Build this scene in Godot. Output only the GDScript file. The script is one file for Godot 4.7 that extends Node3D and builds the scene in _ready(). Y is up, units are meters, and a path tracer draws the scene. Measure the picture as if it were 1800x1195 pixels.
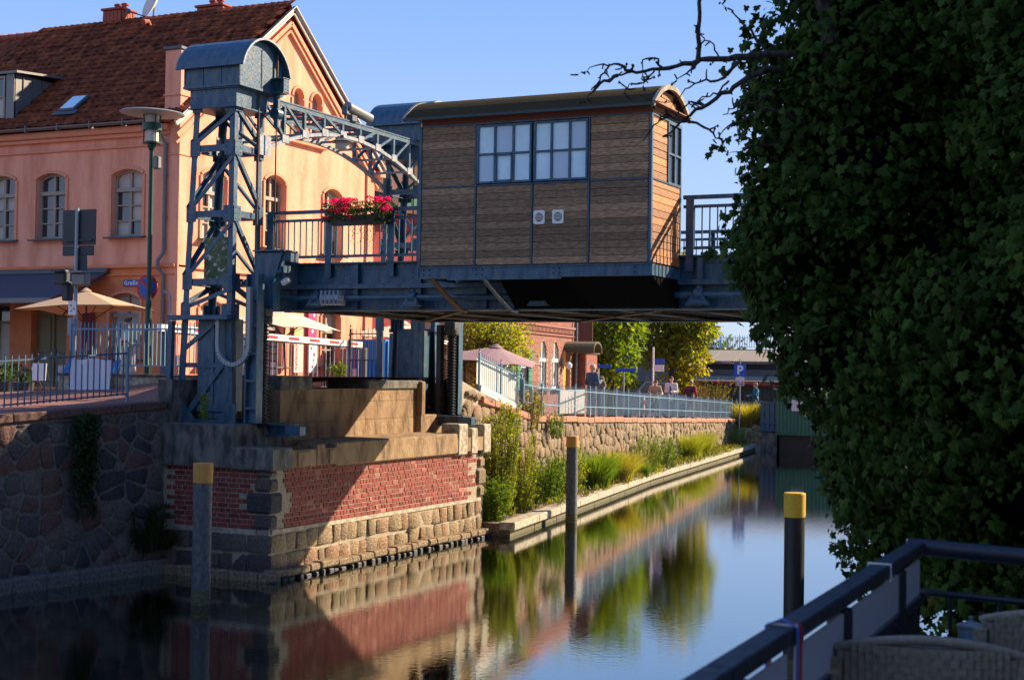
extends Node3D

var M := {}
var counts := {}
var bumps := {}
var rng := RandomNumberGenerator.new()
const SKIN := 0.0


class B:
	var v := PackedVector3Array()
	var n := PackedVector3Array()
	var c := PackedColorArray()
	var col := Color.WHITE

	func tri(a: Vector3, b: Vector3, d: Vector3, h: Vector3) -> void:
		var k := (d - a).cross(b - a)
		if k.length_squared() < 1e-16:
			return
		k = k.normalized()
		if k.dot(h) < 0.0:
			v.append_array([a, d, b])
			k = -k
		else:
			v.append_array([a, b, d])
		n.append_array([k, k, k])
		c.append_array([col, col, col])

	func tris(a: Vector3, b: Vector3, d: Vector3, na: Vector3, nb: Vector3, nd: Vector3) -> void:
		var k := (d - a).cross(b - a)
		if k.length_squared() < 1e-16:
			return
		if k.dot(na + nb + nd) < 0.0:
			v.append_array([a, d, b])
			n.append_array([na, nd, nb])
		else:
			v.append_array([a, b, d])
			n.append_array([na, nb, nd])
		c.append_array([col, col, col])

	func quad(a: Vector3, b: Vector3, d: Vector3, e: Vector3, h: Vector3) -> void:
		tri(a, b, d, h)
		tri(a, d, e, h)

	func box(o: Vector3, s: Vector3, bs := Basis()) -> void:
		var x := bs.x * s.x * 0.5
		var y := bs.y * s.y * 0.5
		var z := bs.z * s.z * 0.5
		quad(o + x - y - z, o + x + y - z, o + x + y + z, o + x - y + z, x)
		quad(o - x - y - z, o - x + y - z, o - x + y + z, o - x - y + z, -x)
		quad(o + y - x - z, o + y + x - z, o + y + x + z, o + y - x + z, y)
		quad(o - y - x - z, o - y + x - z, o - y + x + z, o - y - x + z, -y)
		quad(o + z - x - y, o + z + x - y, o + z + x + y, o + z - x + y, z)
		quad(o - z - x - y, o - z + x - y, o - z + x + y, o - z - x + y, -z)

	# box from its two extreme corners
	func ext(a: Vector3, b: Vector3) -> void:
		box((a + b) * 0.5, (b - a).abs())

	# chamfered box, 44 triangles
	func cbox(o: Vector3, s: Vector3, ch: float, bs := Basis()) -> void:
		var hs := s * 0.5
		var ax := [bs.x, bs.y, bs.z]
		var p := func(i: int, sx: float, sy: float, sz: float) -> Vector3:
			var q := Vector3(hs.x * sx, hs.y * sy, hs.z * sz)
			for k in 3:
				if k != i:
					q[k] -= ch * signf(q[k])
			return o + bs * q
		for i in 3:
			var j := (i + 1) % 3
			var k := (i + 2) % 3
			for sg in [-1.0, 1.0]:
				var q := []
				for w in [[-1.0, -1.0], [1.0, -1.0], [1.0, 1.0], [-1.0, 1.0]]:
					var t := [0.0, 0.0, 0.0]
					t[i] = sg
					t[j] = w[0]
					t[k] = w[1]
					q.append(p.call(i, t[0], t[1], t[2]))
				quad(q[0], q[1], q[2], q[3], ax[i] * sg)
			for s1 in [-1.0, 1.0]:
				for s2 in [-1.0, 1.0]:
					var e := []
					for w in [[j, -1.0], [j, 1.0], [k, 1.0], [k, -1.0]]:
						var t := [0.0, 0.0, 0.0]
						t[i] = w[1]
						t[j] = s1
						t[k] = s2
						e.append(p.call(w[0], t[0], t[1], t[2]))
					quad(e[0], e[1], e[2], e[3], ax[j] * s1 + ax[k] * s2)
		for sx in [-1.0, 1.0]:
			for sy in [-1.0, 1.0]:
				for sz in [-1.0, 1.0]:
					tri(p.call(0, sx, sy, sz), p.call(1, sx, sy, sz), p.call(2, sx, sy, sz), bs.x * sx + bs.y * sy + bs.z * sz)

	func bar(a: Vector3, b: Vector3, w: float, h: float, up := Vector3.UP) -> void:
		var d := b - a
		var z := d.normalized()
		var u := up
		if absf(z.dot(u)) > 0.99:
			u = Vector3.RIGHT if absf(z.x) < 0.9 else Vector3.FORWARD
		var x := u.cross(z).normalized()
		var y := z.cross(x)
		box((a + b) * 0.5, Vector3(w, h, d.length()), Basis(x, y, z))

	# an angle section: two thin flanges along a-b
	func angle(a: Vector3, b: Vector3, w: float, t: float, dx: Vector3, dy: Vector3) -> void:
		var z := (b - a).normalized()
		var x := (dx - z * dx.dot(z)).normalized()
		var y := (dy - z * dy.dot(z)).normalized()
		var m := (a + b) * 0.5
		var l := a.distance_to(b)
		box(m + x * w * 0.5 + y * t * 0.5, Vector3(w, t, l), Basis(x, y, z))
		box(m + y * (w * 0.5 + t * 0.5) + x * t * 0.5, Vector3(t, w - t, l), Basis(x, y, z))

	func tube(p: PackedVector3Array, r: PackedFloat32Array, seg := 8, capped := true) -> void:
		var prev := []
		var pn := []
		var ref := Vector3.UP
		for i in p.size():
			var d := (p[mini(i + 1, p.size() - 1)] - p[maxi(i - 1, 0)]).normalized()
			if absf(d.dot(ref)) > 0.95:
				ref = Vector3.RIGHT if absf(d.x) < 0.8 else Vector3.BACK
			var x := ref.cross(d).normalized()
			var y := d.cross(x)
			ref = y
			var ring := []
			var rn := []
			var rr: float = r[mini(i, r.size() - 1)]
			for k in seg:
				var a := TAU * k / seg
				var q := x * cos(a) + y * sin(a)
				rn.append(q)
				ring.append(p[i] + q * rr)
			if i > 0:
				for k in seg:
					var m := (k + 1) % seg
					tris(prev[k], prev[m], ring[m], pn[k], pn[m], rn[m])
					tris(prev[k], ring[m], ring[k], pn[k], rn[m], rn[k])
			if capped and (i == 0 or i == p.size() - 1):
				for k in range(1, seg - 1):
					tri(ring[0], ring[k], ring[k + 1], -d if i == 0 else d)
			prev = ring
			pn = rn

	func rod(a: Vector3, b: Vector3, r: float, seg := 6) -> void:
		tube(PackedVector3Array([a, b]), PackedFloat32Array([r, r]), seg)

	# profile of (radius, height) turned about the y axis of t
	func lathe(pf: Array, seg: int, t := Transform3D(), sharp := false) -> void:
		for i in pf.size() - 1:
			var p: Vector2 = pf[i]
			var q: Vector2 = pf[i + 1]
			var sl := Vector2(q.y - p.y, p.x - q.x).normalized()
			for k in seg:
				var a := TAU * k / seg
				var b := TAU * (k + 1) / seg
				var da := Vector3(cos(a), 0, sin(a))
				var db := Vector3(cos(b), 0, sin(b))
				var na := t.basis * (da * sl.x + Vector3.UP * sl.y)
				var nb := t.basis * (db * sl.x + Vector3.UP * sl.y)
				var A := t * (da * p.x + Vector3.UP * p.y)
				var A2 := t * (db * p.x + Vector3.UP * p.y)
				var C := t * (da * q.x + Vector3.UP * q.y)
				var C2 := t * (db * q.x + Vector3.UP * q.y)
				tris(A, A2, C2, na, nb, nb)
				tris(A, C2, C, na, nb, na)

	# polygon in the xy plane of t, extruded from z0 to z1
	func prism(poly: PackedVector2Array, t: Transform3D, z0: float, z1: float) -> void:
		var ix := Geometry2D.triangulate_polygon(poly)
		for i in range(0, ix.size(), 3):
			for zz in [z0, z1]:
				var q := []
				for k in 3:
					var w := poly[ix[i + k]]
					q.append(t * Vector3(w.x, w.y, zz))
				tri(q[0], q[1], q[2], t.basis.z * (1.0 if zz == maxf(z0, z1) else -1.0))
		var cw := 1.0 if Geometry2D.is_polygon_clockwise(poly) else -1.0
		for i in poly.size():
			var a := poly[i]
			var b := poly[(i + 1) % poly.size()]
			var o := Vector2(b.y - a.y, a.x - b.x) * -cw
			quad(t * Vector3(a.x, a.y, z0), t * Vector3(b.x, b.y, z0), t * Vector3(b.x, b.y, z1), t * Vector3(a.x, a.y, z1), t.basis.x * o.x + t.basis.y * o.y)

	# a bulging stone on a polygon (xy plane of t, bulging to +z)
	func pillow(poly: PackedVector2Array, t: Transform3D, h: float, tilt := Vector2.ZERO, soft := 1.0) -> void:
		var ct := Vector2.ZERO
		for q in poly:
			ct += q / poly.size()
		var rings := [[1.0, 0.0], [1.0 - 0.015 * soft, 0.6], [1.0 - 0.1 * soft, 0.93]]
		var P := []
		var N := []
		for i in rings.size():
			var a := []
			var b := []
			for q in poly:
				var d: Vector2 = (q - ct)
				var w: Vector2 = ct + d * rings[i][0]
				a.append(t * Vector3(w.x, w.y, h * rings[i][1] + tilt.dot(d) * rings[i][1]))
				var up: float = [0.25, 0.7, 2.2][i]
				b.append((t.basis * Vector3(d.normalized().x, d.normalized().y, up)).normalized())
			P.append(a)
			N.append(b)
		var m := poly.size()
		for i in 2:
			for k in m:
				var e := (k + 1) % m
				tris(P[i][k], P[i][e], P[i + 1][e], N[i][k], N[i][e], N[i + 1][e])
				tris(P[i][k], P[i + 1][e], P[i + 1][k], N[i][k], N[i + 1][e], N[i + 1][k])
		var top := t * Vector3(ct.x, ct.y, h)
		for k in m:
			tris(P[2][k], P[2][(k + 1) % m], top, N[2][k], N[2][(k + 1) % m], t.basis.z)

	func leaf(o: Vector3, d: Vector3, side: Vector3, l: float, w: float, fold := 0.12) -> void:
		var up := side.cross(d).normalized() * l * fold
		var a := o
		var e := o + d * l
		var m := o + d * l * 0.45
		tri(a, m + side * w * 0.5 + up, e, side.cross(d))
		tri(a, e, m - side * w * 0.5 + up, side.cross(d))

	static func new_ring(r: float, t: float, T: Transform3D) -> B:
		var b := B.new()
		var p := PackedVector3Array()
		for i in 29:
			var a := TAU * i / 28
			p.append(T * Vector3(r * cos(a), 0, r * sin(a)))
		b.tube(p, PackedFloat32Array([t]), 5, false)
		return b

	func mesh(off := Vector3.ZERO, colors := false) -> ArrayMesh:
		var a := []
		a.resize(Mesh.ARRAY_MAX)
		if off != Vector3.ZERO:
			for i in v.size():
				v[i] -= off
		a[Mesh.ARRAY_VERTEX] = v
		a[Mesh.ARRAY_NORMAL] = n
		if colors:
			a[Mesh.ARRAY_COLOR] = c
		var m := ArrayMesh.new()
		m.add_surface_from_arrays(Mesh.PRIMITIVE_TRIANGLES, a)
		return m


func num(p: Node, called: String) -> String:
	var k := str(p.get_instance_id()) + called
	counts[k] = counts.get(k, -1) + 1
	return called if counts[k] == 0 else "%s_%03d" % [called, counts[k]]


func world(p: Node) -> Vector3:
	var o := Vector3.ZERO
	while p is Node3D and p != self:
		o += p.position
		p = p.get_parent()
	return o


func tag(o: Node, label := "", cat := "", group := "", kind := "") -> Node:
	for w in [["label", label], ["category", cat], ["group", group], ["kind", kind]]:
		if w[1] != "":
			o.set_meta(w[0], w[1])
	return o


func thing(called: String, label: String, cat: String, at := Vector3.ZERO, group := "") -> Node3D:
	var o := Node3D.new()
	o.name = num(self, called)
	add_child(o, true)
	o.position = at
	tag(o, label, cat, group)
	return o


# commit a builder whose vertices are in world coordinates as a child of p
func put(b: B, called: String, p: Node, m: String, at = null) -> MeshInstance3D:
	var o := MeshInstance3D.new()
	o.name = num(p, called)
	p.add_child(o, true)
	var w := world(p)
	if at != null:
		o.position = at - w
		w = at
	var mat: Material = M[m]
	o.mesh = b.mesh(w, mat is BaseMaterial3D and mat.vertex_color_use_as_albedo)
	o.material_override = mat
	return o


func inst(ms: Mesh, called: String, p: Node, m: String, t: Transform3D) -> MeshInstance3D:
	var o := MeshInstance3D.new()
	o.name = num(p, called)
	p.add_child(o, true)
	t.origin -= world(p)
	o.transform = t
	o.mesh = ms
	o.material_override = M[m]
	return o


func solo(b: B, called: String, m: String, label: String, cat: String, at: Vector3, group := "", kind := "") -> MeshInstance3D:
	return tag(put(b, called, self, m, at), label, cat, group, kind)


func struct(b: B, called: String, m: String) -> MeshInstance3D:
	return tag(put(b, called, self, m), "", "", "", "structure")


func copy(o: Node3D, called: String, at: Vector3, turn: float, label: String) -> Node3D:
	var r: Node3D = o.duplicate()
	r.name = num(self, called)
	add_child(r, true)
	r.position = at
	r.rotation.y = turn
	r.set_meta("label", label)
	return r


func rd(a: float, b: float) -> float:
	return rng.randf_range(a, b)


func rv(s := 1.0) -> Vector3:
	return Vector3(rd(-1, 1), rd(-1, 1), rd(-1, 1)) * s


# ---------------------------------------------------------------- materials
func lin(r: float, g: float, b: float) -> Color:
	return Color(r / 255.0, g / 255.0, b / 255.0).srgb_to_linear()


func c8(r: float, g: float, b: float) -> Color:
	return Color(r / 255.0, g / 255.0, b / 255.0)


func noise(sd: int, freq: float, oct := 5, kind := FastNoiseLite.TYPE_SIMPLEX_SMOOTH) -> FastNoiseLite:
	var f := FastNoiseLite.new()
	f.seed = sd
	f.noise_type = kind
	f.frequency = freq
	f.fractal_octaves = oct
	f.fractal_gain = 0.6
	return f


func ramp_tex(sd: int, freq: float, cols: Array, size := 512) -> NoiseTexture2D:
	var g := Gradient.new()
	var offs := PackedFloat32Array()
	var cc := PackedColorArray()
	for i in cols.size():
		offs.append(0.22 + 0.56 * i / (cols.size() - 1.0))
		cc.append(cols[i])
	g.offsets = offs
	g.colors = cc
	var t := NoiseTexture2D.new()
	t.width = size
	t.height = size
	t.seamless = true
	t.normalize = true
	t.noise = noise(sd, freq)
	t.color_ramp = g
	return t


func bump_tex(sd: int, freq: float, strength: float, size := 512, kind := FastNoiseLite.TYPE_SIMPLEX_SMOOTH) -> NoiseTexture2D:
	var t := NoiseTexture2D.new()
	t.width = size
	t.height = size
	t.seamless = true
	t.as_normal_map = true
	t.bump_strength = strength
	t.noise = noise(sd, freq, 5, kind)
	return t


func flat(key: String, c: Color, rough := 0.6, metal := 0.0) -> StandardMaterial3D:
	var m := StandardMaterial3D.new()
	m.albedo_color = c
	m.roughness = rough
	m.metallic = metal
	M[key] = m
	return m


# noisy material mapped in world space; sc = texture repeats per metre
func noisy(key: String, sd: int, freq: float, cols: Array, sc: Vector3, rough: float, bump := 0.0, bfreq := 0.03) -> StandardMaterial3D:
	var m := flat(key, Color.WHITE, rough)
	m.albedo_texture = ramp_tex(sd, freq, cols)
	m.uv1_triplanar = true
	m.uv1_world_triplanar = true
	m.uv1_scale = sc
	if bump > 0.0:
		m.normal_enabled = true
		if not bumps.has(bfreq):
			bumps[bfreq] = bump_tex(7, bfreq, 6.0)
		m.normal_texture = bumps[bfreq]
		m.normal_scale = bump
	return m


func tint(key: String, from: String, c: Color) -> void:
	var m: StandardMaterial3D = M[from].duplicate()
	m.albedo_color = c
	M[key] = m


func leafy(key: String, back: Color, rough := 0.5) -> void:
	var m := flat(key, Color.WHITE, rough)
	m.vertex_color_use_as_albedo = true
	m.backlight_enabled = true
	m.backlight = back
	m.cull_mode = BaseMaterial3D.CULL_DISABLED


func make_materials() -> void:
	var u := Vector3(0.5, 0.5, 0.5)
	noisy("plaster", 1, 0.006, [c8(214, 139, 108), c8(228, 153, 121), c8(232, 158, 126), c8(239, 165, 133)], Vector3(0.3, 0.07, 0.3), 0.9, 0.12, 0.08)
	noisy("plaster_low", 2, 0.006, [c8(206, 122, 74), c8(216, 132, 84), c8(222, 140, 92)], Vector3(0.15, 0.15, 0.15), 0.9, 0.12, 0.08)
	noisy("plaster_trim", 3, 0.01, [c8(216, 144, 110), c8(224, 152, 118)], Vector3(0.3, 0.3, 0.3), 0.9)
	noisy("plaster_red", 4, 0.008, [c8(150, 52, 50), c8(164, 62, 58)], Vector3(0.2, 0.2, 0.2), 0.9, 0.1)
	noisy("roof_tile", 5, 0.012, [c8(66, 36, 24), c8(104, 52, 32), c8(128, 66, 40), c8(150, 82, 50)], Vector3(0.35, 0.35, 0.35), 0.9, 0.2).metallic_specular = 0.2
	flat("clay", c8(150, 72, 52), 0.8)
	noisy("steel", 6, 0.012, [c8(26, 58, 80), c8(36, 74, 98), c8(42, 80, 103), c8(54, 86, 104), c8(84, 88, 88)], Vector3(0.9, 0.3, 0.9), 0.42, 0.12, 0.05)
	noisy("steel_pale", 7, 0.014, [c8(112, 120, 128), c8(134, 140, 146), c8(150, 152, 154)], Vector3(0.7, 0.5, 0.7), 0.5, 0.12, 0.05)
	noisy("steel_dark", 8, 0.02, [c8(30, 32, 36), c8(46, 46, 48), c8(62, 54, 48)], Vector3(0.6, 0.6, 0.6), 0.6, 0.2)
	noisy("rust", 9, 0.03, [c8(70, 46, 34), c8(104, 66, 46), c8(84, 60, 50)], Vector3(1, 1, 1), 0.8, 0.3)
	noisy("concrete", 10, 0.01, [c8(58, 56, 54), c8(80, 77, 72), c8(98, 94, 86), c8(116, 110, 100)], Vector3(0.5, 0.22, 0.5), 0.92, 0.35, 0.06)
	noisy("concrete_brown", 11, 0.01, [c8(92, 72, 52), c8(124, 98, 70), c8(138, 112, 82), c8(148, 122, 92)], Vector3(0.4, 0.14, 0.4), 0.92, 0.35, 0.06)
	noisy("concrete_pale", 12, 0.02, [c8(126, 114, 98), c8(160, 148, 128), c8(178, 166, 146)], Vector3(0.5, 0.5, 0.5), 0.92, 0.3, 0.06)
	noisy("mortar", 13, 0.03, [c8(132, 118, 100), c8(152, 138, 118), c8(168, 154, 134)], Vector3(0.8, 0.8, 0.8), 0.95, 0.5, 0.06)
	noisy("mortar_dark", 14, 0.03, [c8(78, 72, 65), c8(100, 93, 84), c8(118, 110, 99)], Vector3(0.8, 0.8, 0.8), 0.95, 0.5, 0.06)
	var stones := [[[60, 55, 54], [88, 80, 76]], [[78, 52, 46], [106, 76, 66]], [[44, 43, 43], [68, 66, 66]], [[78, 70, 62], [110, 100, 88]], [[66, 60, 54], [96, 86, 76]]]
	for i in 5:
		var a: Array = stones[i][0]
		var b: Array = stones[i][1]
		noisy("stone%d" % i, 20 + i, 0.025, [c8(a[0], a[1], a[2]), c8((a[0] + b[0]) / 2, (a[1] + b[1]) / 2, (a[2] + b[2]) / 2), c8(b[0], b[1], b[2])], Vector3(0.8, 0.8, 0.8), 0.88, 1.3, 0.04)
		noisy("granite%d" % i, 30 + i, 0.03, [c8(a[0] * 0.5 + 62, a[1] * 0.5 + 50, a[2] * 0.5 + 34), c8(b[0] * 0.5 + 104, b[1] * 0.5 + 86, b[2] * 0.5 + 60)], Vector3(0.8, 0.8, 0.8), 0.9, 1.5, 0.04)
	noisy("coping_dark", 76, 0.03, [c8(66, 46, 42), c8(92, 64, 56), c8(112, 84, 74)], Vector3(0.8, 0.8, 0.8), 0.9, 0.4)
	noisy("brick0", 40, 0.03, [c8(112, 44, 38), c8(140, 62, 52)], Vector3(1.2, 1.2, 1.2), 0.85, 0.4, 0.06)
	tint("brick1", "brick0", Color(0.86, 0.8, 0.8))
	tint("brick2", "brick0", Color(1.12, 1.1, 1.06))
	noisy("brick3", 41, 0.04, [c8(140, 60, 52), c8(164, 92, 80), c8(200, 160, 148)], Vector3(2, 2, 2), 0.9, 0.4, 0.06)
	noisy("brickmix", 40, 0.03, [c8(178, 150, 144), c8(228, 206, 200)], Vector3(1.2, 1.2, 1.2), 0.85, 0.4, 0.06)
	M["brickmix"].vertex_color_use_as_albedo = true
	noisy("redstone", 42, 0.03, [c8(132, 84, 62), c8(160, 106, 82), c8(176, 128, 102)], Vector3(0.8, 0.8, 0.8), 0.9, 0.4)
	for i in 4:
		var k: float = [1.0, 0.82, 1.12, 0.92][i]
		noisy("wood%d" % i, 50 + i, 0.02, [c8(106 * k, 82 * k, 60 * k), c8(134 * k, 105 * k, 78 * k), c8(142 * k, 113 * k, 85 * k), c8(158 * k, 129 * k, 100 * k)], Vector3(0.5, 2.6, 0.5), 0.8, 0.12, 0.03)
		noisy("fresh%d" % i, 54 + i, 0.02, [c8(128 * k, 78 * k, 38 * k), c8(166 * k, 106 * k, 54 * k), c8(182 * k, 122 * k, 66 * k)], Vector3(0.35, 3.2, 0.35), 0.7, 0.3, 0.03)
	noisy("felt", 60, 0.04, [c8(30, 26, 20), c8(62, 53, 38), c8(100, 86, 60), c8(70, 62, 44)], Vector3(3, 3, 3), 1.0, 1.8, 0.1).metallic_specular = 0.15
	flat("redwood", c8(112, 56, 32), 0.7)
	flat("oxide", c8(48, 66, 68), 0.7)
	var gl := flat("glass", c8(46, 52, 56), 0.06)
	gl.metallic_specular = 0.9
	noisy("film", 61, 0.01, [c8(194, 222, 230), c8(208, 232, 238)], Vector3(0.5, 0.5, 0.5), 0.12)
	flat("film_dull", c8(180, 200, 214), 0.2)
	flat("curtain", c8(176, 168, 154), 0.5)
	flat("frame", c8(150, 138, 122), 0.6)
	flat("frame_olive", c8(122, 112, 80), 0.6)
	flat("zinc", c8(112, 110, 108), 0.45, 0.3)
	flat("zinc_dark", c8(74, 78, 84), 0.5)
	flat("white", c8(222, 220, 214), 0.6)
	flat("offwhite", c8(206, 200, 188), 0.8)
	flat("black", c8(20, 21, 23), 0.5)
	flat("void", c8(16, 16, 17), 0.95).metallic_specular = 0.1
	flat("charcoal", c8(46, 52, 54), 0.6)
	flat("awning", c8(66, 70, 84), 0.85)
	flat("green_pole", c8(22, 62, 46), 0.4)
	flat("red", c8(186, 32, 36), 0.5)
	flat("sign_blue", c8(24, 78, 168), 0.45)
	flat("sky_blue", c8(40, 118, 190), 0.5)
	flat("fence_blue", c8(104, 138, 158), 0.5)
	flat("fence_dark", c8(52, 86, 110), 0.5)
	flat("galv", c8(150, 156, 158), 0.45, 0.2)
	flat("tan", c8(180, 152, 122), 0.9)
	flat("beige", c8(222, 200, 170), 0.9)
	flat("mauve", c8(150, 122, 124), 0.9)
	for k in ["tan", "beige", "mauve"]:
		M[k].backlight_enabled = true
		M[k].backlight = Color(0.28, 0.2, 0.12)
	flat("maroon", c8(128, 38, 56), 0.8)
	flat("pink", c8(206, 40, 110), 0.7)
	flat("sand", c8(226, 196, 130), 0.8)
	flat("ochre", c8(214, 138, 26), 0.6)
	noisy("moss_green", 62, 0.02, [c8(84, 100, 66), c8(100, 114, 78), c8(108, 120, 84), c8(112, 124, 88), c8(226, 222, 206)], Vector3(0.5, 0.5, 0.5), 0.9)
	noisy("post_gray", 63, 0.03, [c8(58, 60, 64), c8(76, 78, 80), c8(98, 98, 96)], Vector3(0.8, 0.4, 0.8), 0.7, 0.2)
	noisy("post_yellow", 64, 0.02, [c8(176, 122, 46), c8(198, 142, 56), c8(150, 112, 66)], Vector3(1.2, 1.2, 1.2), 0.7, 0.2)
	flat("post_black", c8(22, 24, 26), 0.5)
	noisy("post_lemon", 65, 0.02, [c8(180, 142, 22), c8(204, 162, 30), c8(196, 150, 30)], Vector3(1.2, 1.2, 1.2), 0.55)
	noisy("paving", 66, 0.03, [c8(96, 62, 54), c8(128, 84, 72), c8(146, 102, 88)], Vector3(1, 1, 1), 0.9, 0.4)
	noisy("ground", 67, 0.02, [c8(104, 92, 78), c8(136, 120, 100), c8(152, 136, 114)], Vector3(0.3, 0.3, 0.3), 0.95, 0.3)
	noisy("soil", 68, 0.03, [c8(72, 58, 44), c8(110, 92, 70), c8(132, 114, 90)], Vector3(0.6, 0.6, 0.6), 1.0, 0.5)
	noisy("moss", 74, 0.03, [c8(56, 52, 36), c8(84, 80, 52), c8(108, 98, 72)], Vector3(0.6, 1.2, 0.6), 0.9, 0.3)
	noisy("bark", 69, 0.03, [c8(42, 34, 28), c8(74, 62, 52), c8(96, 84, 72)], Vector3(2, 0.7, 2), 0.95, 0.8)
	noisy("darkwood", 70, 0.03, [c8(52, 48, 46), c8(72, 68, 64), c8(88, 82, 76)], Vector3(1, 0.4, 1), 0.9, 0.3)
	noisy("olivewood", 71, 0.03, [c8(58, 60, 42), c8(78, 80, 58), c8(90, 92, 70)], Vector3(1, 0.4, 1), 0.9, 0.3)
	flat("greenboard", c8(42, 112, 88), 0.7)
	flat("boat_green", c8(58, 104, 78), 0.6)
	flat("rooffelt", c8(134, 124, 112), 0.95)
	flat("tanboard", c8(186, 128, 82), 0.8)
	noisy("wicker", 72, 0.05, [c8(132, 120, 102), c8(150, 138, 118), c8(162, 150, 130)], Vector3(2, 2, 2), 0.85)
	flat("rail_black", c8(38, 44, 54), 0.45)
	noisy("rail_wood", 73, 0.03, [c8(34, 38, 46), c8(50, 56, 66), c8(60, 66, 74)], Vector3(1, 1, 1), 0.6, 0.2)
	flat("banner", c8(200, 200, 208), 0.8)
	flat("rope_blue", c8(44, 120, 190), 0.7)
	flat("rope_red", c8(180, 44, 50), 0.7)
	flat("porcelain", c8(96, 136, 150), 0.3)
	noisy("jar", 75, 0.06, [c8(40, 84, 104), c8(120, 160, 170), c8(226, 232, 230)], Vector3(9, 9, 9), 0.3)
	flat("teal", c8(30, 104, 132), 0.85)
	flat("navy", c8(64, 84, 108), 0.85)
	flat("denim", c8(84, 92, 112), 0.9)
	flat("grey_cloth", c8(120, 114, 108), 0.9)
	flat("pale_cloth", c8(206, 196, 190), 0.9)
	flat("coat", c8(188, 172, 148), 0.9)
	flat("wine", c8(122, 28, 50), 0.9)
	flat("khaki", c8(172, 142, 114), 0.9)
	flat("skin", c8(206, 150, 122), 0.6)
	flat("hair", c8(84, 60, 42), 0.8)
	flat("hair_grey", c8(150, 128, 104), 0.8)
	flat("shoe", c8(64, 58, 56), 0.7)
	flat("car_grey", c8(120, 128, 136), 0.3, 0.3)
	flat("tire", c8(28, 28, 28), 0.9)
	flat("geranium", c8(228, 34, 104), 0.6)
	M["geranium"].backlight_enabled = true
	M["geranium"].backlight = Color(0.9, 0.12, 0.4)
	flat("planter", c8(84, 74, 66), 0.8)
	leafy("leaf", Color(1.05, 1.1, 0.3))
	leafy("leaf_dry", Color(0.3, 0.24, 0.06))
	leafy("ivy", Color(0.03, 0.06, 0.005), 0.6)
	M["ivy"].metallic_specular = 0.18
	var w := flat("water", c8(150, 160, 158), 0.01, 1.0)
	w.normal_enabled = true
	w.normal_texture = bump_tex(91, 0.019, 5.0, 1024)
	w.normal_scale = 0.036
	w.uv1_triplanar = true
	w.uv1_world_triplanar = true
	w.uv1_scale = Vector3(0.27, 0.27, 0.27)


# ---------------------------------------------------------------- camera, sky, sun
func make_light() -> void:
	var cam := Camera3D.new()
	cam.name = "camera"
	cam.position = Vector3(0, 4.2, 0)
	cam.rotation = Vector3(deg_to_rad(1.15), deg_to_rad(25.5), 0.0145)
	cam.fov = 25.88
	cam.near = 0.2
	cam.far = 3000
	var at := CameraAttributesPhysical.new()
	at.frustum_focal_length = 52.24
	at.frustum_focus_distance = 27.0
	at.exposure_aperture = 6.3
	at.frustum_near = 0.2
	at.frustum_far = 3000
	cam.attributes = at
	cam.fov = 25.88
	add_child(cam)
	var to_sun := Vector3(1.0, 0.92, -1.28)
	var sky := PanoramaSkyMaterial.new()
	sky.panorama = sky_image(to_sun)
	var e := Environment.new()
	e.background_mode = Environment.BG_SKY
	e.sky = Sky.new()
	e.sky.sky_material = sky
	e.tonemap_mode = Environment.TONE_MAPPER_LINEAR
	e.tonemap_exposure = 2.5
	e.sdfgi_enabled = true
	e.ssao_enabled = true
	e.ssil_enabled = true
	var we := WorldEnvironment.new()
	we.name = "world_environment"
	we.environment = e
	add_child(we)
	var sun := DirectionalLight3D.new()
	sun.name = "sun"
	sun.light_energy = 1.6
	sun.light_color = Color(1.0, 0.91, 0.78)
	sun.light_angular_distance = 0.5
	sun.shadow_enabled = true
	add_child(sun)
	sun.look_at_from_position(to_sun * 50.0, Vector3.ZERO)


# clear autumn sky: pale at the horizon, deep blue overhead, brighter towards the sun
func sky_image(to_sun: Vector3) -> ImageTexture:
	var g := Gradient.new()
	g.offsets = PackedFloat32Array([0.0, 0.045, 0.09, 0.13, 0.165, 0.34, 0.67, 1.0])
	g.colors = PackedColorArray([lin(206, 222, 246), lin(184, 210, 250), lin(168, 201, 251), lin(150, 188, 247), lin(134, 177, 241), lin(98, 146, 222), lin(72, 116, 196), lin(64, 104, 182)])
	var w := 512
	var h := 256
	var im := Image.create(w, h, false, Image.FORMAT_RGBF)
	var sd := to_sun.normalized()
	for y in h:
		var el := PI * 0.5 - PI * (y + 0.5) / h
		var c := g.sample(clampf(el / (PI * 0.5), 0, 1))
		for x in w:
			var az := TAU * ((x + 0.5) / w - 0.5)
			var d := Vector3(sin(az) * cos(el), sin(el), -cos(az) * cos(el))
			var a := acos(clampf(d.dot(sd), -1, 1))
			var k := 0.3 * exp(-a * a / 0.5) + 0.6 * exp(-a * a / 0.06)
			var o := c * (1.0 + k)
			o = o.lerp(Color(1.0, 0.97, 0.9), clampf(k * 0.5, 0, 0.8)) if el > 0 else c
			im.set_pixel(x, y, Color(o.r * 0.46, o.g * 0.45, o.b * 0.44))
	return ImageTexture.create_from_image(im)


# ---------------------------------------------------------------- setting
# height of the left bank's paving
func bank(x: float, z: float) -> float:
	if z > -26.0:
		return lerpf(3.05, 3.4, clampf((-z - 18.0) / 6.0, 0, 1))
	if z > -33.5:
		return lerpf(3.4, 3.98, clampf((x + 25.0) / 5.0, 0, 1))
	if z > -40.0:
		return lerpf(3.4, lerpf(3.6, 2.75, (-33.5 - z) / 6.5), clampf((x + 25.0) / 5.0, 0, 1))
	return lerpf(2.75, 1.6, clampf((-40.0 - z) / 38.5, 0, 1))


func quay_x(z: float) -> float:
	return -17.4 + (z + 33.5) * 0.1439


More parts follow.
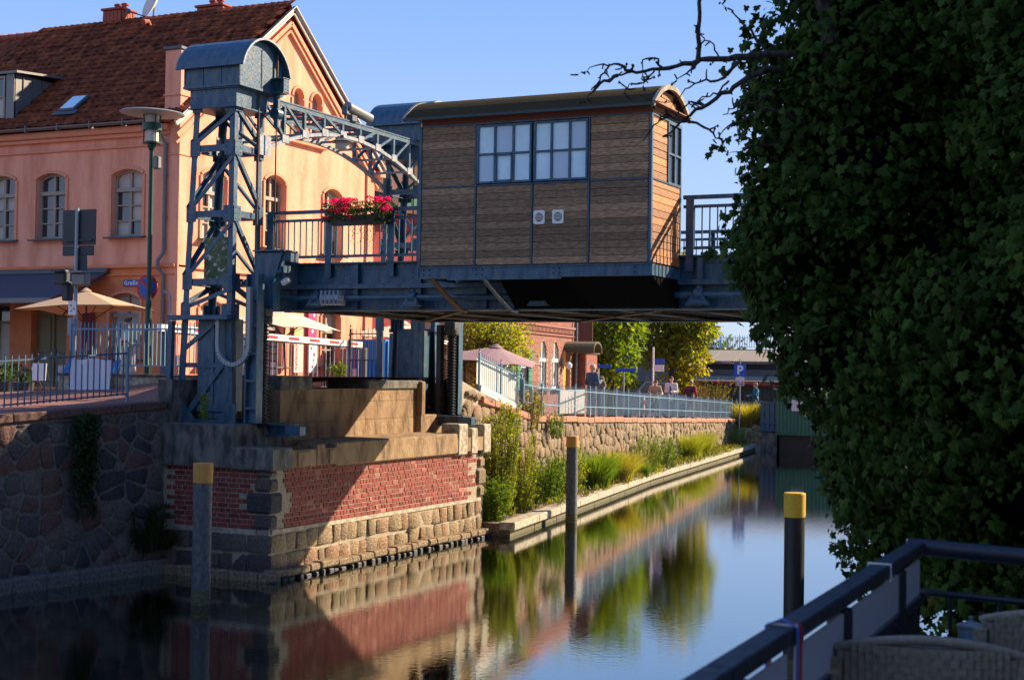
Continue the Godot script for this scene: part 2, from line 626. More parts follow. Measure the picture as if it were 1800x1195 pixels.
func make_setting() -> void:
	var b := B.new()
	b.ext(Vector3(-900, -1.6, -1400), Vector3(900, -1.2, 200))
	struct(b, "ground", "soil")
	b = B.new()
	b.quad(Vector3(-60, 0, 60), Vector3(30, 0, 60), Vector3(30, 0, -96), Vector3(-60, 0, -96), Vector3.UP)
	struct(b, "water", "water")
	# paved left bank as a grid of cells outside the canal
	b = B.new()
	var zs := [-10.0, -18.0, -24.0, -26.3, -26.31, -33.5, -36.0, -40.0, -50.0, -60.0, -70.0, -80.0, -92.0]
	for i in zs.size() - 1:
		var z0: float = zs[i]
		var z1: float = zs[i + 1]
		var e0 := -20.3 if z0 > -24.5 else (-17.95 if z0 > -33.4 else quay_x(z0) - 0.3)
		var e1 := -20.3 if z0 > -24.1 else (-17.95 if z0 > -33.4 else quay_x(z1) - 0.3)
		if z0 < -23.9 and z0 > -26.2:
			e0 = -19.6
			e1 = -19.6
		for k in 7:
			var f0 := [0.0, 0.06, 0.15, 0.3, 0.5, 0.75, 1.0][k] as float
			var f1 := ([0.0, 0.06, 0.15, 0.3, 0.5, 0.75, 1.0][k + 1] if k < 6 else 1.0) as float
			if k == 6:
				continue
			var xa := lerpf(e0, -75.0, f0)
			var xb := lerpf(e0, -75.0, f1)
			var xc := lerpf(e1, -75.0, f0)
			var xd := lerpf(e1, -75.0, f1)
			b.quad(Vector3(xa, bank(xa, z0 - 0.001), z0), Vector3(xb, bank(xb, z0 - 0.001), z0), Vector3(xd, bank(xd, z1 + 0.001), z1), Vector3(xc, bank(xc, z1 + 0.001), z1), Vector3.UP)
	struct(b, "pavement", "paving")
	b = B.new()
	b.quad(Vector3(-500, 1.55, -92), Vector3(400, 1.4, -92), Vector3(400, 2.5, -900), Vector3(-500, 2.5, -900), Vector3.UP)
	b.quad(Vector3(-23, 1.5, -92), Vector3(400, 1.4, -92), Vector3(400, -1, -92), Vector3(-23, -1, -92), Vector3.BACK)
	struct(b, "far_bank", "ground")
	# right bank that carries the terrace, the ivy tree and the far bridge end
	b = B.new()
	b.ext(Vector3(-0.98, -1.5, 14), Vector3(60, 2.5, -92))
	struct(b, "right_bank", "concrete")


# clip polygon by the half plane n.p <= d
func clip(poly: PackedVector2Array, n: Vector2, d: float) -> PackedVector2Array:
	var o := PackedVector2Array()
	for i in poly.size():
		var a := poly[i]
		var c := poly[(i + 1) % poly.size()]
		var da := n.dot(a) - d
		var dc := n.dot(c) - d
		if da <= 0:
			o.append(a)
		if (da < 0 and dc > 0) or (da > 0 and dc < 0):
			o.append(a.lerp(c, da / (da - dc)))
	return o


func chaikin(p: PackedVector2Array, k := 0.22) -> PackedVector2Array:
	var o := PackedVector2Array()
	for i in p.size():
		var a := p[i]
		var c := p[(i + 1) % p.size()]
		o.append(a.lerp(c, k))
		o.append(a.lerp(c, 1.0 - k))
	return o


# irregular stones filling a w x h field of t's xy plane; topf(u) limits the height
func rubble(p: Node, t: Transform3D, w: float, h: float, sx: float, sy: float, names: String, gap: float, bulge: float, topf: Callable, most := 300, rest := "") -> void:
	var nx := int(w / sx)
	var ny := int(h / sy)
	var pts := {}
	for j in range(-1, ny + 1):
		for i in range(-1, nx + 1):
			if rd(0, 1) < 0.2:
				continue
			pts[Vector2i(i, j)] = Vector2((i + 0.5 + 0.5 * (j & 1) + rd(-0.46, 0.46)) * sx, (j + 0.5 + rd(-0.44, 0.44)) * sy)
	var cells := []
	for i in nx:
		for j in ny:
			cells.append(Vector2i(i, j))
	var left := B.new()
	var made := 0
	for q in cells:
		if not pts.has(q):
			continue
		var o: Vector2 = pts[q]
		var poly := PackedVector2Array([o + Vector2(-sx, -sy) * 1.6, o + Vector2(sx, -sy) * 1.6, o + Vector2(sx, sy) * 1.6, o + Vector2(-sx, sy) * 1.6])
		for dj in range(-3, 4):
			for di in range(-3, 4):
				var r: Vector2i = q + Vector2i(di, dj)
				if r == q or not pts.has(r):
					continue
				var e: Vector2 = pts[r]
				var n := (e - o).normalized()
				poly = clip(poly, n, n.dot((o + e) * 0.5) - gap * 0.5)
		poly = clip(poly, Vector2(-1, 0), 0.0)
		poly = clip(poly, Vector2(1, 0), w)
		poly = clip(poly, Vector2(0, -1), 0.0)
		if poly.size() < 3:
			continue
		poly = clip(poly, Vector2(0, 1), topf.call(o.x) - gap * 0.5)
		if poly.size() < 3:
			continue
		poly = chaikin(poly, 0.13)
		var b := B.new()
		var k := rng.randi() % 5
		if made < most:
			b.pillow(poly, t, bulge * rd(0.6, 1.3), Vector2(rd(-1, 1), rd(-1, 1)) * 0.1)
			put(b, "stone", p, names + str(k), t * Vector3(o.x, o.y, 0))
		else:
			left.pillow(poly, t, bulge * rd(0.6, 1.3), Vector2(rd(-1, 1), rd(-1, 1)) * 0.1)
		made += 1
	if left.v.size() > 0:
		tag(put(left, rest, p, names + "3"), "", "", "", "stuff")


func make_pier() -> void:
	var o := thing("bridge_pier", "brick and granite bridge pier under the lift towers, half in shadow", "bridge pier", Vector3(-18.1, 0, -28.8))
	var b := B.new()
	b.ext(Vector3(-20.2, -1.5, -33.45), Vector3(-16.72, 2.2, -24.13))
	put(b, "core", o, "mortar")
	# bands of mortar
	b = B.new()
	b.ext(Vector3(-16.74, 0.9, -33.3), Vector3(-16.69, 0.985, -24.2))
	b.ext(Vector3(-19.4, 0.88, -24.15), Vector3(-17.0, 0.985, -24.1))
	put(b, "mortar_band", o, "concrete_pale")
	# ledge slab, the taller block under the near tower, notched crenels at both ends
	b = B.new()
	b.ext(Vector3(-20.2, 2.18, -33.62), Vector3(-16.6, 2.52, -24.02))
	put(b, "ledge_core", o, "concrete_brown")
	b = B.new()
	b.cbox(Vector3(-18.55, 2.6, -24.9), Vector3(2.08, 0.86, 1.78), 0.025)
	put(b, "tower_block", o, "concrete")
	b = B.new()
	b.cbox(Vector3(-17.05, 2.375, -24.35), Vector3(0.96, 0.44, 0.72), 0.025)
	put(b, "corner_block", o, "concrete")
	for w in [[-25.15, 0.5, 2.5], [-25.75, 0.32, 2.62], [-26.2, 0.28, 2.5]]:
		b = B.new()
		b.cbox(Vector3(-16.83, 2.18 + (w[2] - 2.18) / 2, w[0]), Vector3(0.5, w[2] - 2.18, w[1]), 0.02)
		put(b, "notched_block", o, "concrete_brown")
	for w in [[-32.1, 0.5, 2.86], [-32.72, 0.36, 2.74], [-33.42, 0.42, 2.82]]:
		b = B.new()
		b.cbox(Vector3(-16.83, 2.1 + (w[2] - 2.1) / 2, w[0]), Vector3(0.5, w[2] - 2.1, w[1]), 0.03)
		put(b, "notched_block", o, "concrete_pale")
	b = B.new()
	b.cbox(Vector3(-17.28, 2.385, -29.1), Vector3(1.36, 0.5, 5.5), 0.03)
	put(b, "ledge_slab", o, "concrete_brown")
	b = B.new()
	b.cbox(Vector3(-18.6, 2.7, -32.7), Vector3(1.9, 0.72, 1.7), 0.03)
	put(b, "tower_block", o, "concrete_brown")
	# back wall of the ledge, in lifts of concrete
	for i in 3:
		b = B.new()
		var y0: float = [2.5, 3.0, 3.42][i]
		var y1: float = [3.0, 3.42, 3.72][i]
		b.cbox(Vector3(-18.35 - 0.003 * i, (y0 + y1) / 2, -28.95), Vector3(1.14, y1 - y0 - 0.004, 5.9), 0.006)
		put(b, "back_wall", o, "concrete_brown")
	b = B.new()
	b.cbox(Vector3(-18.32, 3.84, -26.6), Vector3(1.1, 0.32, 1.2), 0.02)
	put(b, "back_wall_coping", o, "concrete")
	b = B.new()
	b.cbox(Vector3(-18.3, 3.8, -30.8), Vector3(1.14, 0.2, 2.6), 0.02)
	put(b, "back_wall_coping", o, "concrete")
	b = B.new()
	b.cbox(Vector3(-17.72, 3.45, -31.97), Vector3(0.16, 0.85, 0.2), 0.02)
	put(b, "back_wall_corner", o, "concrete_brown")
	# bricks: near face, then the long face
	var sm := B.new()
	sm.cbox(Vector3.ZERO, Vector3(0.244, 0.081, 0.1), 0.005)
	var hm := B.new()
	hm.cbox(Vector3.ZERO, Vector3(0.113, 0.081, 0.1), 0.005)
	var st := sm.mesh()
	var hd := hm.mesh()
	var rest := B.new()
	var n := 0
	var quoin := [0.42, 0.42, 0.42, 0.52, 0.52, 0.7, 0.7, 0.7, 0.7, 0.42, 0.42, 0.42]
	for face in 2:
		for r in 12:
			var stretch := r % 2 == 0
			var step := 0.266 if stretch else 0.133
			var u: float = 0.02
			var lim: float = 2.6 if face == 0 else 8.95
			var from: float = quoin[11 - r] - (0.1 if face == 0 else 0.0)
			var k := 0
			while u < lim:
				var c := u + step * 0.5 - (0.066 if stretch else 0.0)
				if c - step / 2 > from - 0.1 and c + step / 2 < lim - (0.25 if face == 1 and (r / 3) % 2 == 0 else 0.0):
					var y := 1.03 + r * 0.1 + rd(-0.003, 0.003)
					var out := rd(-0.006, 0.006)
					var t := Transform3D(Basis(Vector3.UP, rd(-0.01, 0.01)), Vector3(-16.74 - c + 0.06, y, -24.166 + out))
					if face == 1:
						t = Transform3D(Basis(Vector3.UP, PI / 2 + rd(-0.01, 0.01)), Vector3(-16.756 + out, y, -24.16 - c))
					var mk: int = [0, 0, 0, 1, 2][rng.randi() % 5]
					if face == 1 and sin(c * 3.1 + r * 0.9) + rd(-1, 1) > 1.35:
						mk = 3
					if n < 300:
						inst(st if stretch else hd, "brick", o, "brick%d" % mk, t)
						n += 1
					else:
						var s: float = [1.0, 0.82, 1.08, 1.35][mk]
						rest.col = Color(lin(134, 66, 56).r * s * 1.5, lin(134, 66, 56).g * s * (1.7 if mk < 3 else 3.0), lin(134, 66, 56).b * s * (1.7 if mk < 3 else 3.2))
						rest.cbox(t.origin, Vector3(0.248 if stretch else 0.117, 0.086, 0.1), 0.005, t.basis)
				u += step
				k += 1
	tag(put(rest, "brick_facing", o, "brickmix"), "", "", "", "stuff")
	# granite quoins at the near corner and the far end
	for i in 4:
		var y0: float = [0.99, 1.29, 1.72, 2.0][i]
		var y1: float = [1.29, 1.72, 2.0, 2.17][i]
		var w: float = [0.38, 0.58, 0.4, 0.36][i]
		b = B.new()
		b.cbox(Vector3(-16.66 - w / 2, (y0 + y1) / 2, -24.06 - w * 0.4), Vector3(w, y1 - y0 - 0.03, w * 0.8), 0.05)
		put(b, "quoin", o, "stone%d" % [0, 2, 4, 3][i])
		b = B.new()
		b.cbox(Vector3(-16.9, (y0 + y1) / 2, -33.3), Vector3(0.5, y1 - y0 - 0.03, w * 0.8), 0.05)
		put(b, "quoin", o, "granite%d" % [4, 0, 3, 2][i])
	# two courses of granite blocks and a footing above the water
	for face in 2:
		var len := 9.25 if face == 1 else 2.75
		for r in 2:
			var u := 0.0
			while u < len:
				var w := rd(0.22, 0.62)
				if u + w > len - 0.2:
					w = len - u
				var y0: float = [0.12, 0.52][r] + 0.02
				var y1: float = [0.5, 0.9][r] + rd(-0.05, 0.02)
				var poly := PackedVector2Array([Vector2(u + 0.006, y0 - 0.01 + rd(0, 0.02)), Vector2(u + w - 0.006, y0 - 0.01 + rd(0, 0.03)), Vector2(u + w - 0.006, y1 - rd(0, 0.03)), Vector2(u + w * 0.5, y1), Vector2(u + 0.006, y1 - rd(0, 0.03))])
				b = B.new()
				var t := Transform3D(Basis(Vector3(0, 0, -1), Vector3.UP, Vector3.RIGHT), Vector3(-16.73, 0, -24.1))
				if face == 0:
					t = Transform3D(Basis(Vector3.RIGHT, Vector3.UP, Vector3.BACK), Vector3(-19.4, 0, -24.14))
				b.pillow(chaikin(poly, 0.07), t, rd(0.02, 0.07), Vector2(rd(-0.15, 0.15), rd(-0.15, 0.15)), 0.5)
				put(b, "granite_block", o, ("granite%d" if face == 1 else "stone%d") % [0, 3, 3, 4, 1][rng.randi() % 5], t * Vector3(u + w / 2, (y0 + y1) / 2, 0))
				u += w
	b = B.new()
	var zz := -24.0
	while zz > -33.6:
		var l := rd(0.25, 0.7)
		b.cbox(Vector3(-16.62 + rd(-0.03, 0.03), 0.15 + rd(-0.02, 0.02), zz - l / 2), Vector3(0.34, 0.14, l - 0.01), 0.03)
		zz -= l
	var xx := -19.4
	while xx < -16.6:
		var l := rd(0.3, 0.7)
		b.cbox(Vector3(xx + l / 2, 0.07 + rd(-0.03, 0.02), -24.02 + rd(-0.04, 0.04)), Vector3(l - 0.01, 0.24, 0.3), 0.03)
		xx += l
	put(b, "footing", o, "granite4")
	# teeth of old sheet piling below the footing
	for i in 34:
		b = B.new()
		b.cbox(Vector3(-16.5 + rd(-0.02, 0.02), -0.04 + rd(-0.03, 0.0), -24.0 - i * 0.28 + rd(-0.08, 0.08)), Vector3(0.14, rd(0.2, 0.26), 0.14 + rd(-0.07, 0.06)), 0.02)
		put(b, "pile_head", o, "steel_dark")


func make_left_wall() -> void:
	var o := thing("quay_wall", "dark rubble stone quay wall with brown coping left of the brick pier", "stone wall", Vector3(-20, 0, -21))
	var b := B.new()
	var P := [Vector2(-19.3, -24.2), Vector2(-20.05, -20.2), Vector2(-20.6, -12.0)]
	for i in 2:
		var p: Vector2 = P[i]
		var q: Vector2 = P[i + 1]
		var y0 := bank(-20, p.y)
		var y1 := bank(-20, q.y)
		var e := Vector3(-1.2, 0, 0)
		var A := Vector3(p.x, -1.4, p.y)
		var C := Vector3(q.x, -1.4, q.y)
		b.quad(A, C, C + Vector3(0, y1 - 0.08 + 1.4, 0), A + Vector3(0, y0 - 0.08 + 1.4, 0), Vector3(1, 0, 0))
		b.quad(A + e, C + e, C + e + Vector3(0, y1 - 0.08 + 1.4, 0), A + e + Vector3(0, y0 - 0.08 + 1.4, 0), Vector3(-1, 0, 0))
		b.quad(A + Vector3(0, y0 + 1.32, 0), C + Vector3(0, y1 + 1.32, 0), C + e + Vector3(0, y1 + 1.32, 0), A + e + Vector3(0, y0 + 1.32, 0), Vector3.UP)
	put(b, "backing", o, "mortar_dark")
	# coping stones
	var d := 0.0
	while d < 9.0:
		var l := rd(0.7, 1.2)
		var p := along(P, d)
		var q := along(P, d + l)
		var z := (p.y + q.y) / 2
		b = B.new()
		var dir := Vector3(q.x - p.x, bank(-20, q.y) - bank(-20, p.y), q.y - p.y)
		b.cbox(Vector3((p.x + q.x) / 2 - 0.2, bank(-20, z) - 0.03, z), Vector3(0.52, 0.17, dir.length() - 0.012), 0.025, Basis.looking_at(dir))
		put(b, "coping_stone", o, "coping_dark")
		d += l
	# plinth at the waterline
	b = B.new()
	d = 0.0
	while d < 8.5:
		var p := along(P, d)
		var q := along(P, d + 0.75)
		b.cbox(Vector3((p.x + q.x) / 2, 0.1, (p.y + q.y) / 2), Vector3(0.5, 0.36 + rd(-0.03, 0.03), 0.76), 0.05, Basis.looking_at(Vector3(q.x - p.x, 0, q.y - p.y)))
		d += 0.75
	put(b, "plinth", o, "mortar_dark")
	for i in 2:
		var p: Vector2 = P[i + 1]
		var q: Vector2 = P[i]
		if i == 1:
			p = q.lerp(p, 0.35)
		var dir := Vector3(q.x - p.x, 0, q.y - p.y).normalized()
		var t := Transform3D(Basis(dir, Vector3.UP, dir.cross(Vector3.UP)), Vector3(p.x, 0.24, p.y))
		rubble(o, t, p.distance_to(q), 3.3, 0.38, 0.31, "stone", 0.06, 0.035, func(u): return bank(-20, p.y + dir.z * u) - 0.38)


func along(P: Array, d: float) -> Vector2:
	for i in P.size() - 1:
		var l: float = P[i].distance_to(P[i + 1])
		if d <= l or i == P.size() - 2:
			return P[i] + (P[i + 1] - P[i]).normalized() * d
		d -= l
	return P[0]


func make_far_quay() -> void:
	var o := thing("quay_wall", "sunlit fieldstone quay wall with red coping on the far canal bank", "stone wall", Vector3(-20, 0, -55))
	var d := Vector3(-0.1424, 0, -0.9898)
	var t := Transform3D(Basis(d, Vector3.UP, d.cross(Vector3.UP)), Vector3(-17.4, 0.3, -33.5))
	var b := B.new()
	for i in 9:
		var z0 := -33.4 - i * 5.1
		var z1 := z0 - 5.1
		var A := Vector3(quay_x(z0), 0, z0)
		var C := Vector3(quay_x(z1), 0, z1)
		var h0 := Vector3(0, bank(quay_x(z0), z0) - 0.05, 0)
		var h1 := Vector3(0, bank(quay_x(z1), z1) - 0.05, 0)
		b.quad(A + Vector3.DOWN, C + Vector3.DOWN, C + h1, A + h0, Vector3.RIGHT)
		b.quad(A + h0, C + h1, C + h1 + Vector3(-0.8, 0, 0), A + h0 + Vector3(-0.8, 0, 0), Vector3.UP)
		b.quad(A + Vector3(-0.8, -1, 0), C + Vector3(-0.8, -1, 0), C + h1 + Vector3(-0.8, 0, 0), A + h0 + Vector3(-0.8, 0, 0), Vector3.LEFT)
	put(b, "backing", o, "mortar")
	var l := 0.0
	while l < 45.5:
		var w := rd(0.8, 1.5)
		var z0 := -33.5 + d.z * l
		var z1 := -33.5 + d.z * (l + w)
		if l > 0.2:
			b = B.new()
			var dir := Vector3(quay_x(z1) - quay_x(z0), bank(-20, z1) - bank(-20, z0), z1 - z0)
			b.cbox(Vector3((quay_x(z0) + quay_x(z1)) / 2 - 0.12, (bank(-20, z0) + bank(-20, z1)) / 2 - 0.02 + rd(-0.02, 0.02), (z0 + z1) / 2), Vector3(0.5, 0.2, dir.length() - 0.012), 0.03, Basis.looking_at(dir))
			put(b, "coping_stone", o, "redstone")
		l += w
	rubble(o, t, 45.5, 3.1, 0.31, 0.42, "granite", 0.035, 0.1, func(u): return bank(quay_x(-33.5 - u * 0.99), -33.5 - u * 0.99) - 0.42, 300, "stone_facing")
	b = B.new()
	b.cbox(Vector3(quay_x(-78.9) + 0.05, 1.0, -78.9), Vector3(0.5, 1.5, 0.3), 0.02)
	put(b, "end_post", o, "rust")
	# loose slabs on the slope between pier and wall
	for i in 26:
		b = B.new()
		var z := -33.7 - (i % 13) * 0.24
		var x := quay_x(z) - 0.1 - (0.36 if i > 12 else 0.0) + rd(-0.1, 0.1)
		b.cbox(Vector3(x, bank(x, z) + 0.03, z), Vector3(rd(0.25, 0.42), rd(0.1, 0.2), rd(0.2, 0.34)), 0.04, Basis(rv().normalized(), rd(-0.35, 0.35)))
		put(b, "stone", o, "granite%d" % (rng.randi() % 5), Vector3(x, 0, z))
	# bastion of stones beyond the wall's end
	o = thing("stone_bastion", "low rounded stone bastion carrying the big tuft of dry grass", "stone wall", Vector3(-23.2, 0, -79.6))
	b = B.new()
	b.lathe([Vector2(1.25, -0.5), Vector2(1.2, 1.2), Vector2(0.0, 1.25)], 16, Transform3D(Basis(), Vector3(-23.2, 0, -79.6)))
	put(b, "core", o, "mortar")
	for i in 7:
		for j in 3:
			var a := -1.5 + i * 0.45 + j * 0.2
			var dirv := Vector3(cos(a), 0, -sin(a))
			b = B.new()
			var tt := Transform3D(Basis(Vector3.UP.cross(dirv), Vector3.UP, dirv), Vector3(-23.2, 0.5 + j * 0.36, -79.6) + dirv * 1.2)
			b.pillow(chaikin(PackedVector2Array([Vector2(-0.24, -0.16), Vector2(0.24, -0.17), Vector2(0.25, 0.15), Vector2(-0.22, 0.17)])), tt, 0.12)
			put(b, "stone", o, "granite%d" % ((i + j * 2) % 5), tt.origin)
	# concrete lip along the water, in slabs, with a weathered timber fender below
	o = thing("concrete_ledge", "pale concrete ledge running along the water below the far quay wall", "ledge", Vector3(-18, 0, -50))
	var E := [Vector2(-15.85, -33.5), Vector2(-19.06, -52.5), Vector2(-23.9, -88.4)]
	var s := 0.0
	while s < 54.5:
		var p := along(E, s)
		var q := along(E, s + 2.4)
		var dir := Vector3(q.x - p.x, 0, q.y - p.y)
		b = B.new()
		b.cbox(Vector3((p.x + q.x) / 2 - 0.2, 0.27 + rd(-0.004, 0.004), (p.y + q.y) / 2), Vector3(0.42, 0.2, dir.length() - 0.015), 0.02, Basis.looking_at(dir))
		put(b, "ledge_slab", o, "concrete_pale")
		b = B.new()
		b.cbox(Vector3((p.x + q.x) / 2 - 0.27, 0.05, (p.y + q.y) / 2), Vector3(0.3, 0.24, dir.length() - 0.02), 0.02, Basis.looking_at(dir))
		put(b, "fender", o, "moss")
		s += 2.4
	b = B.new()
	for i in 11:
		var p := along(E, i * 5.0)
		var q := along(E, i * 5.0 + 5.0)
		b.quad(Vector3(p.x - 0.38, 0.33, p.y), Vector3(q.x - 0.38, 0.33, q.y), Vector3(q.x - 2.6, 0.36, q.y), Vector3(p.x - 2.6, 0.36, p.y), Vector3.UP)
		b.quad(Vector3(p.x - 0.38, 0.33, p.y), Vector3(q.x - 0.38, 0.33, q.y), Vector3(q.x - 0.38, -1, q.y), Vector3(p.x - 0.38, -1, p.y), Vector3.RIGHT)
	b.quad(Vector3(-16.2, 0.33, -33.5), Vector3(-18.5, 0.36, -33.5), Vector3(-18.5, -1, -33.5), Vector3(-16.2, -1, -33.5), Vector3.BACK)
	put(b, "earth_fill", o, "soil")


# ---------------------------------------------------------------- buildings
# outline of an opening, from bottom left round the arch to bottom right
func arch_pts(w: Array) -> PackedVector2Array:
	var o := PackedVector2Array([Vector2(w[0], w[2])])
	var r: float = w[4]
	if r <= 0.0:
		o.append(Vector2(w[0], w[3]))
		o.append(Vector2(w[1], w[3]))
	else:
		var hw: float = (w[1] - w[0]) / 2
		var R := (hw * hw + r * r) / (2 * r)
		var a := asin(clampf(hw / R, -1, 1))
		if r > hw * 0.99:
			a = PI / 2
		for i in 11:
			var t := lerpf(-a, a, i / 10.0)
			o.append(Vector2((w[0] + w[1]) / 2 + R * sin(t), w[3] - R + R * cos(t)))
	o.append(Vector2(w[1], w[2]))
	return o


# wall from u0 to u1, base y0, top topf(u), with openings [u0, u1, y0, y1, rise] and reveals of depth dp
func wall(b: B, t: Transform3D, u0: float, u1: float, y0: float, topf: Callable, wins: Array, dp: float, brk := []) -> void:
	var cuts := [u0, u1]
	cuts.append_array(brk)
	for w in wins:
		cuts.append(w[0])
		cuts.append(w[1])
	cuts.sort()
	for i in cuts.size() - 1:
		var a: float = cuts[i]
		var e: float = cuts[i + 1]
		if e - a < 0.001:
			continue
		var col := []
		for w in wins:
			if w[0] < (a + e) / 2 and w[1] > (a + e) / 2:
				col.append(w)
		col.sort_custom(func(p, q): return p[2] < q[2])
		var base := PackedVector2Array([Vector2(a, y0), Vector2(e, y0)])
		for w in col + [null]:
			var poly := base.duplicate()
			if w == null:
				poly.append(Vector2(e, topf.call(e)))
				poly.append(Vector2(a, topf.call(a)))
			else:
				poly.append(Vector2(e, w[2]))
				poly.append(Vector2(a, w[2]))
				var arc := arch_pts(w)
				base = PackedVector2Array()
				for k in range(1, arc.size() - 1):
					base.append(arc[k])
			var ix := Geometry2D.triangulate_polygon(poly)
			for k in range(0, ix.size(), 3):
				var q := []
				for m in 3:
					q.append(t * Vector3(poly[ix[k + m]].x, poly[ix[k + m]].y, 0))
				b.tri(q[0], q[1], q[2], t.basis.z)
	for w in wins:
		var arc := arch_pts(w)
		var ct := Vector2((w[0] + w[1]) / 2, (w[2] + w[3]) / 2)
		for k in arc.size():
			var p := arc[k]
			var q := arc[(k + 1) % arc.size()]
			var m := ct - (p + q) / 2
			b.quad(t * Vector3(p.x, p.y, 0), t * Vector3(q.x, q.y, 0), t * Vector3(q.x, q.y, -dp), t * Vector3(p.x, p.y, -dp), t.basis.x * m.x + t.basis.y * m.y)


# a framed window in an opening: frame with muntins, panes, curtain, sill
func window(p: Node, t: Transform3D, w: Array, dp: float, nx: int, rows: Array, fm := "frame", gm := "glass", sill := true, curtain := true, called := "window") -> void:
	var b := B.new()
	var arc := arch_pts(w)
	var ct := Vector2((w[0] + w[1]) / 2, (w[2] + w[3]) / 2)
	var fw := 0.075
	var z0 := -dp - 0.03
	var z1 := -dp + 0.05
	var inner := PackedVector2Array()
	for q in arc:
		inner.append(Vector2(clampf(q.x, w[0] + fw, w[1] - fw), clampf(q.y - (fw if q.y > ct.y else -fw), w[2] + fw, w[3] - fw)))
	for k in arc.size():
		var m := (k + 1) % arc.size()
		var nn := t.basis.z
		b.quad(t * Vector3(arc[k].x, arc[k].y, z1), t * Vector3(arc[m].x, arc[m].y, z1), t * Vector3(inner[m].x, inner[m].y, z1), t * Vector3(inner[k].x, inner[k].y, z1), nn)
		var mid := ct - (inner[k] + inner[m]) / 2
		b.quad(t * Vector3(inner[k].x, inner[k].y, z1), t * Vector3(inner[m].x, inner[m].y, z1), t * Vector3(inner[m].x, inner[m].y, z0), t * Vector3(inner[k].x, inner[k].y, z0), t.basis.x * mid.x + t.basis.y * mid.y)
	var ys := [w[2]]
	for r in rows:
		var y: float = lerpf(w[2], w[3], r[0])
		b.box(t * Vector3(ct.x, y, -dp + r[1] * 0.35), Vector3(w[1] - w[0] - 0.1, r[1], 0.07 + r[1] * 0.5), t.basis)
		ys.append(y)
	ys.append(w[3])
	for i in range(1, nx):
		var x := lerpf(w[0], w[1], float(i) / nx)
		b.box(t * Vector3(x, (w[2] + w[3]) / 2 - 0.01, -dp + 0.02), Vector3(0.09 if nx == 2 else 0.05, w[3] - w[2] - 0.08, 0.08), t.basis)
	var win := put(b, called, p, fm, t * Vector3(ct.x, w[2], -dp))
	for i in nx:
		for j in ys.size() - 1:
			var xa := lerpf(w[0], w[1], float(i) / nx)
			var xb := lerpf(w[0], w[1], float(i + 1) / nx)
			var g := B.new()
			var yt: float = ys[j + 1]
			if j == ys.size() - 2:
				yt -= w[4] * 0.2
			g.box(t * Vector3((xa + xb) / 2, (ys[j] + yt) / 2, -dp - 0.01 - rd(0, 0.006)), Vector3(xb - xa - 0.04, yt - ys[j] - 0.02, 0.006), t.basis * Basis(Vector3.UP, rd(-0.012, 0.012)) * Basis(Vector3.RIGHT, rd(-0.012, 0.012)))
			put(g, "pane", win, gm if gm != "glass" or rd(0, 1) < 0.62 else "curtain")
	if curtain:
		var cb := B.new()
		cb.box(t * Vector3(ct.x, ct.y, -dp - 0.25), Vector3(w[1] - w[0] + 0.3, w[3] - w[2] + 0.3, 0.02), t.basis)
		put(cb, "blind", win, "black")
	if sill:
		var sb := B.new()
		sb.cbox(t * Vector3(ct.x, w[2] - 0.03, 0.04), Vector3(w[1] - w[0] + 0.3, 0.05, 0.36), 0.012, t.basis * Basis(Vector3.RIGHT, 0.12))
		put(sb, "sill", win, "zinc_dark")


# raised plaster band round an opening
func surround(b: B, t: Transform3D, w: Array) -> void:
	var arc := arch_pts(w)
	for k in arc.size() - 1:
		var p := t * Vector3(arc[k].x, arc[k].y, 0.02)
		var q := t * Vector3(arc[k + 1].x, arc[k + 1].y, 0.02)
		var ct := t * Vector3((w[0] + w[1]) / 2, (w[2] + w[3]) / 2, 0.02)
		var off := ((p + q) / 2 - ct).normalized() * 0.05
		b.bar(p + off, q + off, 0.09, 0.05, t.basis.z)


func tiles(b: B, t: Transform3D, u0: float, u1: float, s0: float, s1: float, cut: Callable) -> void:
	# rows of pantiles on a slope: t's x along the eave, y up the slope, z outwards
	var s := s0
	var r := 0
	while s < s1:
		var u := u0 + (0.13 if r % 2 == 1 else 0.0)
		while u < u1:
			if cut.call(u, s):
				var w := 0.25
				var lift := rd(0.0, 0.012)
				var q := t * Transform3D(Basis(Vector3.RIGHT, -0.09).rotated(Vector3.UP, rd(-0.02, 0.02)), Vector3(u + w / 2, s + 0.2, 0.03 + lift))
				# curved top of four strips
				var pr := [Vector2(-0.125, 0.0), Vector2(-0.07, 0.03), Vector2(0.0, 0.012), Vector2(0.125, 0.0)]
				for k in 3:
					b.quad(q * Vector3(pr[k].x, -0.2, pr[k].y), q * Vector3(pr[k + 1].x, -0.2, pr[k + 1].y), q * Vector3(pr[k + 1].x, 0.2, pr[k + 1].y), q * Vector3(pr[k].x, 0.2, pr[k].y), t.basis.z)
					b.quad(q * Vector3(pr[k].x, -0.2, pr[k].y), q * Vector3(pr[k + 1].x, -0.2, pr[k + 1].y), q * Vector3(pr[k + 1].x, -0.2, pr[k + 1].y - 0.035), q * Vector3(pr[k].x, -0.2, pr[k].y - 0.035), -t.basis.y)
			u += 0.25
		s += 0.33
		r += 1


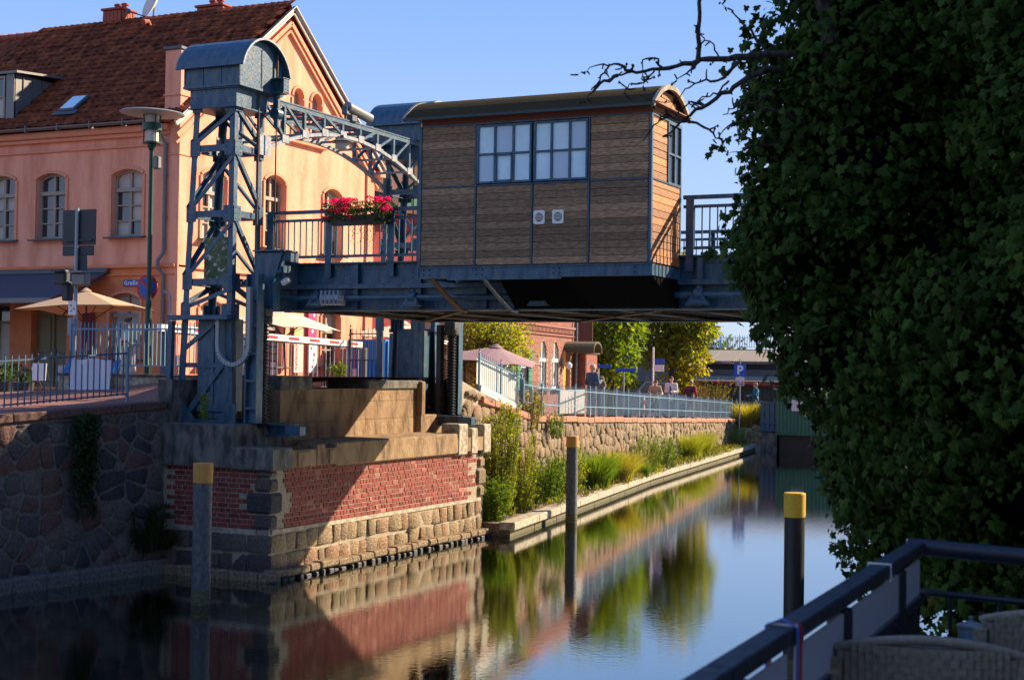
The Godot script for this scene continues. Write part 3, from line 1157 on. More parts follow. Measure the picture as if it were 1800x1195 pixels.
func make_house() -> void:
	var o := thing("salmon_house", "salmon plastered house with red tiled roof and tall sunlit gable", "house", Vector3(-32, 3.4, -39))
	var X := -26.75
	var Z := -33.78
	var tf := Transform3D(Basis(), Vector3(0, 0, Z))
	var tg := Transform3D(Basis(Vector3(0, 0, -1), Vector3.UP, Vector3.RIGHT), Vector3(X, 0, 0))
	var up := [[-29.1, -27.98, 7.9, 9.85, 0.16], [-31.98, -30.85, 7.9, 9.85, 0.16], [-33.95, -32.82, 7.9, 9.85, 0.16], [-36.8, -35.7, 7.9, 9.85, 0.16], [-39.6, -38.5, 7.9, 9.85, 0.16]]
	var low := [[-29.1, -28.0, 4.35, 6.25, 0.16], [-32.1, -30.72, 3.5, 5.98, 0.0], [-34.2, -32.95, 4.1, 5.98, 0.0]]
	var b := B.new()
	wall(b, tf, -44, X, 7.06, func(_u): return 11.1, up, 0.28)
	var gy := func(u): return 15.4 - absf(u - 39.2) * 0.835
	# gable: u runs along -z
	var gup := [[34.9, 36.1, 7.9, 9.95, 0.2], [38.05, 39.19, 7.9, 10.2, 0.22], [41.4, 42.55, 7.95, 10.15, 0.22], [39.5, 40.12, 11.55, 13.15, 0.31], [40.56, 41.2, 11.55, 13.15, 0.32]]
	var glow := [[38.05, 39.19, 4.2, 6.1, 0.2], [41.4, 42.55, 4.2, 6.1, 0.2], [34.9, 36.1, 4.2, 6.1, 0.2]]
	wall(b, tg, 33.78, 44.62, 3.3, gy, gup + glow, 0.3, [39.2])
	var w_ := put(b, "wall", o, "plaster")
	b = B.new()
	wall(b, tf, -44, X, 3.2, func(_u): return 6.98, low, 0.3)
	put(b, "ground_floor_wall", o, "plaster_low")
	b = B.new()
	b.quad(Vector3(X, 3.2, -44.62), Vector3(-44, 3.2, -44.62), Vector3(-44, 11.1, -44.62), Vector3(X, 11.1, -44.62), Vector3.FORWARD)
	wall(b, Transform3D(Basis(Vector3(0, 0, 1), Vector3.UP, Vector3.LEFT), Vector3(-44, 0, 0)), -44.62, -33.78, 3.2, func(u): return gy.call(-u), [], 0.1, [-39.2])
	put(b, "rear_wall", o, "plaster")
	# string course, cornice, corner pier, plinth
	b = B.new()
	b.cbox(Vector3(-35.37, 7.02, Z + 0.04), Vector3(17.3, 0.1, 0.2), 0.02)
	b.cbox(Vector3(-35.37, 6.78, Z + 0.02), Vector3(17.28, 0.05, 0.09), 0.01)
	put(b, "string_course", o, "plaster_low")
	b = B.new()
	b.cbox(Vector3(-35.5, 10.98, Z + 0.1), Vector3(17.0, 0.2, 0.26), 0.03)
	b.cbox(Vector3(-35.5, 10.82, Z + 0.05), Vector3(17.0, 0.12, 0.14), 0.02)
	b.cbox(Vector3(-35.5, 10.5, Z + 0.02), Vector3(17.0, 0.06, 0.08), 0.01)
	put(b, "cornice", o, "plaster_trim")
	b = B.new()
	b.cbox(Vector3(-26.95, 8.25, -34.05), Vector3(0.56, 9.9, 0.62), 0.02)
	put(b, "corner_pier", o, "plaster")
	b = B.new()
	b.cbox(Vector3(-26.95, 13.24, -34.05), Vector3(0.66, 0.1, 0.74), 0.02)
	put(b, "pier_cap", o, "zinc_dark")
	b = B.new()
	b.cbox(Vector3(-26.95, 11.9, -34.05), Vector3(0.62, 0.07, 0.68), 0.02)
	b.cbox(Vector3(-26.95, 10.2, -34.05), Vector3(0.62, 0.07, 0.68), 0.02)
	b.cbox(Vector3(X - 0.12, 7.02, -39.2), Vector3(0.4, 0.1, 10.8), 0.02)
	put(b, "pier_band", o, "plaster_trim")
	b = B.new()
	b.cbox(Vector3(X + 0.02, 8.0, -44.32), Vector3(0.1, 8.4, 0.5), 0.02)
	put(b, "corner_strip", o, "plaster_trim")
	b = B.new()
	for w in up + [low[0]]:
		surround(b, tf, w)
	for w in gup + glow:
		surround(b, tg, w)
	b.cbox(tg * Vector3(40.35, 11.42, 0.06), Vector3(2.1, 0.14, 0.2), 0.02, tg.basis)
	put(b, "window_surround", o, "plaster_trim")
	for w in up:
		window(o, tf, w, 0.2, 2, [[0.24, 0.04], [0.47, 0.04], [0.7, 0.11]])
	for i in gup.size():
		if i < 3:
			window(o, tg, gup[i], 0.24, 2, [[0.24, 0.04], [0.47, 0.04], [0.68, 0.11]])
		else:
			window(o, tg, gup[i], 0.24, 2, [[0.5, 0.05]], "frame", "glass", false)
	for w in glow:
		window(o, tg, w, 0.24, 2, [[0.3, 0.05], [0.62, 0.1]])
	window(o, tf, low[0], 0.2, 2, [[0.66, 0.11]], "frame")
	window(o, tf, low[2], 0.2, 2, [[0.7, 0.08]], "frame_olive")
	# double door with panels
	b = B.new()
	b.ext(Vector3(-32.1, 3.5, Z - 0.34), Vector3(-30.72, 5.98, Z - 0.26))
	for i in 2:
		var cx := -31.76 + i * 0.69
		for q in [[4.0, 0.7], [5.05, 1.1]]:
			b.cbox(Vector3(cx, q[0], Z - 0.25), Vector3(0.44, q[1], 0.05), 0.02)
	b.cbox(Vector3(-31.41, 4.74, Z - 0.24), Vector3(0.07, 2.46, 0.07), 0.01)
	var door := put(b, "door", o, "frame_olive")
	b = B.new()
	b.bar(Vector3(-31.32, 4.55, Z - 0.17), Vector3(-31.5, 4.55, Z - 0.17), 0.03, 0.03)
	b.cbox(Vector3(-31.33, 4.5, Z - 0.2), Vector3(0.06, 0.3, 0.02), 0.005)
	put(b, "handle", door, "zinc_dark")
	# downpipe with swan neck and gutter
	b = B.new()
	b.tube(PackedVector3Array([Vector3(-27.16, 11.0, Z + 0.35), Vector3(-27.16, 10.75, Z + 0.3), Vector3(-27.1, 10.5, Z + 0.12), Vector3(-27.1, 7.5, Z + 0.12), Vector3(-27.1, 7.35, Z + 0.16), Vector3(-27.18, 7.15, Z + 0.27), Vector3(-27.18, 6.95, Z + 0.27), Vector3(-27.08, 6.75, Z + 0.14), Vector3(-27.08, 3.4, Z + 0.12)]), PackedFloat32Array([0.055]), 10)
	for y in [9.6, 8.4, 6.0, 4.9]:
		b.lathe([Vector2(0.0, -0.03), Vector2(0.07, -0.03), Vector2(0.07, 0.03), Vector2(0.0, 0.03)], 10, Transform3D(Basis(), Vector3(-27.09, y, Z + 0.12)))
	put(b, "downpipe", o, "zinc")
	b = B.new()
	for k in 6:
		var a0 := PI + PI * k / 6.0
		var a1 := PI + PI * (k + 1) / 6.0
		var p := Vector3(-44, 11.16 + 0.085 * sin(a0), Z + 0.42 + 0.085 * cos(a0))
		var q := Vector3(-44, 11.16 + 0.085 * sin(a1), Z + 0.42 + 0.085 * cos(a1))
		var e := Vector3(16.95, 0, 0)
		b.quad(p, p + e, q + e, q, Vector3(0, sin(a0 + 0.26), cos(a0 + 0.26)))
	for i in 14:
		b.cbox(Vector3(-43 + i * 1.22, 11.13, Z + 0.42), Vector3(0.03, 0.2, 0.2), 0.004)
	put(b, "gutter", o, "zinc")
	# roof: two tiled slopes, verge boards, ridge
	var sl := Vector2(5.42, 4.4)
	var L := sl.length()
	var n1 := Vector3(0, sl.x, sl.y).normalized()
	var yv := Vector3(0, sl.y, -sl.x).normalized()
	var t1 := Transform3D(Basis(Vector3.RIGHT, yv, n1), Vector3(0, 11.2, Z + 0.36))
	b = B.new()
	b.quad(Vector3(-44, 11.2, Z + 0.36), Vector3(-26.5, 11.2, Z + 0.36), Vector3(-26.5, 15.62, -39.2), Vector3(-44, 15.62, -39.2), n1)
	b.quad(Vector3(-44, 11.2, -44.98), Vector3(-26.5, 11.2, -44.98), Vector3(-26.5, 15.62, -39.2), Vector3(-44, 15.62, -39.2), Vector3(0, 1, -1))
	b.quad(Vector3(-44, 11.08, Z + 0.36), Vector3(-26.5, 11.08, Z + 0.36), Vector3(-26.5, 15.5, -39.2), Vector3(-44, 15.5, -39.2), -n1)
	b.quad(Vector3(-44, 11.08, -44.98), Vector3(-26.5, 11.08, -44.98), Vector3(-26.5, 15.5, -39.2), Vector3(-44, 15.5, -39.2), Vector3(0, -1, 1))
	b.quad(Vector3(-44, 11.08, Z + 0.36), Vector3(-26.5, 11.08, Z + 0.36), Vector3(-26.5, 11.2, Z + 0.36), Vector3(-44, 11.2, Z + 0.36), Vector3.BACK)
	var roof := put(b, "roof", o, "roof_tile")
	b = B.new()
	tiles(b, t1, -37.0, -26.55, -0.05, L + 0.1, func(u, s): return not (u < -33.2 and s > 0.3 and s < 2.1))
	tag(put(b, "roof_tiles", roof, "roof_tile"), "", "", "", "stuff")
	b = B.new()
	var x := -44.0
	while x < -26.6:
		b.lathe([Vector2(0.12, -0.2), Vector2(0.14, 0.14), Vector2(0.165, 0.15), Vector2(0.165, 0.2), Vector2(0.0, 0.2)], 8, Transform3D(Basis(Vector3.BACK, PI / 2), Vector3(x, 15.63, -39.2)))
		x += 0.38
	put(b, "ridge_tile", roof, "clay")
	b = B.new()
	for s in [1.0, -1.0]:
		var A := Vector3(-26.56, 11.02, -39.2 + s * 5.78)
		var Cc := Vector3(-26.56, 15.5, -39.2)
		b.bar(A, Cc, 0.06, 0.15, n1 * Vector3(1, 1, s))
		b.bar(A + Vector3(0.05, 0.14, 0), Cc + Vector3(0.05, 0.14, 0), 0.12, 0.03, n1 * Vector3(1, 1, s))
	put(b, "verge_board", roof, "offwhite")
	b = B.new()
	for s in [1.0, -1.0]:
		var A := Vector3(-26.68, 10.72, -39.2 + s * 5.6)
		var Cc := Vector3(-26.68, 15.12, -39.2)
		b.bar(A, Cc, 0.14, 0.14, n1 * Vector3(1, 1, s))
		b.bar(A + Vector3(-0.02, -0.22, 0), Cc + Vector3(-0.02, -0.24, 0), 0.1, 0.07, n1 * Vector3(1, 1, s))
	b.cbox(Vector3(-26.6, 10.95, -44.75), Vector3(0.3, 0.22, 0.4), 0.03)
	put(b, "verge_moulding", roof, "plaster_trim")
	# chimneys clad in clay shingles
	for w in [[-33.63, -39.2, 0.78, 0.68, 16.12], [-29.75, -39.3, 1.0, 0.5, 15.92]]:
		b = B.new()
		b.ext(Vector3(w[0] - w[2] / 2 + 0.03, 14.6, w[1] - w[3] / 2 + 0.03), Vector3(w[0] + w[2] / 2 - 0.03, w[4], w[1] + w[3] / 2 - 0.03))
		var ch := put(b, "chimney", roof, "clay")
		b = B.new()
		for j in 5:
			for i in 5:
				for f in 4:
					var fb := Basis(Vector3.UP, f * PI / 2)
					var wid: float = w[2] if f % 2 == 0 else w[3]
					var dep: float = w[3] if f % 2 == 0 else w[2]
					var y: float = w[4] - 0.22 - j * 0.34
					b.cbox(Vector3(w[0], y, w[1]) + fb * Vector3((i - 2) * wid / 5.0, 0, dep / 2 + 0.01 + rd(0, 0.01)), Vector3(wid / 5.0 - 0.01, 0.36, 0.03), 0.01, fb * Basis(Vector3.RIGHT, -0.06))
		b.cbox(Vector3(w[0], w[4] + 0.02, w[1]), Vector3(w[2] + 0.14, 0.08, w[3] + 0.14), 0.02)
		for i in 2:
			b.lathe([Vector2(0.1, 0), Vector2(0.1, 0.13), Vector2(0.13, 0.14), Vector2(0.13, 0.19), Vector2(0.02, 0.24), Vector2(0, 0.24)], 10, Transform3D(Basis(), Vector3(w[0] - 0.05 + i * 0.3, w[4] + 0.05, w[1])))
		put(b, "chimney_cladding", roof, "clay").set_meta("label", "clay shingles under a thin cap with metal flues")
	# skylight
	var sk := t1 * Vector3(-31.0, 1.1, 0.12)
	b = B.new()
	b.cbox(sk, Vector3(0.62, 0.86, 0.1), 0.02, t1.basis)
	b.cbox(sk + t1.basis * Vector3(0, -0.5, -0.02), Vector3(0.9, 0.22, 0.04), 0.01, t1.basis)
	var lt := put(b, "skylight", roof, "zinc_dark")
	b = B.new()
	b.box(sk + t1.basis.z * 0.055, Vector3(0.5, 0.72, 0.01), t1.basis)
	put(b, "pane", lt, "film")
	# dormer at the left, zinc cheeks and shed roof
	b = B.new()
	var dz := Z - 0.15
	b.prism(PackedVector2Array([Vector2(0, 11.55), Vector2(0, 13.0), Vector2(-1.75, 12.98)]), Transform3D(Basis(Vector3(0, 0, 1), Vector3.UP, Vector3.LEFT), Vector3(-33.1, 0, dz)), 0.0, 0.1)
	b.ext(Vector3(-36.8, 11.5, dz - 0.04), Vector3(-33.15, 11.62, dz + 0.04))
	b.ext(Vector3(-33.42, 11.5, dz - 0.04), Vector3(-33.1, 13.0, dz + 0.02))
	for i in 3:
		b.bar(Vector3(-33.08, 11.9 + i * 0.32, dz - 0.35 - i * 0.4), Vector3(-33.08, 12.98, dz - 0.35 - i * 0.4), 0.02, 0.03)
	b.bar(Vector3(-35.0, 13.03, dz + 0.12), Vector3(-35.0, 13.2, dz - 2.1), 4.2, 0.07)
	var dm := put(b, "dormer", roof, "zinc")
	window(o, Transform3D(Basis(), Vector3(0, 0, dz)), [-34.75, -33.46, 11.66, 12.95, 0.0], 0.02, 2, [[0.5, 0.05]], "frame", "glass", false, true, "dormer_window")
	# vent pipe near the ridge
	b = B.new()
	b.tube(PackedVector3Array([t1 * Vector3(-31.55, 6.3, 0), t1 * Vector3(-31.55, 6.3, 0.25), t1 * Vector3(-31.55, 6.1, 0.34)]), PackedFloat32Array([0.1]), 8)
	put(b, "roof_vent", roof, "clay")
	# satellite dish on its own
	var d := thing("satellite_dish", "large weathered satellite dish behind the ridge of the salmon house", "satellite dish", Vector3(-32.3, 15.5, -39.6))
	b = B.new()
	var tb := Transform3D(Basis.looking_at(Vector3(0.75, 0.45, -0.2)) * Basis(Vector3.RIGHT, -PI / 2), Vector3(-32.25, 16.2, -39.4))
	tb = Transform3D(Basis(Vector3.UP, -0.55) * Basis(Vector3.RIGHT, PI / 2 - 0.35), Vector3(-32.25, 16.35, -39.4))
	b.lathe([Vector2(0.0, 0.0), Vector2(0.3, 0.03), Vector2(0.5, 0.09), Vector2(0.62, 0.15), Vector2(0.62, 0.17), Vector2(0.5, 0.11), Vector2(0.3, 0.05), Vector2(0, 0.02)], 24, tb)
	put(b, "dish", d, "offwhite")
	b = B.new()
	b.tube(PackedVector3Array([Vector3(-32.35, 15.4, -39.4), Vector3(-32.35, 16.3, -39.45)]), PackedFloat32Array([0.03]))
	b.rod(tb * Vector3(0, 0.12, 0.6), tb * Vector3(0.1, 0.7, 0.75), 0.02)
	b.cbox(tb * Vector3(0.1, 0.74, 0.75), Vector3(0.12, 0.16, 0.12), 0.03)
	put(b, "feed_arm", d, "zinc_dark")
	# awning
	var aw := thing("awning", "dark grey shop awning opened over the house door", "awning", Vector3(-32.5, 6.8, Z))
	b = B.new()
	var A := Vector3(-37, 6.84, Z + 0.12)
	var Cn := Vector3(-29.15, 6.84, Z + 0.12)
	var fo := Vector3(0, -0.86, 2.25)
	b.quad(A, Cn, Cn + fo, A + fo, Vector3(0, 1, 0.4))
	b.quad(A + Vector3(0, -0.012, 0), Cn + Vector3(0, -0.012, 0), Cn + fo + Vector3(0, -0.012, 0), A + fo + Vector3(0, -0.012, 0), Vector3(0, -1, -0.4))
	put(b, "canopy", aw, "awning")
	b = B.new()
	b.cbox((A + Cn) / 2 + fo + Vector3(0, -0.05, 0.03), Vector3(7.9, 0.16, 0.07), 0.02)
	put(b, "front_rail", aw, "zinc")
	b = B.new()
	b.cbox((A + Cn) / 2 + Vector3(0.02, 0.06, -0.02), Vector3(7.9, 0.16, 0.16), 0.03)
	b.bar(Cn + Vector3(-0.05, -0.1, 0), Cn + fo * 0.55 + Vector3(-0.25, -0.28, 0), 0.06, 0.06)
	b.bar(Cn + fo * 0.55 + Vector3(-0.25, -0.28, 0), Cn + fo + Vector3(-0.1, -0.06, 0), 0.06, 0.06)
	put(b, "arm", aw, "zinc_dark")
	# street name plate
	var sp := thing("street_sign", "blue street name plate on the salmon facade", "street sign", Vector3(-28.2, 6.46, Z))
	b = B.new()
	b.cbox(Vector3(-28.2, 6.54, Z + 0.02), Vector3(0.82, 0.2, 0.02), 0.005)
	put(b, "plate", sp, "sign_blue")
	text("Große Burgstr.", sp, Vector3(-28.57, 6.54, Z + 0.032), 0.13, "white", Basis(), 0)


func text(s: String, p: Node, at: Vector3, h: float, m: String, bs := Basis(), al := 1) -> void:
	var f := SystemFont.new()
	f.font_names = PackedStringArray(["Droid Sans"])
	f.font_weight = 700
	var tm := TextMesh.new()
	tm.text = s
	tm.font = f
	tm.font_size = 32
	tm.pixel_size = h / 24.0
	tm.depth = 0.004
	tm.horizontal_alignment = [HORIZONTAL_ALIGNMENT_LEFT, HORIZONTAL_ALIGNMENT_CENTER][al]
	inst(tm, "lettering", p, m, Transform3D(bs, at))


func make_far_buildings() -> void:
	# red plastered house with green boarded gable, beyond the far tower
	var o := thing("red_house", "red plastered house with green boarded upper gable behind the far tower", "house", Vector3(-32, 3, -52))
	var ax := Vector3(0.3, 0, -0.954).normalized()
	var nrm := Vector3(0.954, 0, 0.3).normalized()
	var t := Transform3D(Basis(ax, Vector3.UP, nrm), Vector3(-30.6, 0, -46.5))
	var b := B.new()
	var wn := [[1.6, 2.5, 6.6, 7.9, 0.12], [4.2, 5.1, 6.6, 7.9, 0.12]]
	wall(b, t, -1.5, 9.5, 2.4, func(_u): return 10.4, wn, 0.2)
	b.quad(t * Vector3(9.5, 2.4, 0), t * Vector3(9.5, 10.4, 0), t * Vector3(9.5, 10.4, -8), t * Vector3(9.5, 2.4, -8), t.basis.x)
	b.quad(t * Vector3(-1.5, 2.4, 0), t * Vector3(-1.5, 10.4, 0), t * Vector3(-1.5, 10.4, -8), t * Vector3(-1.5, 2.4, -8), -t.basis.x)
	b.quad(t * Vector3(-1.5, 2.4, -8), t * Vector3(-1.5, 10.4, -8), t * Vector3(9.5, 10.4, -8), t * Vector3(9.5, 2.4, -8), -t.basis.z)
	put(b, "wall", o, "plaster_red")
	for w in wn:
		window(o, t, w, 0.14, 2, [[0.6, 0.06]], "white")
	b = B.new()
	b.bar(t * Vector3(-1.9, 10.42, 0.35), t * Vector3(9.9, 10.42, 0.35), 0.2, 0.16)
	b.prism(PackedVector2Array([Vector2(0.5, 10.3), Vector2(-4, 13.2), Vector2(-8.5, 10.3)]), Transform3D(Basis(t.basis.z, Vector3.UP, -t.basis.x), t * Vector3(-1.9, 0, 0)), 0.0, -11.8)
	put(b, "roof", o, "rust")
	b = B.new()
	for i in 17:
		var u := 3.9 + i * 0.3
		var top := 13.2 - absf(u - 6.3) * 1.15
		if top > 10.5:
			b.cbox(t * Vector3(u, (10.5 + top) / 2, 0.2), Vector3(0.28, top - 10.5, 0.05), 0.01, t.basis)
	var gb := put(b, "boarded_gable", o, "greenboard")
	b = B.new()
	for s in [1.0, -1.0]:
		b.bar(t * Vector3(6.3 + s * 2.6, 10.35, 0.2), t * Vector3(6.3, 13.35, 0.2), 0.4, 0.2, t.basis.z)
	put(b, "verge", o, "rust")
	# brick house with arched windows
	o = thing("brick_house", "red brick house with tall arched white windows and green shutters", "house", Vector3(-24, 2.6, -50))
	ax = Vector3(-0.163, 0, -0.987).normalized()
	nrm = Vector3(0.987, 0, -0.163)
	t = Transform3D(Basis(ax, Vector3.UP, nrm), Vector3(-21.3, 0, -41.5))
	var bw := [[8.65, 9.65, 3.5, 5.3, 0.49], [10.5, 11.5, 3.5, 5.3, 0.49], [3.7, 4.6, 3.5, 4.9, 0.1], [5.9, 6.8, 3.5, 4.9, 0.1], [12.3, 13.4, 2.5, 5.0, 0.0]]
	b = B.new()
	wall(b, t, 3.0, 13.9, 2.2, func(_u): return 6.5, bw, 0.3)
	b.quad(t * Vector3(3, 2.2, 0), t * Vector3(3, 6.5, 0), t * Vector3(3, 6.5, -3), t * Vector3(3, 2.2, -3), -t.basis.x)
	b.quad(t * Vector3(13.9, 2.2, 0), t * Vector3(13.9, 6.5, 0), t * Vector3(13.9, 6.5, -3), t * Vector3(13.9, 2.2, -3), t.basis.x)
	b.quad(t * Vector3(3, 2.2, -3), t * Vector3(3, 6.5, -3), t * Vector3(13.9, 6.5, -3), t * Vector3(13.9, 2.2, -3), -t.basis.z)
	b.quad(t * Vector3(3, 6.5, 0), t * Vector3(13.9, 6.5, 0), t * Vector3(13.9, 6.5, -3), t * Vector3(3, 6.5, -3), Vector3.UP)
	put(b, "wall", o, "mortar")
	b = B.new()
	for r in 84:
		var y := 2.3 + r * 0.1
		if y > 6.45:
			break
		var u := 3.13 + 0.13 * (r % 2)
		while u < 13.8:
			var skip := false
			for w in bw:
				var yt: float = w[3] - (w[4] * pow(absf(u - (w[0] + w[1]) / 2) / ((w[1] - w[0]) / 2), 2.0) if w[4] > 0.0 else 0.0)
				if u + 0.12 > w[0] and u - 0.12 < w[1] and y > w[2] - 0.04 and y < yt + 0.04:
					skip = true
			if not skip:
				var s := rd(0.75, 1.15)
				b.col = Color(0.47 * s, 0.21 * s * rd(0.9, 1.1), 0.15 * s)
				var q := t * Vector3(u, y, 0.012)
				b.quad(q + ax * -0.122 + Vector3(0, -0.042, 0), q + ax * 0.122 + Vector3(0, -0.042, 0), q + ax * 0.122 + Vector3(0, 0.042, 0), q + ax * -0.122 + Vector3(0, 0.042, 0), nrm)
				b.quad(q + ax * -0.122 + Vector3(0, -0.042, 0), q + ax * 0.122 + Vector3(0, -0.042, 0), q + ax * 0.122 + Vector3(0, -0.042, 0) - nrm * 0.02, q + ax * -0.122 + Vector3(0, -0.042, 0) - nrm * 0.02, Vector3.DOWN)
			u += 0.26
	# dentil frieze
	for i in 54:
		b.col = Color(0.42, 0.2, 0.15) if i % 3 else Color(0.3, 0.14, 0.11)
		b.box(t * Vector3(3.1 + i * 0.2, 5.72, 0.05), Vector3(0.12, 0.16, 0.1), t.basis)
	b.col = Color(0.4, 0.19, 0.14)
	b.box(t * Vector3(8.45, 5.88, 0.06), Vector3(10.9, 0.1, 0.16), t.basis)
	b.box(t * Vector3(8.45, 5.56, 0.03), Vector3(10.9, 0.07, 0.08), t.basis)
	tag(put(b, "brickwork", o, "brickmix"), "", "", "", "stuff")
	for i in 4:
		window(o, t, bw[i], 0.12, 2, [[0.6, 0.12]], "white")
	b = B.new()
	for w in [bw[2], bw[3]]:
		for s in [w[0] - 0.3, w[1] + 0.3]:
			b.cbox(t * Vector3(s, 4.2, 0.06), Vector3(0.5, 1.5, 0.05), 0.01, t.basis)
			for k in 7:
				b.box(t * Vector3(s, 3.58 + k * 0.2, 0.09), Vector3(0.4, 0.03, 0.03), t.basis)
	put(b, "shutter", o, "greenboard")
	b = B.new()
	b.cbox(t * Vector3(12.85, 3.75, -0.2), Vector3(1.05, 2.5, 0.08), 0.02, t.basis)
	for y in [3.0, 4.2]:
		b.cbox(t * Vector3(12.88, y, -0.15), Vector3(0.6, 0.9, 0.04), 0.01, t.basis)
	put(b, "door", o, "ochre")
	# arched canopy over the door
	b = B.new()
	var cv := PackedVector2Array()
	for i in 9:
		var a := PI * i / 8.0
		cv.append(Vector2(0.75 * cos(a), 0.36 * sin(a)))
	for i in 9:
		var a := PI * (8 - i) / 8.0
		cv.append(Vector2(0.68 * cos(a), 0.29 * sin(a)))
	b.prism(cv, Transform3D(t.basis, t * Vector3(12.9, 5.0, 0)), 0.0, 1.25)
	b.bar(t * Vector3(12.2, 4.96, 0.1), t * Vector3(12.2, 4.96, 1.25), 0.07, 0.12)
	b.bar(t * Vector3(13.6, 4.96, 0.1), t * Vector3(13.6, 4.96, 1.25), 0.07, 0.12)
	put(b, "door_canopy", o, "moss")
	b = B.new()
	b.rod(t * Vector3(13.75, 2.4, 0.15), t * Vector3(13.75, 6.5, 0.15), 0.06)
	put(b, "downpipe", o, "zinc")
	b = B.new()
	b.lathe([Vector2(0.02, -0.16), Vector2(0.13, -0.08), Vector2(0.15, 0.04), Vector2(0.02, 0.16)], 10, Transform3D(Basis(), t * Vector3(12.1, 4.4, 0.25)))
	put(b, "door_lamp", o, "white")
	b = B.new()
	for i in 3:
		b.cbox(t * Vector3(12.9, 2.3 + i * 0.15, 0.9 - i * 0.3), Vector3(1.8, 0.15, 0.7), 0.02, t.basis)
	put(b, "door_step", o, "redstone")
	# lower brick wing beside it, with darker tiled upper floor behind
	o = thing("brick_wing", "low red brick extension at the right corner of the arched window house", "brick annex", Vector3(-23, 2.4, -57))
	t = Transform3D(Basis(Vector3(0.97, 0, -0.24).normalized(), Vector3.UP, Vector3(0.24, 0, 0.97).normalized()), Vector3(-24.15, 0, -55.1))
	b = B.new()
	b.box(t * Vector3(0.55, 3.55, -1.6), Vector3(1.1, 2.7, 3.1), t.basis)
	put(b, "wall", o, "mortar")
	b = B.new()
	for r in 27:
		for k in 5:
			b.col = Color(0.46, 0.19, 0.14) * rd(0.75, 1.15)
			var u := 0.11 + k * 0.21 + 0.05 * (r % 2)
			if u < 1.04:
				b.box(t * Vector3(u, 2.26 + r * 0.1, -0.04), Vector3(0.19, 0.085, 0.04), t.basis)
		for k in 13:
			b.col = Color(0.46, 0.19, 0.14) * rd(0.75, 1.15)
			b.box(t * Vector3(1.1, 2.26 + r * 0.1, -0.2 - k * 0.23), Vector3(0.04, 0.085, 0.21), t.basis)
	tag(put(b, "brickwork", o, "brickmix"), "", "", "", "stuff")
	b = B.new()
	b.cbox(t * Vector3(0.55, 4.95, -1.6), Vector3(1.3, 0.1, 3.4), 0.02, t.basis)
	put(b, "coping", o, "rooffelt")
	b = B.new()
	for i in 6:
		b.cbox(t * Vector3(0.1 + i * 0.14, 6.2, -3.4), Vector3(0.13, 2.5, 0.08), 0.01, t.basis)
	put(b, "board_cladding", o, "rust")
	# shed: two flat roofs, dark and green board fronts, tan end
	o = thing("boat_shed", "long weathered boat shed with grey roofs and dark plank doors", "shed", Vector3(-24, 1.6, -84))
	ax = Vector3(0.995, 0, -0.1).normalized()
	nrm = Vector3(0.1, 0, 0.995).normalized()
	t = Transform3D(Basis(ax, Vector3.UP, nrm).scaled(Vector3.ONE * 1.08), Vector3(-29.05, -0.33, -86.9))
	b = B.new()
	b.box(t * Vector3(8.0, 3.0, -4.0), Vector3(15.8, 3.2, 6), t.basis)
	b.box(t * Vector3(7.6, 4.45, -2.6), Vector3(17.0, 0.5, 4.5), t.basis)
	put(b, "inner_wall", o, "steel_dark")
	for i in 9:
		b = B.new()
		b.cbox(t * Vector3(-0.35 + i * 1.36 + 0.68, 5.15, -1.6), Vector3(1.34, 0.09, 3.4), 0.02, t.basis * Basis(Vector3.RIGHT, 0.2))
		put(b, "roof_panel", o, "rooffelt")
	b = B.new()
	b.cbox(t * Vector3(6.0, 4.2, 0.5), Vector3(13.0, 0.34, 0.14), 0.02, t.basis)
	put(b, "fascia", o, "zinc_dark")
	b = B.new()
	b.cbox(t * Vector3(6.2, 3.9, 0.85), Vector3(12.4, 0.09, 1.4), 0.02, t.basis * Basis(Vector3.RIGHT, 0.28))
	put(b, "lower_roof", o, "rooffelt")
	b = B.new()
	b.cbox(t * Vector3(3.1, 3.62, 1.75), Vector3(3.4, 0.14, 0.2), 0.02, t.basis * Basis(Vector3.BACK, -0.03))
	b.cbox(t * Vector3(8.2, 3.5, 1.75), Vector3(6.8, 0.16, 0.2), 0.02, t.basis)
	put(b, "red_gutter_board", o, "plaster_red")
	for i in 44:
		var u := 1.5 + i * 0.22
		b = B.new()
		b.cbox(t * Vector3(u, 2.55, 1.5 + rd(-0.01, 0.01)), Vector3(0.2, 1.9, 0.05), 0.012, t.basis)
		put(b, "plank", o, "darkwood" if i < 19 else "olivewood")
	b = B.new()
	b.prism(PackedVector2Array([Vector2(-0.2, 1.5), Vector2(1.35, 1.5), Vector2(1.35, 3.2), Vector2(-0.2, 4.1)]), Transform3D(t.basis, t * Vector3(0, 0, 0.9)), 0.0, 0.08)
	put(b, "end_panel", o, "tanboard")
	b = B.new()
	b.cbox(t * Vector3(8.2, 2.5, 1.58), Vector3(1.35, 1.7, 0.04), 0.01, t.basis)
	b.cbox(t * Vector3(10.9, 2.15, 1.6), Vector3(1.5, 0.95, 0.05), 0.05, t.basis)
	put(b, "notice_board", o, "pale_cloth")
	# green floating boathouse
	o = thing("boathouse", "green corrugated boathouse standing on the water at the canal end", "boathouse", Vector3(-18, 0, -80))
	b = B.new()
	b.ext(Vector3(-21.4, 0.9, -83), Vector3(-14.5, 3.3, -78.1))
	put(b, "wall", o, "boat_green")
	for i in 34:
		b = B.new()
		b.cbox(Vector3(-21.3 + i * 0.2, 2.1, -78.06), Vector3(0.11, 2.3, 0.07), 0.03)
		put(b, "corrugation", o, "boat_green")
	b = B.new()
	b.cbox(Vector3(-17.95, 3.36, -80.5), Vector3(7.2, 0.1, 5.2), 0.03)
	put(b, "roof", o, "rooffelt")
	b = B.new()
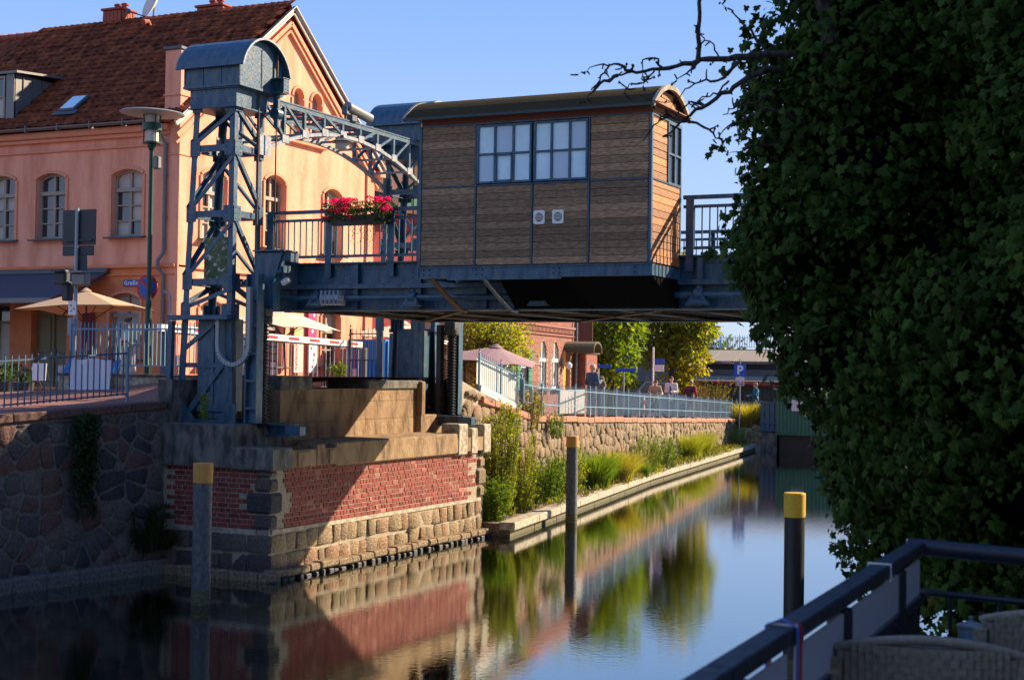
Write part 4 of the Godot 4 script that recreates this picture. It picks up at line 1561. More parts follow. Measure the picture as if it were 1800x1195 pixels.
	b.ext(Vector3(-21.3, -0.4, -82.8), Vector3(-14.6, 0.9, -78.4))
	put(b, "float", o, "black")
	b = B.new()
	b.cbox(Vector3(-20.2, 2.5, -78.0), Vector3(0.7, 0.6, 0.04), 0.05)
	put(b, "pale_panel", o, "pale_cloth")
	# blue grey gate and landing between the bastion and the boathouse
	o = thing("water_gate", "blue grey steel gate between the grass tuft and the green boathouse", "steel gate", Vector3(-22, 0, -79))
	for i in 4:
		b = B.new()
		b.cbox(Vector3(-22.3 + i * 0.27, 1.85, -78.6), Vector3(0.25, 1.5, 0.08), 0.02)
		put(b, "panel", o, "fence_dark")
	b = B.new()
	for y in [1.1, 1.5, 2.62]:
		b.cbox(Vector3(-21.9, y, -78.52), Vector3(1.15, 0.09, 0.06), 0.01)
	put(b, "crossbar", o, "fence_dark")
	b = B.new()
	b.ext(Vector3(-25.5, -1, -92), Vector3(-21.5, 1.6, -81.0))
	b.ext(Vector3(-22.4, -1, -81.0), Vector3(-21.5, 1.0, -78.6))
	put(b, "landing", o, "concrete")


# ---------------------------------------------------------------- lift towers and bridge
func rivets(b: B, at: Vector3, nrm: Vector3, r := 0.016) -> void:
	var z := nrm.normalized()
	var x := (Vector3.UP if absf(z.y) < 0.9 else Vector3.RIGHT).cross(z).normalized()
	var y := z.cross(x)
	for k in 6:
		var a := TAU * k / 6
		var c := TAU * (k + 1) / 6
		b.tri(at + (x * cos(a) + y * sin(a)) * r, at + (x * cos(c) + y * sin(c)) * r, at + z * r * 0.7, z)


func make_tower(label: String, zc: float, sg: float) -> void:
	var o := thing("lift_tower", label, "lift tower", Vector3(-18.6, 3.0, zc), "riveted blue lift towers of the bridge")
	# zz(d): d metres from the tower's outer face towards the bridge
	var zz := func(d: float) -> float: return zc - sg * 0.48 + sg * d
	var F := Vector3(0, 0, -sg)
	var b := B.new()
	var corners := []
	for w in [[-19.05, -19.29, 0.0], [-18.05, -18.05, 0.0], [-19.05, -19.29, 0.96], [-18.05, -18.05, 0.96]]:
		b = B.new()
		var z: float = zz.call(w[2])
		var top := Vector3(w[0], 9.86, z)
		var mid := Vector3(w[1], 5.15, z)
		var left: bool = w[0] < -18.5
		var dx := Vector3.RIGHT if left else Vector3.LEFT
		var dz := Vector3(0, 0, sg if w[2] < 0.5 else -sg)
		b.angle(mid, top, 0.13, 0.022, dx, dz)
		if w[2] < 0.5:
			b.angle(Vector3(w[1] - (0.1 if left else -0.06), 3.05, z), mid, 0.15, 0.024, dx, dz)
		else:
			b.angle(Vector3(w[1], 3.05, z), mid, 0.15, 0.024, dx, dz)
		put(b, "corner_post", o, "steel" if left or w[2] > 0.5 else "steel")
		corners.append([mid, top])
	var at := func(k: int, y: float) -> Vector3: return corners[k][0].lerp(corners[k][1], (y - 5.15) / 4.71)
	var lv := [5.3, 5.91, 7.30, 8.65, 9.55]
	var rv_ := B.new()
	# horizontals, diagonals and gusset plates on the four sides
	for s in [[0, 1], [1, 3], [2, 3], [0, 2]]:
		var p0: Vector3 = at.call(s[0], 7.0)
		var p1: Vector3 = at.call(s[1], 7.0)
		var out := (p1 - p0).cross(Vector3.UP).normalized()
		if out.dot((p0 + p1) / 2 - Vector3(-18.6, 7.0, zc)) < 0:
			out = -out
		for i in lv.size():
			var y: float = lv[i]
			if i > 0 and i < 4:
				b = B.new()
				b.bar(at.call(s[0], y) + out * 0.012, at.call(s[1], y) + out * 0.012, 0.018, 0.13, Vector3.UP)
				b.bar(at.call(s[0], y - 0.055) - out * 0.03, at.call(s[1], y - 0.055) - out * 0.03, 0.08, 0.018, Vector3.UP)
				put(b, "horizontal_strut", o, "steel")
			if i < lv.size() - 1:
				var y1: float = lv[i + 1]
				var u := 0.1
				b = B.new()
				var e0: int = s[0]
				var e1: int = s[1]
				if s == [1, 3] or s == [2, 3]:
					e0 = s[1]
					e1 = s[0]
				var A: Vector3 = at.call(e0, y + u) + out * 0.022
				var Cc: Vector3 = at.call(e1, y1 - u) + out * 0.022
				b.angle(A, Cc, 0.085, 0.016, (Cc - A).cross(out), -out)
				put(b, "brace", o, "steel")
			for e in s:
				b = B.new()
				var g: Vector3 = at.call(e, y)
				var ix: Vector3 = (at.call(s[1] if e == s[0] else s[0], y) - g).normalized()
				b.box(g + ix * 0.1 + out * 0.03, Vector3(0.24, 0.32, 0.012), Basis(ix, Vector3.UP, ix.cross(Vector3.UP)))
				put(b, "gusset_plate", o, "steel")
				for k in 6:
					rivets(rv_, g + ix * (0.03 + 0.13 * (k % 2)) + Vector3.UP * (-0.11 + 0.11 * (k / 2)) + out * 0.037, out)
	# plated girder under the head house
	b = B.new()
	var g0 := Vector3(-18.56, 9.66, zc)
	b.cbox(g0, Vector3(1.16, 0.38, 1.1), 0.01)
	b.cbox(g0 + Vector3(0, 0.2, 0), Vector3(1.24, 0.03, 1.18), 0.006)
	b.cbox(g0 - Vector3(0, 0.19, 0), Vector3(1.22, 0.03, 1.16), 0.006)
	put(b, "head_girder", o, "steel")
	for k in 10:
		rivets(rv_, g0 + Vector3(-0.52 + k * 0.115, 0.15, -sg * 0.552), F)
		if k < 2 or k > 7:
			rivets(rv_, g0 + Vector3(-0.52 + k * 0.115, -0.12, -sg * 0.552), F)
			rivets(rv_, g0 + Vector3(-0.52 + k * 0.115, 0.02, -sg * 0.552), F)
	# head house with vaulted roof
	b = B.new()
	var hw := 0.75
	var pr := PackedVector2Array([Vector2(-hw, 9.87), Vector2(hw, 9.87), Vector2(hw, 10.46)])
	for i in 11:
		var a := PI * (0.5 - 0.34 + 0.68 * i / 10.0) - PI * 0.0
		a = lerpf(0.16, 0.84, i / 10.0) * PI
		pr.append(Vector2(0.84 * cos(a), 10.05 + 0.84 * sin(a)))
	pr[3] = Vector2(hw, 10.462)
	pr.append(Vector2(-hw, 10.46))
	b.prism(pr, Transform3D(Basis(Vector3(0, 0, -1), Vector3.UP, Vector3.RIGHT), Vector3(-18.55, 0, zc + sg * 0.14)), -0.7, 0.7)
	var cab := put(b, "head_house", o, "steel")
	b = B.new()
	for i in 4:
		b.box(Vector3(-19.23 + i * 0.453, 10.16, zc + sg * (0.14 - hw - 0.006)), Vector3(0.03, 0.58, 0.014))
	for x in [-17.843]:
		b.box(Vector3(x, 10.3, zc + sg * 0.14), Vector3(0.014, 0.86, 0.03))
	b.box(Vector3(-18.55, 9.9, zc + sg * 0.14), Vector3(1.43, 0.05, 1.53))
	put(b, "seam_strip", cab, "steel")
	b = B.new()
	var arc := PackedVector2Array()
	for i in 15:
		var a := lerpf(0.08, 0.92, i / 14.0) * PI
		arc.append(Vector2(0.89 * cos(a), 10.05 + 0.9 * sin(a)))
	for i in 15:
		var a := lerpf(0.92, 0.08, i / 14.0) * PI
		arc.append(Vector2(0.85 * cos(a), 10.05 + 0.86 * sin(a)))
	b.prism(arc, Transform3D(Basis(Vector3(0, 0, -1), Vector3.UP, Vector3.RIGHT), Vector3(-18.55, 0, zc + sg * 0.14)), -0.83, 0.83)
	put(b, "roof", cab, "steel")
	for e in [0.83, -0.83]:
		b = B.new()
		b.prism(arc, Transform3D(Basis(Vector3(0, 0, -1), Vector3.UP, Vector3.RIGHT), Vector3(-18.55 + e, 0, zc + sg * 0.14)), -0.025, 0.025)
		put(b, "roof_edge", cab, "steel_pale")
	# hoisting beam with hook and cables
	b = B.new()
	var hz := zc + sg * 0.62
	b.box(Vector3(-18.0, 10.05, hz), Vector3(0.84, 0.3, 0.03))
	b.box(Vector3(-18.0, 10.2, hz), Vector3(0.88, 0.03, 0.24))
	b.box(Vector3(-18.0, 9.9, hz), Vector3(0.88, 0.03, 0.24))
	b.box(Vector3(-17.57, 10.05, hz), Vector3(0.02, 0.3, 0.2))
	put(b, "hoist_beam", o, "steel")
	for k in 6:
		rivets(rv_, Vector3(-17.559, 9.96 + 0.09 * (k / 2), hz - 0.05 + 0.1 * (k % 2)), Vector3.RIGHT)
	b = B.new()
	b.cbox(Vector3(-17.8, 9.72, hz), Vector3(0.13, 0.34, 0.12), 0.02)
	b.lathe([Vector2(0, -0.09), Vector2(0.12, -0.09), Vector2(0.12, 0.09), Vector2(0, 0.09)], 12, Transform3D(Basis(Vector3.RIGHT, PI / 2), Vector3(-17.8, 9.48, hz)))
	b.cbox(Vector3(-17.8, 9.28, hz), Vector3(0.1, 0.22, 0.1), 0.02)
	put(b, "pulley_block", o, "steel")
	for w in [[-17.8, 9.2, 6.5, hz], [-17.95, 9.9, 7.0, zc + sg * 0.2], [-18.5, 9.5, 5.2, zc + sg * 0.1]]:
		b = B.new()
		b.rod(Vector3(w[0], w[2], w[3]), Vector3(w[0], w[1], w[3]), 0.016)
		put(b, "cable", o, "rust")
	b = B.new()
	b.rod(Vector3(-17.8, 10.2, hz), Vector3(-17.8, 10.72, hz), 0.025)
	put(b, "spindle", o, "rust")
	# counterweight plate, box column, working platform, splayed feet
	b = B.new()
	b.cbox(Vector3(-18.85, 6.42, zz.call(0.62)), Vector3(0.58, 0.9, 0.3), 0.03)
	put(b, "counterweight", o, "moss_green")
	b = B.new()
	b.cbox(Vector3(-18.53, 4.2, zz.call(0.3)), Vector3(0.78, 1.9, 0.5), 0.012)
	b.cbox(Vector3(-18.53, 3.35, zz.call(0.3)), Vector3(0.6, 0.5, 0.4), 0.012)
	put(b, "box_column", o, "steel")
	for s in [-0.36, 0.0, 0.36]:
		for k in 9:
			rivets(rv_, Vector3(-18.53 + s, 3.4 + 0.2 * k, zz.call(0.045)), F)
	b = B.new()
	b.box(Vector3(-18.53, 4.25, zz.call(0.04)), Vector3(0.07, 1.7, 0.03))
	b.bar(Vector3(-19.2, 3.12, zz.call(0.02)), Vector3(-18.16, 4.35, zz.call(0.02)), 0.03, 0.12)
	b.bar(Vector3(-19.2, 4.55, zz.call(0.02)), Vector3(-18.3, 5.2, zz.call(0.02)), 0.03, 0.09)
	b.bar(Vector3(-19.25, 4.2, zz.call(0.03)), Vector3(-18.1, 4.2, zz.call(0.03)), 0.03, 0.1)
	put(b, "lower_brace", o, "steel")
	b = B.new()
	b.cbox(Vector3(-18.72, 5.17, zz.call(-0.12)), Vector3(1.52, 0.1, 0.3), 0.012)
	b.bar(Vector3(-19.46, 5.1, zz.call(-0.12)), Vector3(-19.5, 3.1, zz.call(-0.12)), 0.11, 0.1, Vector3.BACK)
	put(b, "platform_frame", o, "steel")
	for x in [-19.25, -18.0]:
		var s: float = 1.0 if x < -18.6 else -1.0
		b = B.new()
		b.prism(PackedVector2Array([Vector2(-0.12, 3.03), Vector2(0.34, 3.03), Vector2(0.34, 3.12), Vector2(0.06, 3.42), Vector2(-0.12, 3.42)]), Transform3D(Basis(Vector3(s, 0, 0), Vector3.UP, Vector3(0, 0, s)), Vector3(x, 0, zz.call(-0.03))), -0.015, 0.015)
		b.cbox(Vector3(x + s * 0.1, 3.04, zz.call(0.02)), Vector3(0.5, 0.03, 0.24), 0.005)
		put(b, "foot_plate", o, "steel")
		for k in 5:
			rivets(rv_, Vector3(x + s * (-0.06 + 0.09 * k), 3.08 + 0.05 * (k % 2), zz.call(-0.05)), F)
	b = B.new()
	b.cbox(Vector3(-18.6, 3.05, zz.call(0.0)), Vector3(1.3, 0.09, 0.1), 0.01)
	b.cbox(Vector3(-18.6, 3.05, zz.call(0.9)), Vector3(1.3, 0.09, 0.1), 0.01)
	put(b, "base_beam", o, "steel")
	# guide rail beside the canal, lift screw in its ribbed sleeve, buffer beam
	b = B.new()
	var gx := -17.5
	b.box(Vector3(gx, 4.55, zz.call(0.03)), Vector3(0.26, 3.0, 0.03))
	b.box(Vector3(gx - 0.13, 4.55, zz.call(0.03)), Vector3(0.03, 3.0, 0.22))
	b.box(Vector3(gx + 0.13, 4.55, zz.call(0.03)), Vector3(0.03, 3.0, 0.22))
	for k in 5:
		b.box(Vector3(gx, 3.35 + k * 0.55, zz.call(-0.02)), Vector3(0.24, 0.05, 0.12))
	put(b, "guide_rail", o, "steel")
	b = B.new()
	var sc := []
	var y := 2.95
	while y < 5.25:
		sc.append(Vector2(0.085, y))
		sc.append(Vector2(0.125, y + 0.02))
		sc.append(Vector2(0.125, y + 0.035))
		sc.append(Vector2(0.085, y + 0.055))
		y += 0.075
	b.lathe(sc, 14, Transform3D(Basis(), Vector3(-17.48, 0, zz.call(0.3))))
	put(b, "screw_sleeve", o, "black")
	b = B.new()
	b.box(Vector3(-17.75, 4.1, zz.call(0.4)), Vector3(0.12, 2.4, 0.2))
	for k in 40:
		b.box(Vector3(-17.66, 2.95 + k * 0.06, zz.call(0.36)), Vector3(0.05, 0.03, 0.1))
	put(b, "rack", o, "steel_dark")
	b = B.new()
	b.cbox(Vector3(-17.48, 5.28, zz.call(0.3)), Vector3(0.3, 0.2, 0.3), 0.03)
	b.lathe([Vector2(0.17, 5.05), Vector2(0.19, 5.08), Vector2(0.19, 5.18), Vector2(0.17, 5.2)], 12, Transform3D(Basis(), Vector3(-17.48, 0, zz.call(0.3))))
	put(b, "screw_nut", o, "steel_dark")
	b = B.new()
	b.box(Vector3(-17.6, 2.9, zz.call(0.6)), Vector3(1.4, 0.22, 0.03))
	b.box(Vector3(-17.6, 3.01, zz.call(0.6)), Vector3(1.4, 0.03, 0.22))
	b.box(Vector3(-17.6, 2.79, zz.call(0.6)), Vector3(1.4, 0.03, 0.22))
	b.cbox(Vector3(-16.86, 2.9, zz.call(0.6)), Vector3(0.36, 0.2, 0.24), 0.015)
	put(b, "buffer_beam", o, "steel")
	tag(put(rv_, "rivet", o, "steel"), "", "", "", "stuff")
	if sg < 0:
		return


func make_bridge() -> void:
	make_tower("riveted blue lattice lift tower at the near left end of the bridge", -25.08, -1.0)
	make_tower("riveted blue lattice lift tower at the far end, mostly hidden behind the wooden cabin", -32.92, 1.0)
	# arched portal truss between the towers
	var o := thing("portal_truss", "grey steel arched truss bracing joining the heads of the two towers", "truss", Vector3(-18.58, 8.7, -29))
	var ay := func(z: float) -> float: return 9.46 - 0.76 * pow((z + 29.0) / 3.5, 2.0)
	for x in [-18.02, -19.12]:
		var b := B.new()
		for i in 20:
			var z0 := -25.5 - i * 0.35
			var z1 := z0 - 0.35
			b.bar(Vector3(x, ay.call(z0), z0), Vector3(x, ay.call(z1), z1), 0.09, 0.075)
		put(b, "arch_rib", o, "steel_pale")
		b = B.new()
		b.bar(Vector3(x, 9.84, -25.6), Vector3(x, 9.84, -32.4), 0.11, 0.03)
		b.bar(Vector3(x + 0.03, 9.78, -25.6), Vector3(x + 0.03, 9.78, -32.4), 0.02, 0.1)
		put(b, "top_chord", o, "steel")
		for i in 8:
			var z := -26.3 - i * 0.772
			b = B.new()
			b.bar(Vector3(x, ay.call(z), z), Vector3(x, 9.82, z), 0.07, 0.07)
			put(b, "vertical", o, "steel")
			b = B.new()
			var zn := z + (0.772 if z > -29.0 else -0.772)
			b.bar(Vector3(x + 0.02, 9.8, zn), Vector3(x + 0.02, ay.call(z) + 0.03, z), 0.05, 0.06)
			put(b, "diagonal", o, "steel")
			b = B.new()
			b.box(Vector3(x + 0.05, ay.call(z) + 0.04, z), Vector3(0.012, 0.16, 0.24))
			put(b, "gusset_plate", o, "steel_pale")
		for s in [1.0, -1.0]:
			b = B.new()
			b.box(Vector3(x + 0.06, 8.8, -29 + s * 3.46), Vector3(0.016, 0.42, 0.4))
			put(b, "gusset_plate", o, "steel_pale")
	for i in 8:
		var z := -26.3 - i * 0.772
		var b := B.new()
		b.bar(Vector3(-19.12, ay.call(z) + 0.03, z), Vector3(-18.02, ay.call(z) + 0.03, z), 0.06, 0.05)
		put(b, "cross_tie", o, "steel_pale")
		b = B.new()
		b.bar(Vector3(-19.12, 9.8, z), Vector3(-18.02, 9.8, z - 0.772), 0.05, 0.05)
		b.bar(Vector3(-19.12, 9.8, z - 0.1), Vector3(-18.02, 9.8, z - 0.1), 0.05, 0.05)
		put(b, "wind_brace", o, "steel")
	# lamp hanging from the truss
	o = thing("hanging_lamp", "bell shaped glass lamp hanging under the arched truss", "lamp", Vector3(-17.98, 9.38, -28.45))
	var b := B.new()
	b.lathe([Vector2(0, 0.06), Vector2(0.05, 0.05), Vector2(0.08, -0.02), Vector2(0.27, -0.1), Vector2(0.27, -0.115), Vector2(0, -0.06)], 16, Transform3D(Basis(), Vector3(-17.9, 9.4, -28.45)))
	put(b, "shade", o, "zinc_dark")
	b = B.new()
	b.lathe([Vector2(0.15, -0.1), Vector2(0.16, -0.16), Vector2(0.13, -0.26), Vector2(0.05, -0.31), Vector2(0, -0.315)], 14, Transform3D(Basis(), Vector3(-17.9, 9.4, -28.45)))
	put(b, "globe", o, "offwhite")
	# surveillance camera in a tubular housing
	o = thing("camera_housing", "grey tubular camera housing on top of the arched truss", "security camera", Vector3(-18.02, 9.86, -29.2))
	b = B.new()
	b.lathe([Vector2(0, -0.5), Vector2(0.11, -0.5), Vector2(0.12, -0.48), Vector2(0.12, 0.5), Vector2(0.1, 0.5), Vector2(0.1, 0.4), Vector2(0, 0.4)], 14, Transform3D(Basis(Vector3.RIGHT, -PI / 2 - 0.12), Vector3(-17.98, 10.1, -29.25)))
	put(b, "tube", o, "zinc")
	b = B.new()
	b.cbox(Vector3(-18.0, 9.92, -29.0), Vector3(0.16, 0.16, 0.24), 0.02)
	b.rod(Vector3(-18.02, 9.82, -28.75), Vector3(-18.02, 10.02, -28.75), 0.03)
	b.cbox(Vector3(-18.0, 10.06, -28.72), Vector3(0.14, 0.2, 0.14), 0.02)
	put(b, "bracket", o, "zinc_dark")
	make_span()
	make_cabin()
	make_flowers()


func make_span() -> void:
	var o := thing("lift_bridge_span", "raised blue riveted plate girder bridge span across the canal", "bridge", Vector3(-10, 5.3, -29))
	var X0 := -18.0
	var X1 := -1.2
	var xm := (X0 + X1) / 2
	var L := X1 - X0
	var rv_ := B.new()
	for s in [1.0, -1.0]:
		var z: float = -29.0 + s * 3.2
		var b := B.new()
		b.box(Vector3(xm, 5.84, z), Vector3(L, 0.94, 0.02))
		b.box(Vector3(xm, 6.32, z), Vector3(L, 0.03, 0.28))
		b.box(Vector3(xm, 5.36, z), Vector3(L, 0.03, 0.3))
		b.box(Vector3(xm, 6.25, z + s * 0.02), Vector3(L, 0.1, 0.02))
		b.box(Vector3(xm, 5.44, z + s * 0.02), Vector3(L, 0.1, 0.02))
		put(b, "plate_girder", o, "steel")
		b = B.new()
		b.box(Vector3(xm, 5.84, z + s * 0.1), Vector3(L, 0.09, 0.16))
		put(b, "ledge_angle", o, "steel")
		if s > 0:
			for i in 12:
				b = B.new()
				var x := X0 + 0.75 + i * 1.46
				b.box(Vector3(x, 5.84, z + 0.06), Vector3(0.1, 0.9, 0.1))
				b.box(Vector3(x - 0.12, 5.84, z + 0.017), Vector3(0.24, 0.92, 0.014))
				put(b, "stiffener", o, "steel")
				for k in 8:
					rivets(rv_, Vector3(x - 0.18, 5.5 + k * 0.1, z + 0.027), Vector3.BACK)
			var x := X0 + 0.05
			while x < X1:
				rivets(rv_, Vector3(x, 6.26, z + 0.032), Vector3.BACK)
				rivets(rv_, Vector3(x, 5.44, z + 0.032), Vector3.BACK)
				rivets(rv_, Vector3(x, 6.337, z + 0.1), Vector3.UP, 0.02)
				x += 0.13
	tag(put(rv_, "rivet", o, "steel"), "", "", "", "stuff")
	# drive shaft with bearings and coupling
	var b := B.new()
	b.rod(Vector3(X0 + 0.1, 5.6, -25.5), Vector3(X1, 5.6, -25.5), 0.055, 10)
	put(b, "drive_shaft", o, "steel")
	for x in [-16.6, -14.35, -11.6, -8.45, -6.2]:
		b = B.new()
		b.cbox(Vector3(x, 5.47, -25.5), Vector3(0.34, 0.1, 0.24), 0.02)
		b.lathe([Vector2(0.0, -0.09), Vector2(0.1, -0.09), Vector2(0.12, -0.05), Vector2(0.12, 0.05), Vector2(0.1, 0.09), Vector2(0, 0.09)], 12, Transform3D(Basis(Vector3.BACK, PI / 2), Vector3(x, 5.6, -25.5)))
		b.cbox(Vector3(x, 5.72, -25.5), Vector3(0.06, 0.08, 0.06), 0.01)
		b.prism(PackedVector2Array([Vector2(-0.22, 5.42), Vector2(0.22, 5.42), Vector2(0.1, 5.6), Vector2(-0.1, 5.6)]), Transform3D(Basis(), Vector3(x, 0, -25.5)), -0.09, 0.09)
		put(b, "bearing_block", o, "steel")
	b = B.new()
	for k in 5:
		b.cbox(Vector3(-16.36 + k * 0.1, 5.6, -25.42), Vector3(0.06, 0.3, 0.28), 0.02)
	b.cbox(Vector3(-16.16, 5.6, -25.44), Vector3(0.5, 0.12, 0.3), 0.02)
	put(b, "coupling", o, "steel_pale")
	# floor: deck plates, cross girders, stringers, wind bracing
	b = B.new()
	b.ext(Vector3(X0, 6.12, -32.1), Vector3(X1, 6.24, -25.9))
	put(b, "deck_plate", o, "darkwood")
	for i in 12:
		b = B.new()
		var x := X0 + 0.3 + i * 1.46
		b.box(Vector3(x, 5.75, -29), Vector3(0.02, 0.7, 6.3))
		b.box(Vector3(x, 5.38, -29), Vector3(0.2, 0.025, 6.3))
		put(b, "cross_girder", o, "steel_dark")
	for k in 9:
		b = B.new()
		b.box(Vector3(xm, 5.62, -26.5 - k * 0.62), Vector3(L, 0.3, 0.03))
		b.box(Vector3(xm, 5.46, -26.5 - k * 0.62), Vector3(L, 0.03, 0.14))
		put(b, "stringer", o, "steel_dark")
	for i in 4:
		for s in [1.0, -1.0]:
			b = B.new()
			var x := X0 + 0.3 + i * 4.2
			b.bar(Vector3(x, 5.34, -29 + s * 3.0), Vector3(x + 4.2, 5.34, -29 - s * 3.0), 0.11, 0.02)
			put(b, "wind_brace", o, "rust")
	# end machinery next to the near tower
	b = B.new()
	b.cbox(Vector3(-17.35, 6.42, -25.2), Vector3(0.7, 0.22, 0.5), 0.02)
	b.cbox(Vector3(-17.4, 6.2, -25.12), Vector3(0.62, 0.24, 0.36), 0.02)
	b.prism(PackedVector2Array([Vector2(-17.72, 5.35), Vector2(-17.25, 5.35), Vector2(-17.25, 5.9), Vector2(-17.05, 6.5), Vector2(-17.72, 6.5)]), Transform3D(Basis(), Vector3(0, 0, -24.9)), -0.25, 0.0)
	b.box(Vector3(-17.35, 6.54, -25.1), Vector3(0.74, 0.03, 0.56))
	put(b, "lifting_bracket", o, "steel")
	b = B.new()
	b.cbox(Vector3(-17.02, 5.92, -25.0), Vector3(0.18, 0.1, 0.1), 0.01, Basis(Vector3.BACK, 0.5))
	b.rod(Vector3(-17.12, 6.35, -25.0), Vector3(-17.2, 6.1, -24.95), 0.03)
	b.rod(Vector3(-17.05, 6.4, -25.0), Vector3(-17.08, 6.22, -24.95), 0.03)
	put(b, "limit_switch", o, "offwhite")
	# railings
	for s in [1.0, -1.0]:
		var z: float = -29.0 + s * 3.22
		for seg in ([[X0, -13.4], [-8.84, X1]] if s > 0 else [[X0, X1]]):
			var xa: float = seg[0]
			var xb: float = seg[1]
			b = B.new()
			b.box(Vector3((xa + xb) / 2, 7.4, z), Vector3(xb - xa, 0.07, 0.1))
			put(b, "top_rail", o, "steel")
			b = B.new()
			b.box(Vector3((xa + xb) / 2, 7.23, z), Vector3(xb - xa, 0.055, 0.05))
			put(b, "mid_rail", o, "steel")
			b = B.new()
			b.box(Vector3((xa + xb) / 2, 6.47, z), Vector3(xb - xa, 0.055, 0.05))
			put(b, "bottom_rail", o, "steel")
			var x := xa + 0.06
			var bm := B.new()
			bm.box(Vector3.ZERO, Vector3(0.022, 0.74, 0.022))
			var ms := bm.mesh()
			while x < xb:
				inst(ms, "baluster", o, "steel", Transform3D(Basis(), Vector3(x, 6.85, z)))
				x += 0.147
		for x in ([-17.9, -16.46, -14.98, -8.69, -7.2, -5.7, -4.2, -2.7] if s > 0 else [-17.9, -16.4, -14.9, -13.4, -11.9, -10.4, -8.9, -7.4, -5.9, -4.4]):
			b = B.new()
			b.box(Vector3(x, 6.72, z + s * 0.03), Vector3(0.03, 1.36, 0.12))
			b.box(Vector3(x, 6.72, z + s * 0.09), Vector3(0.15, 1.36, 0.02))
			put(b, "railing_post", o, "steel")
	# right abutment under the tree
	var a := thing("right_abutment", "concrete abutment carrying the bridge on the tree side of the canal", "bridge abutment", Vector3(0.5, 0, -29))
	b = B.new()
	b.cbox(Vector3(1.0, 2.6, -29), Vector3(4.0, 5.3, 7.0), 0.05)
	put(b, "block", a, "concrete")


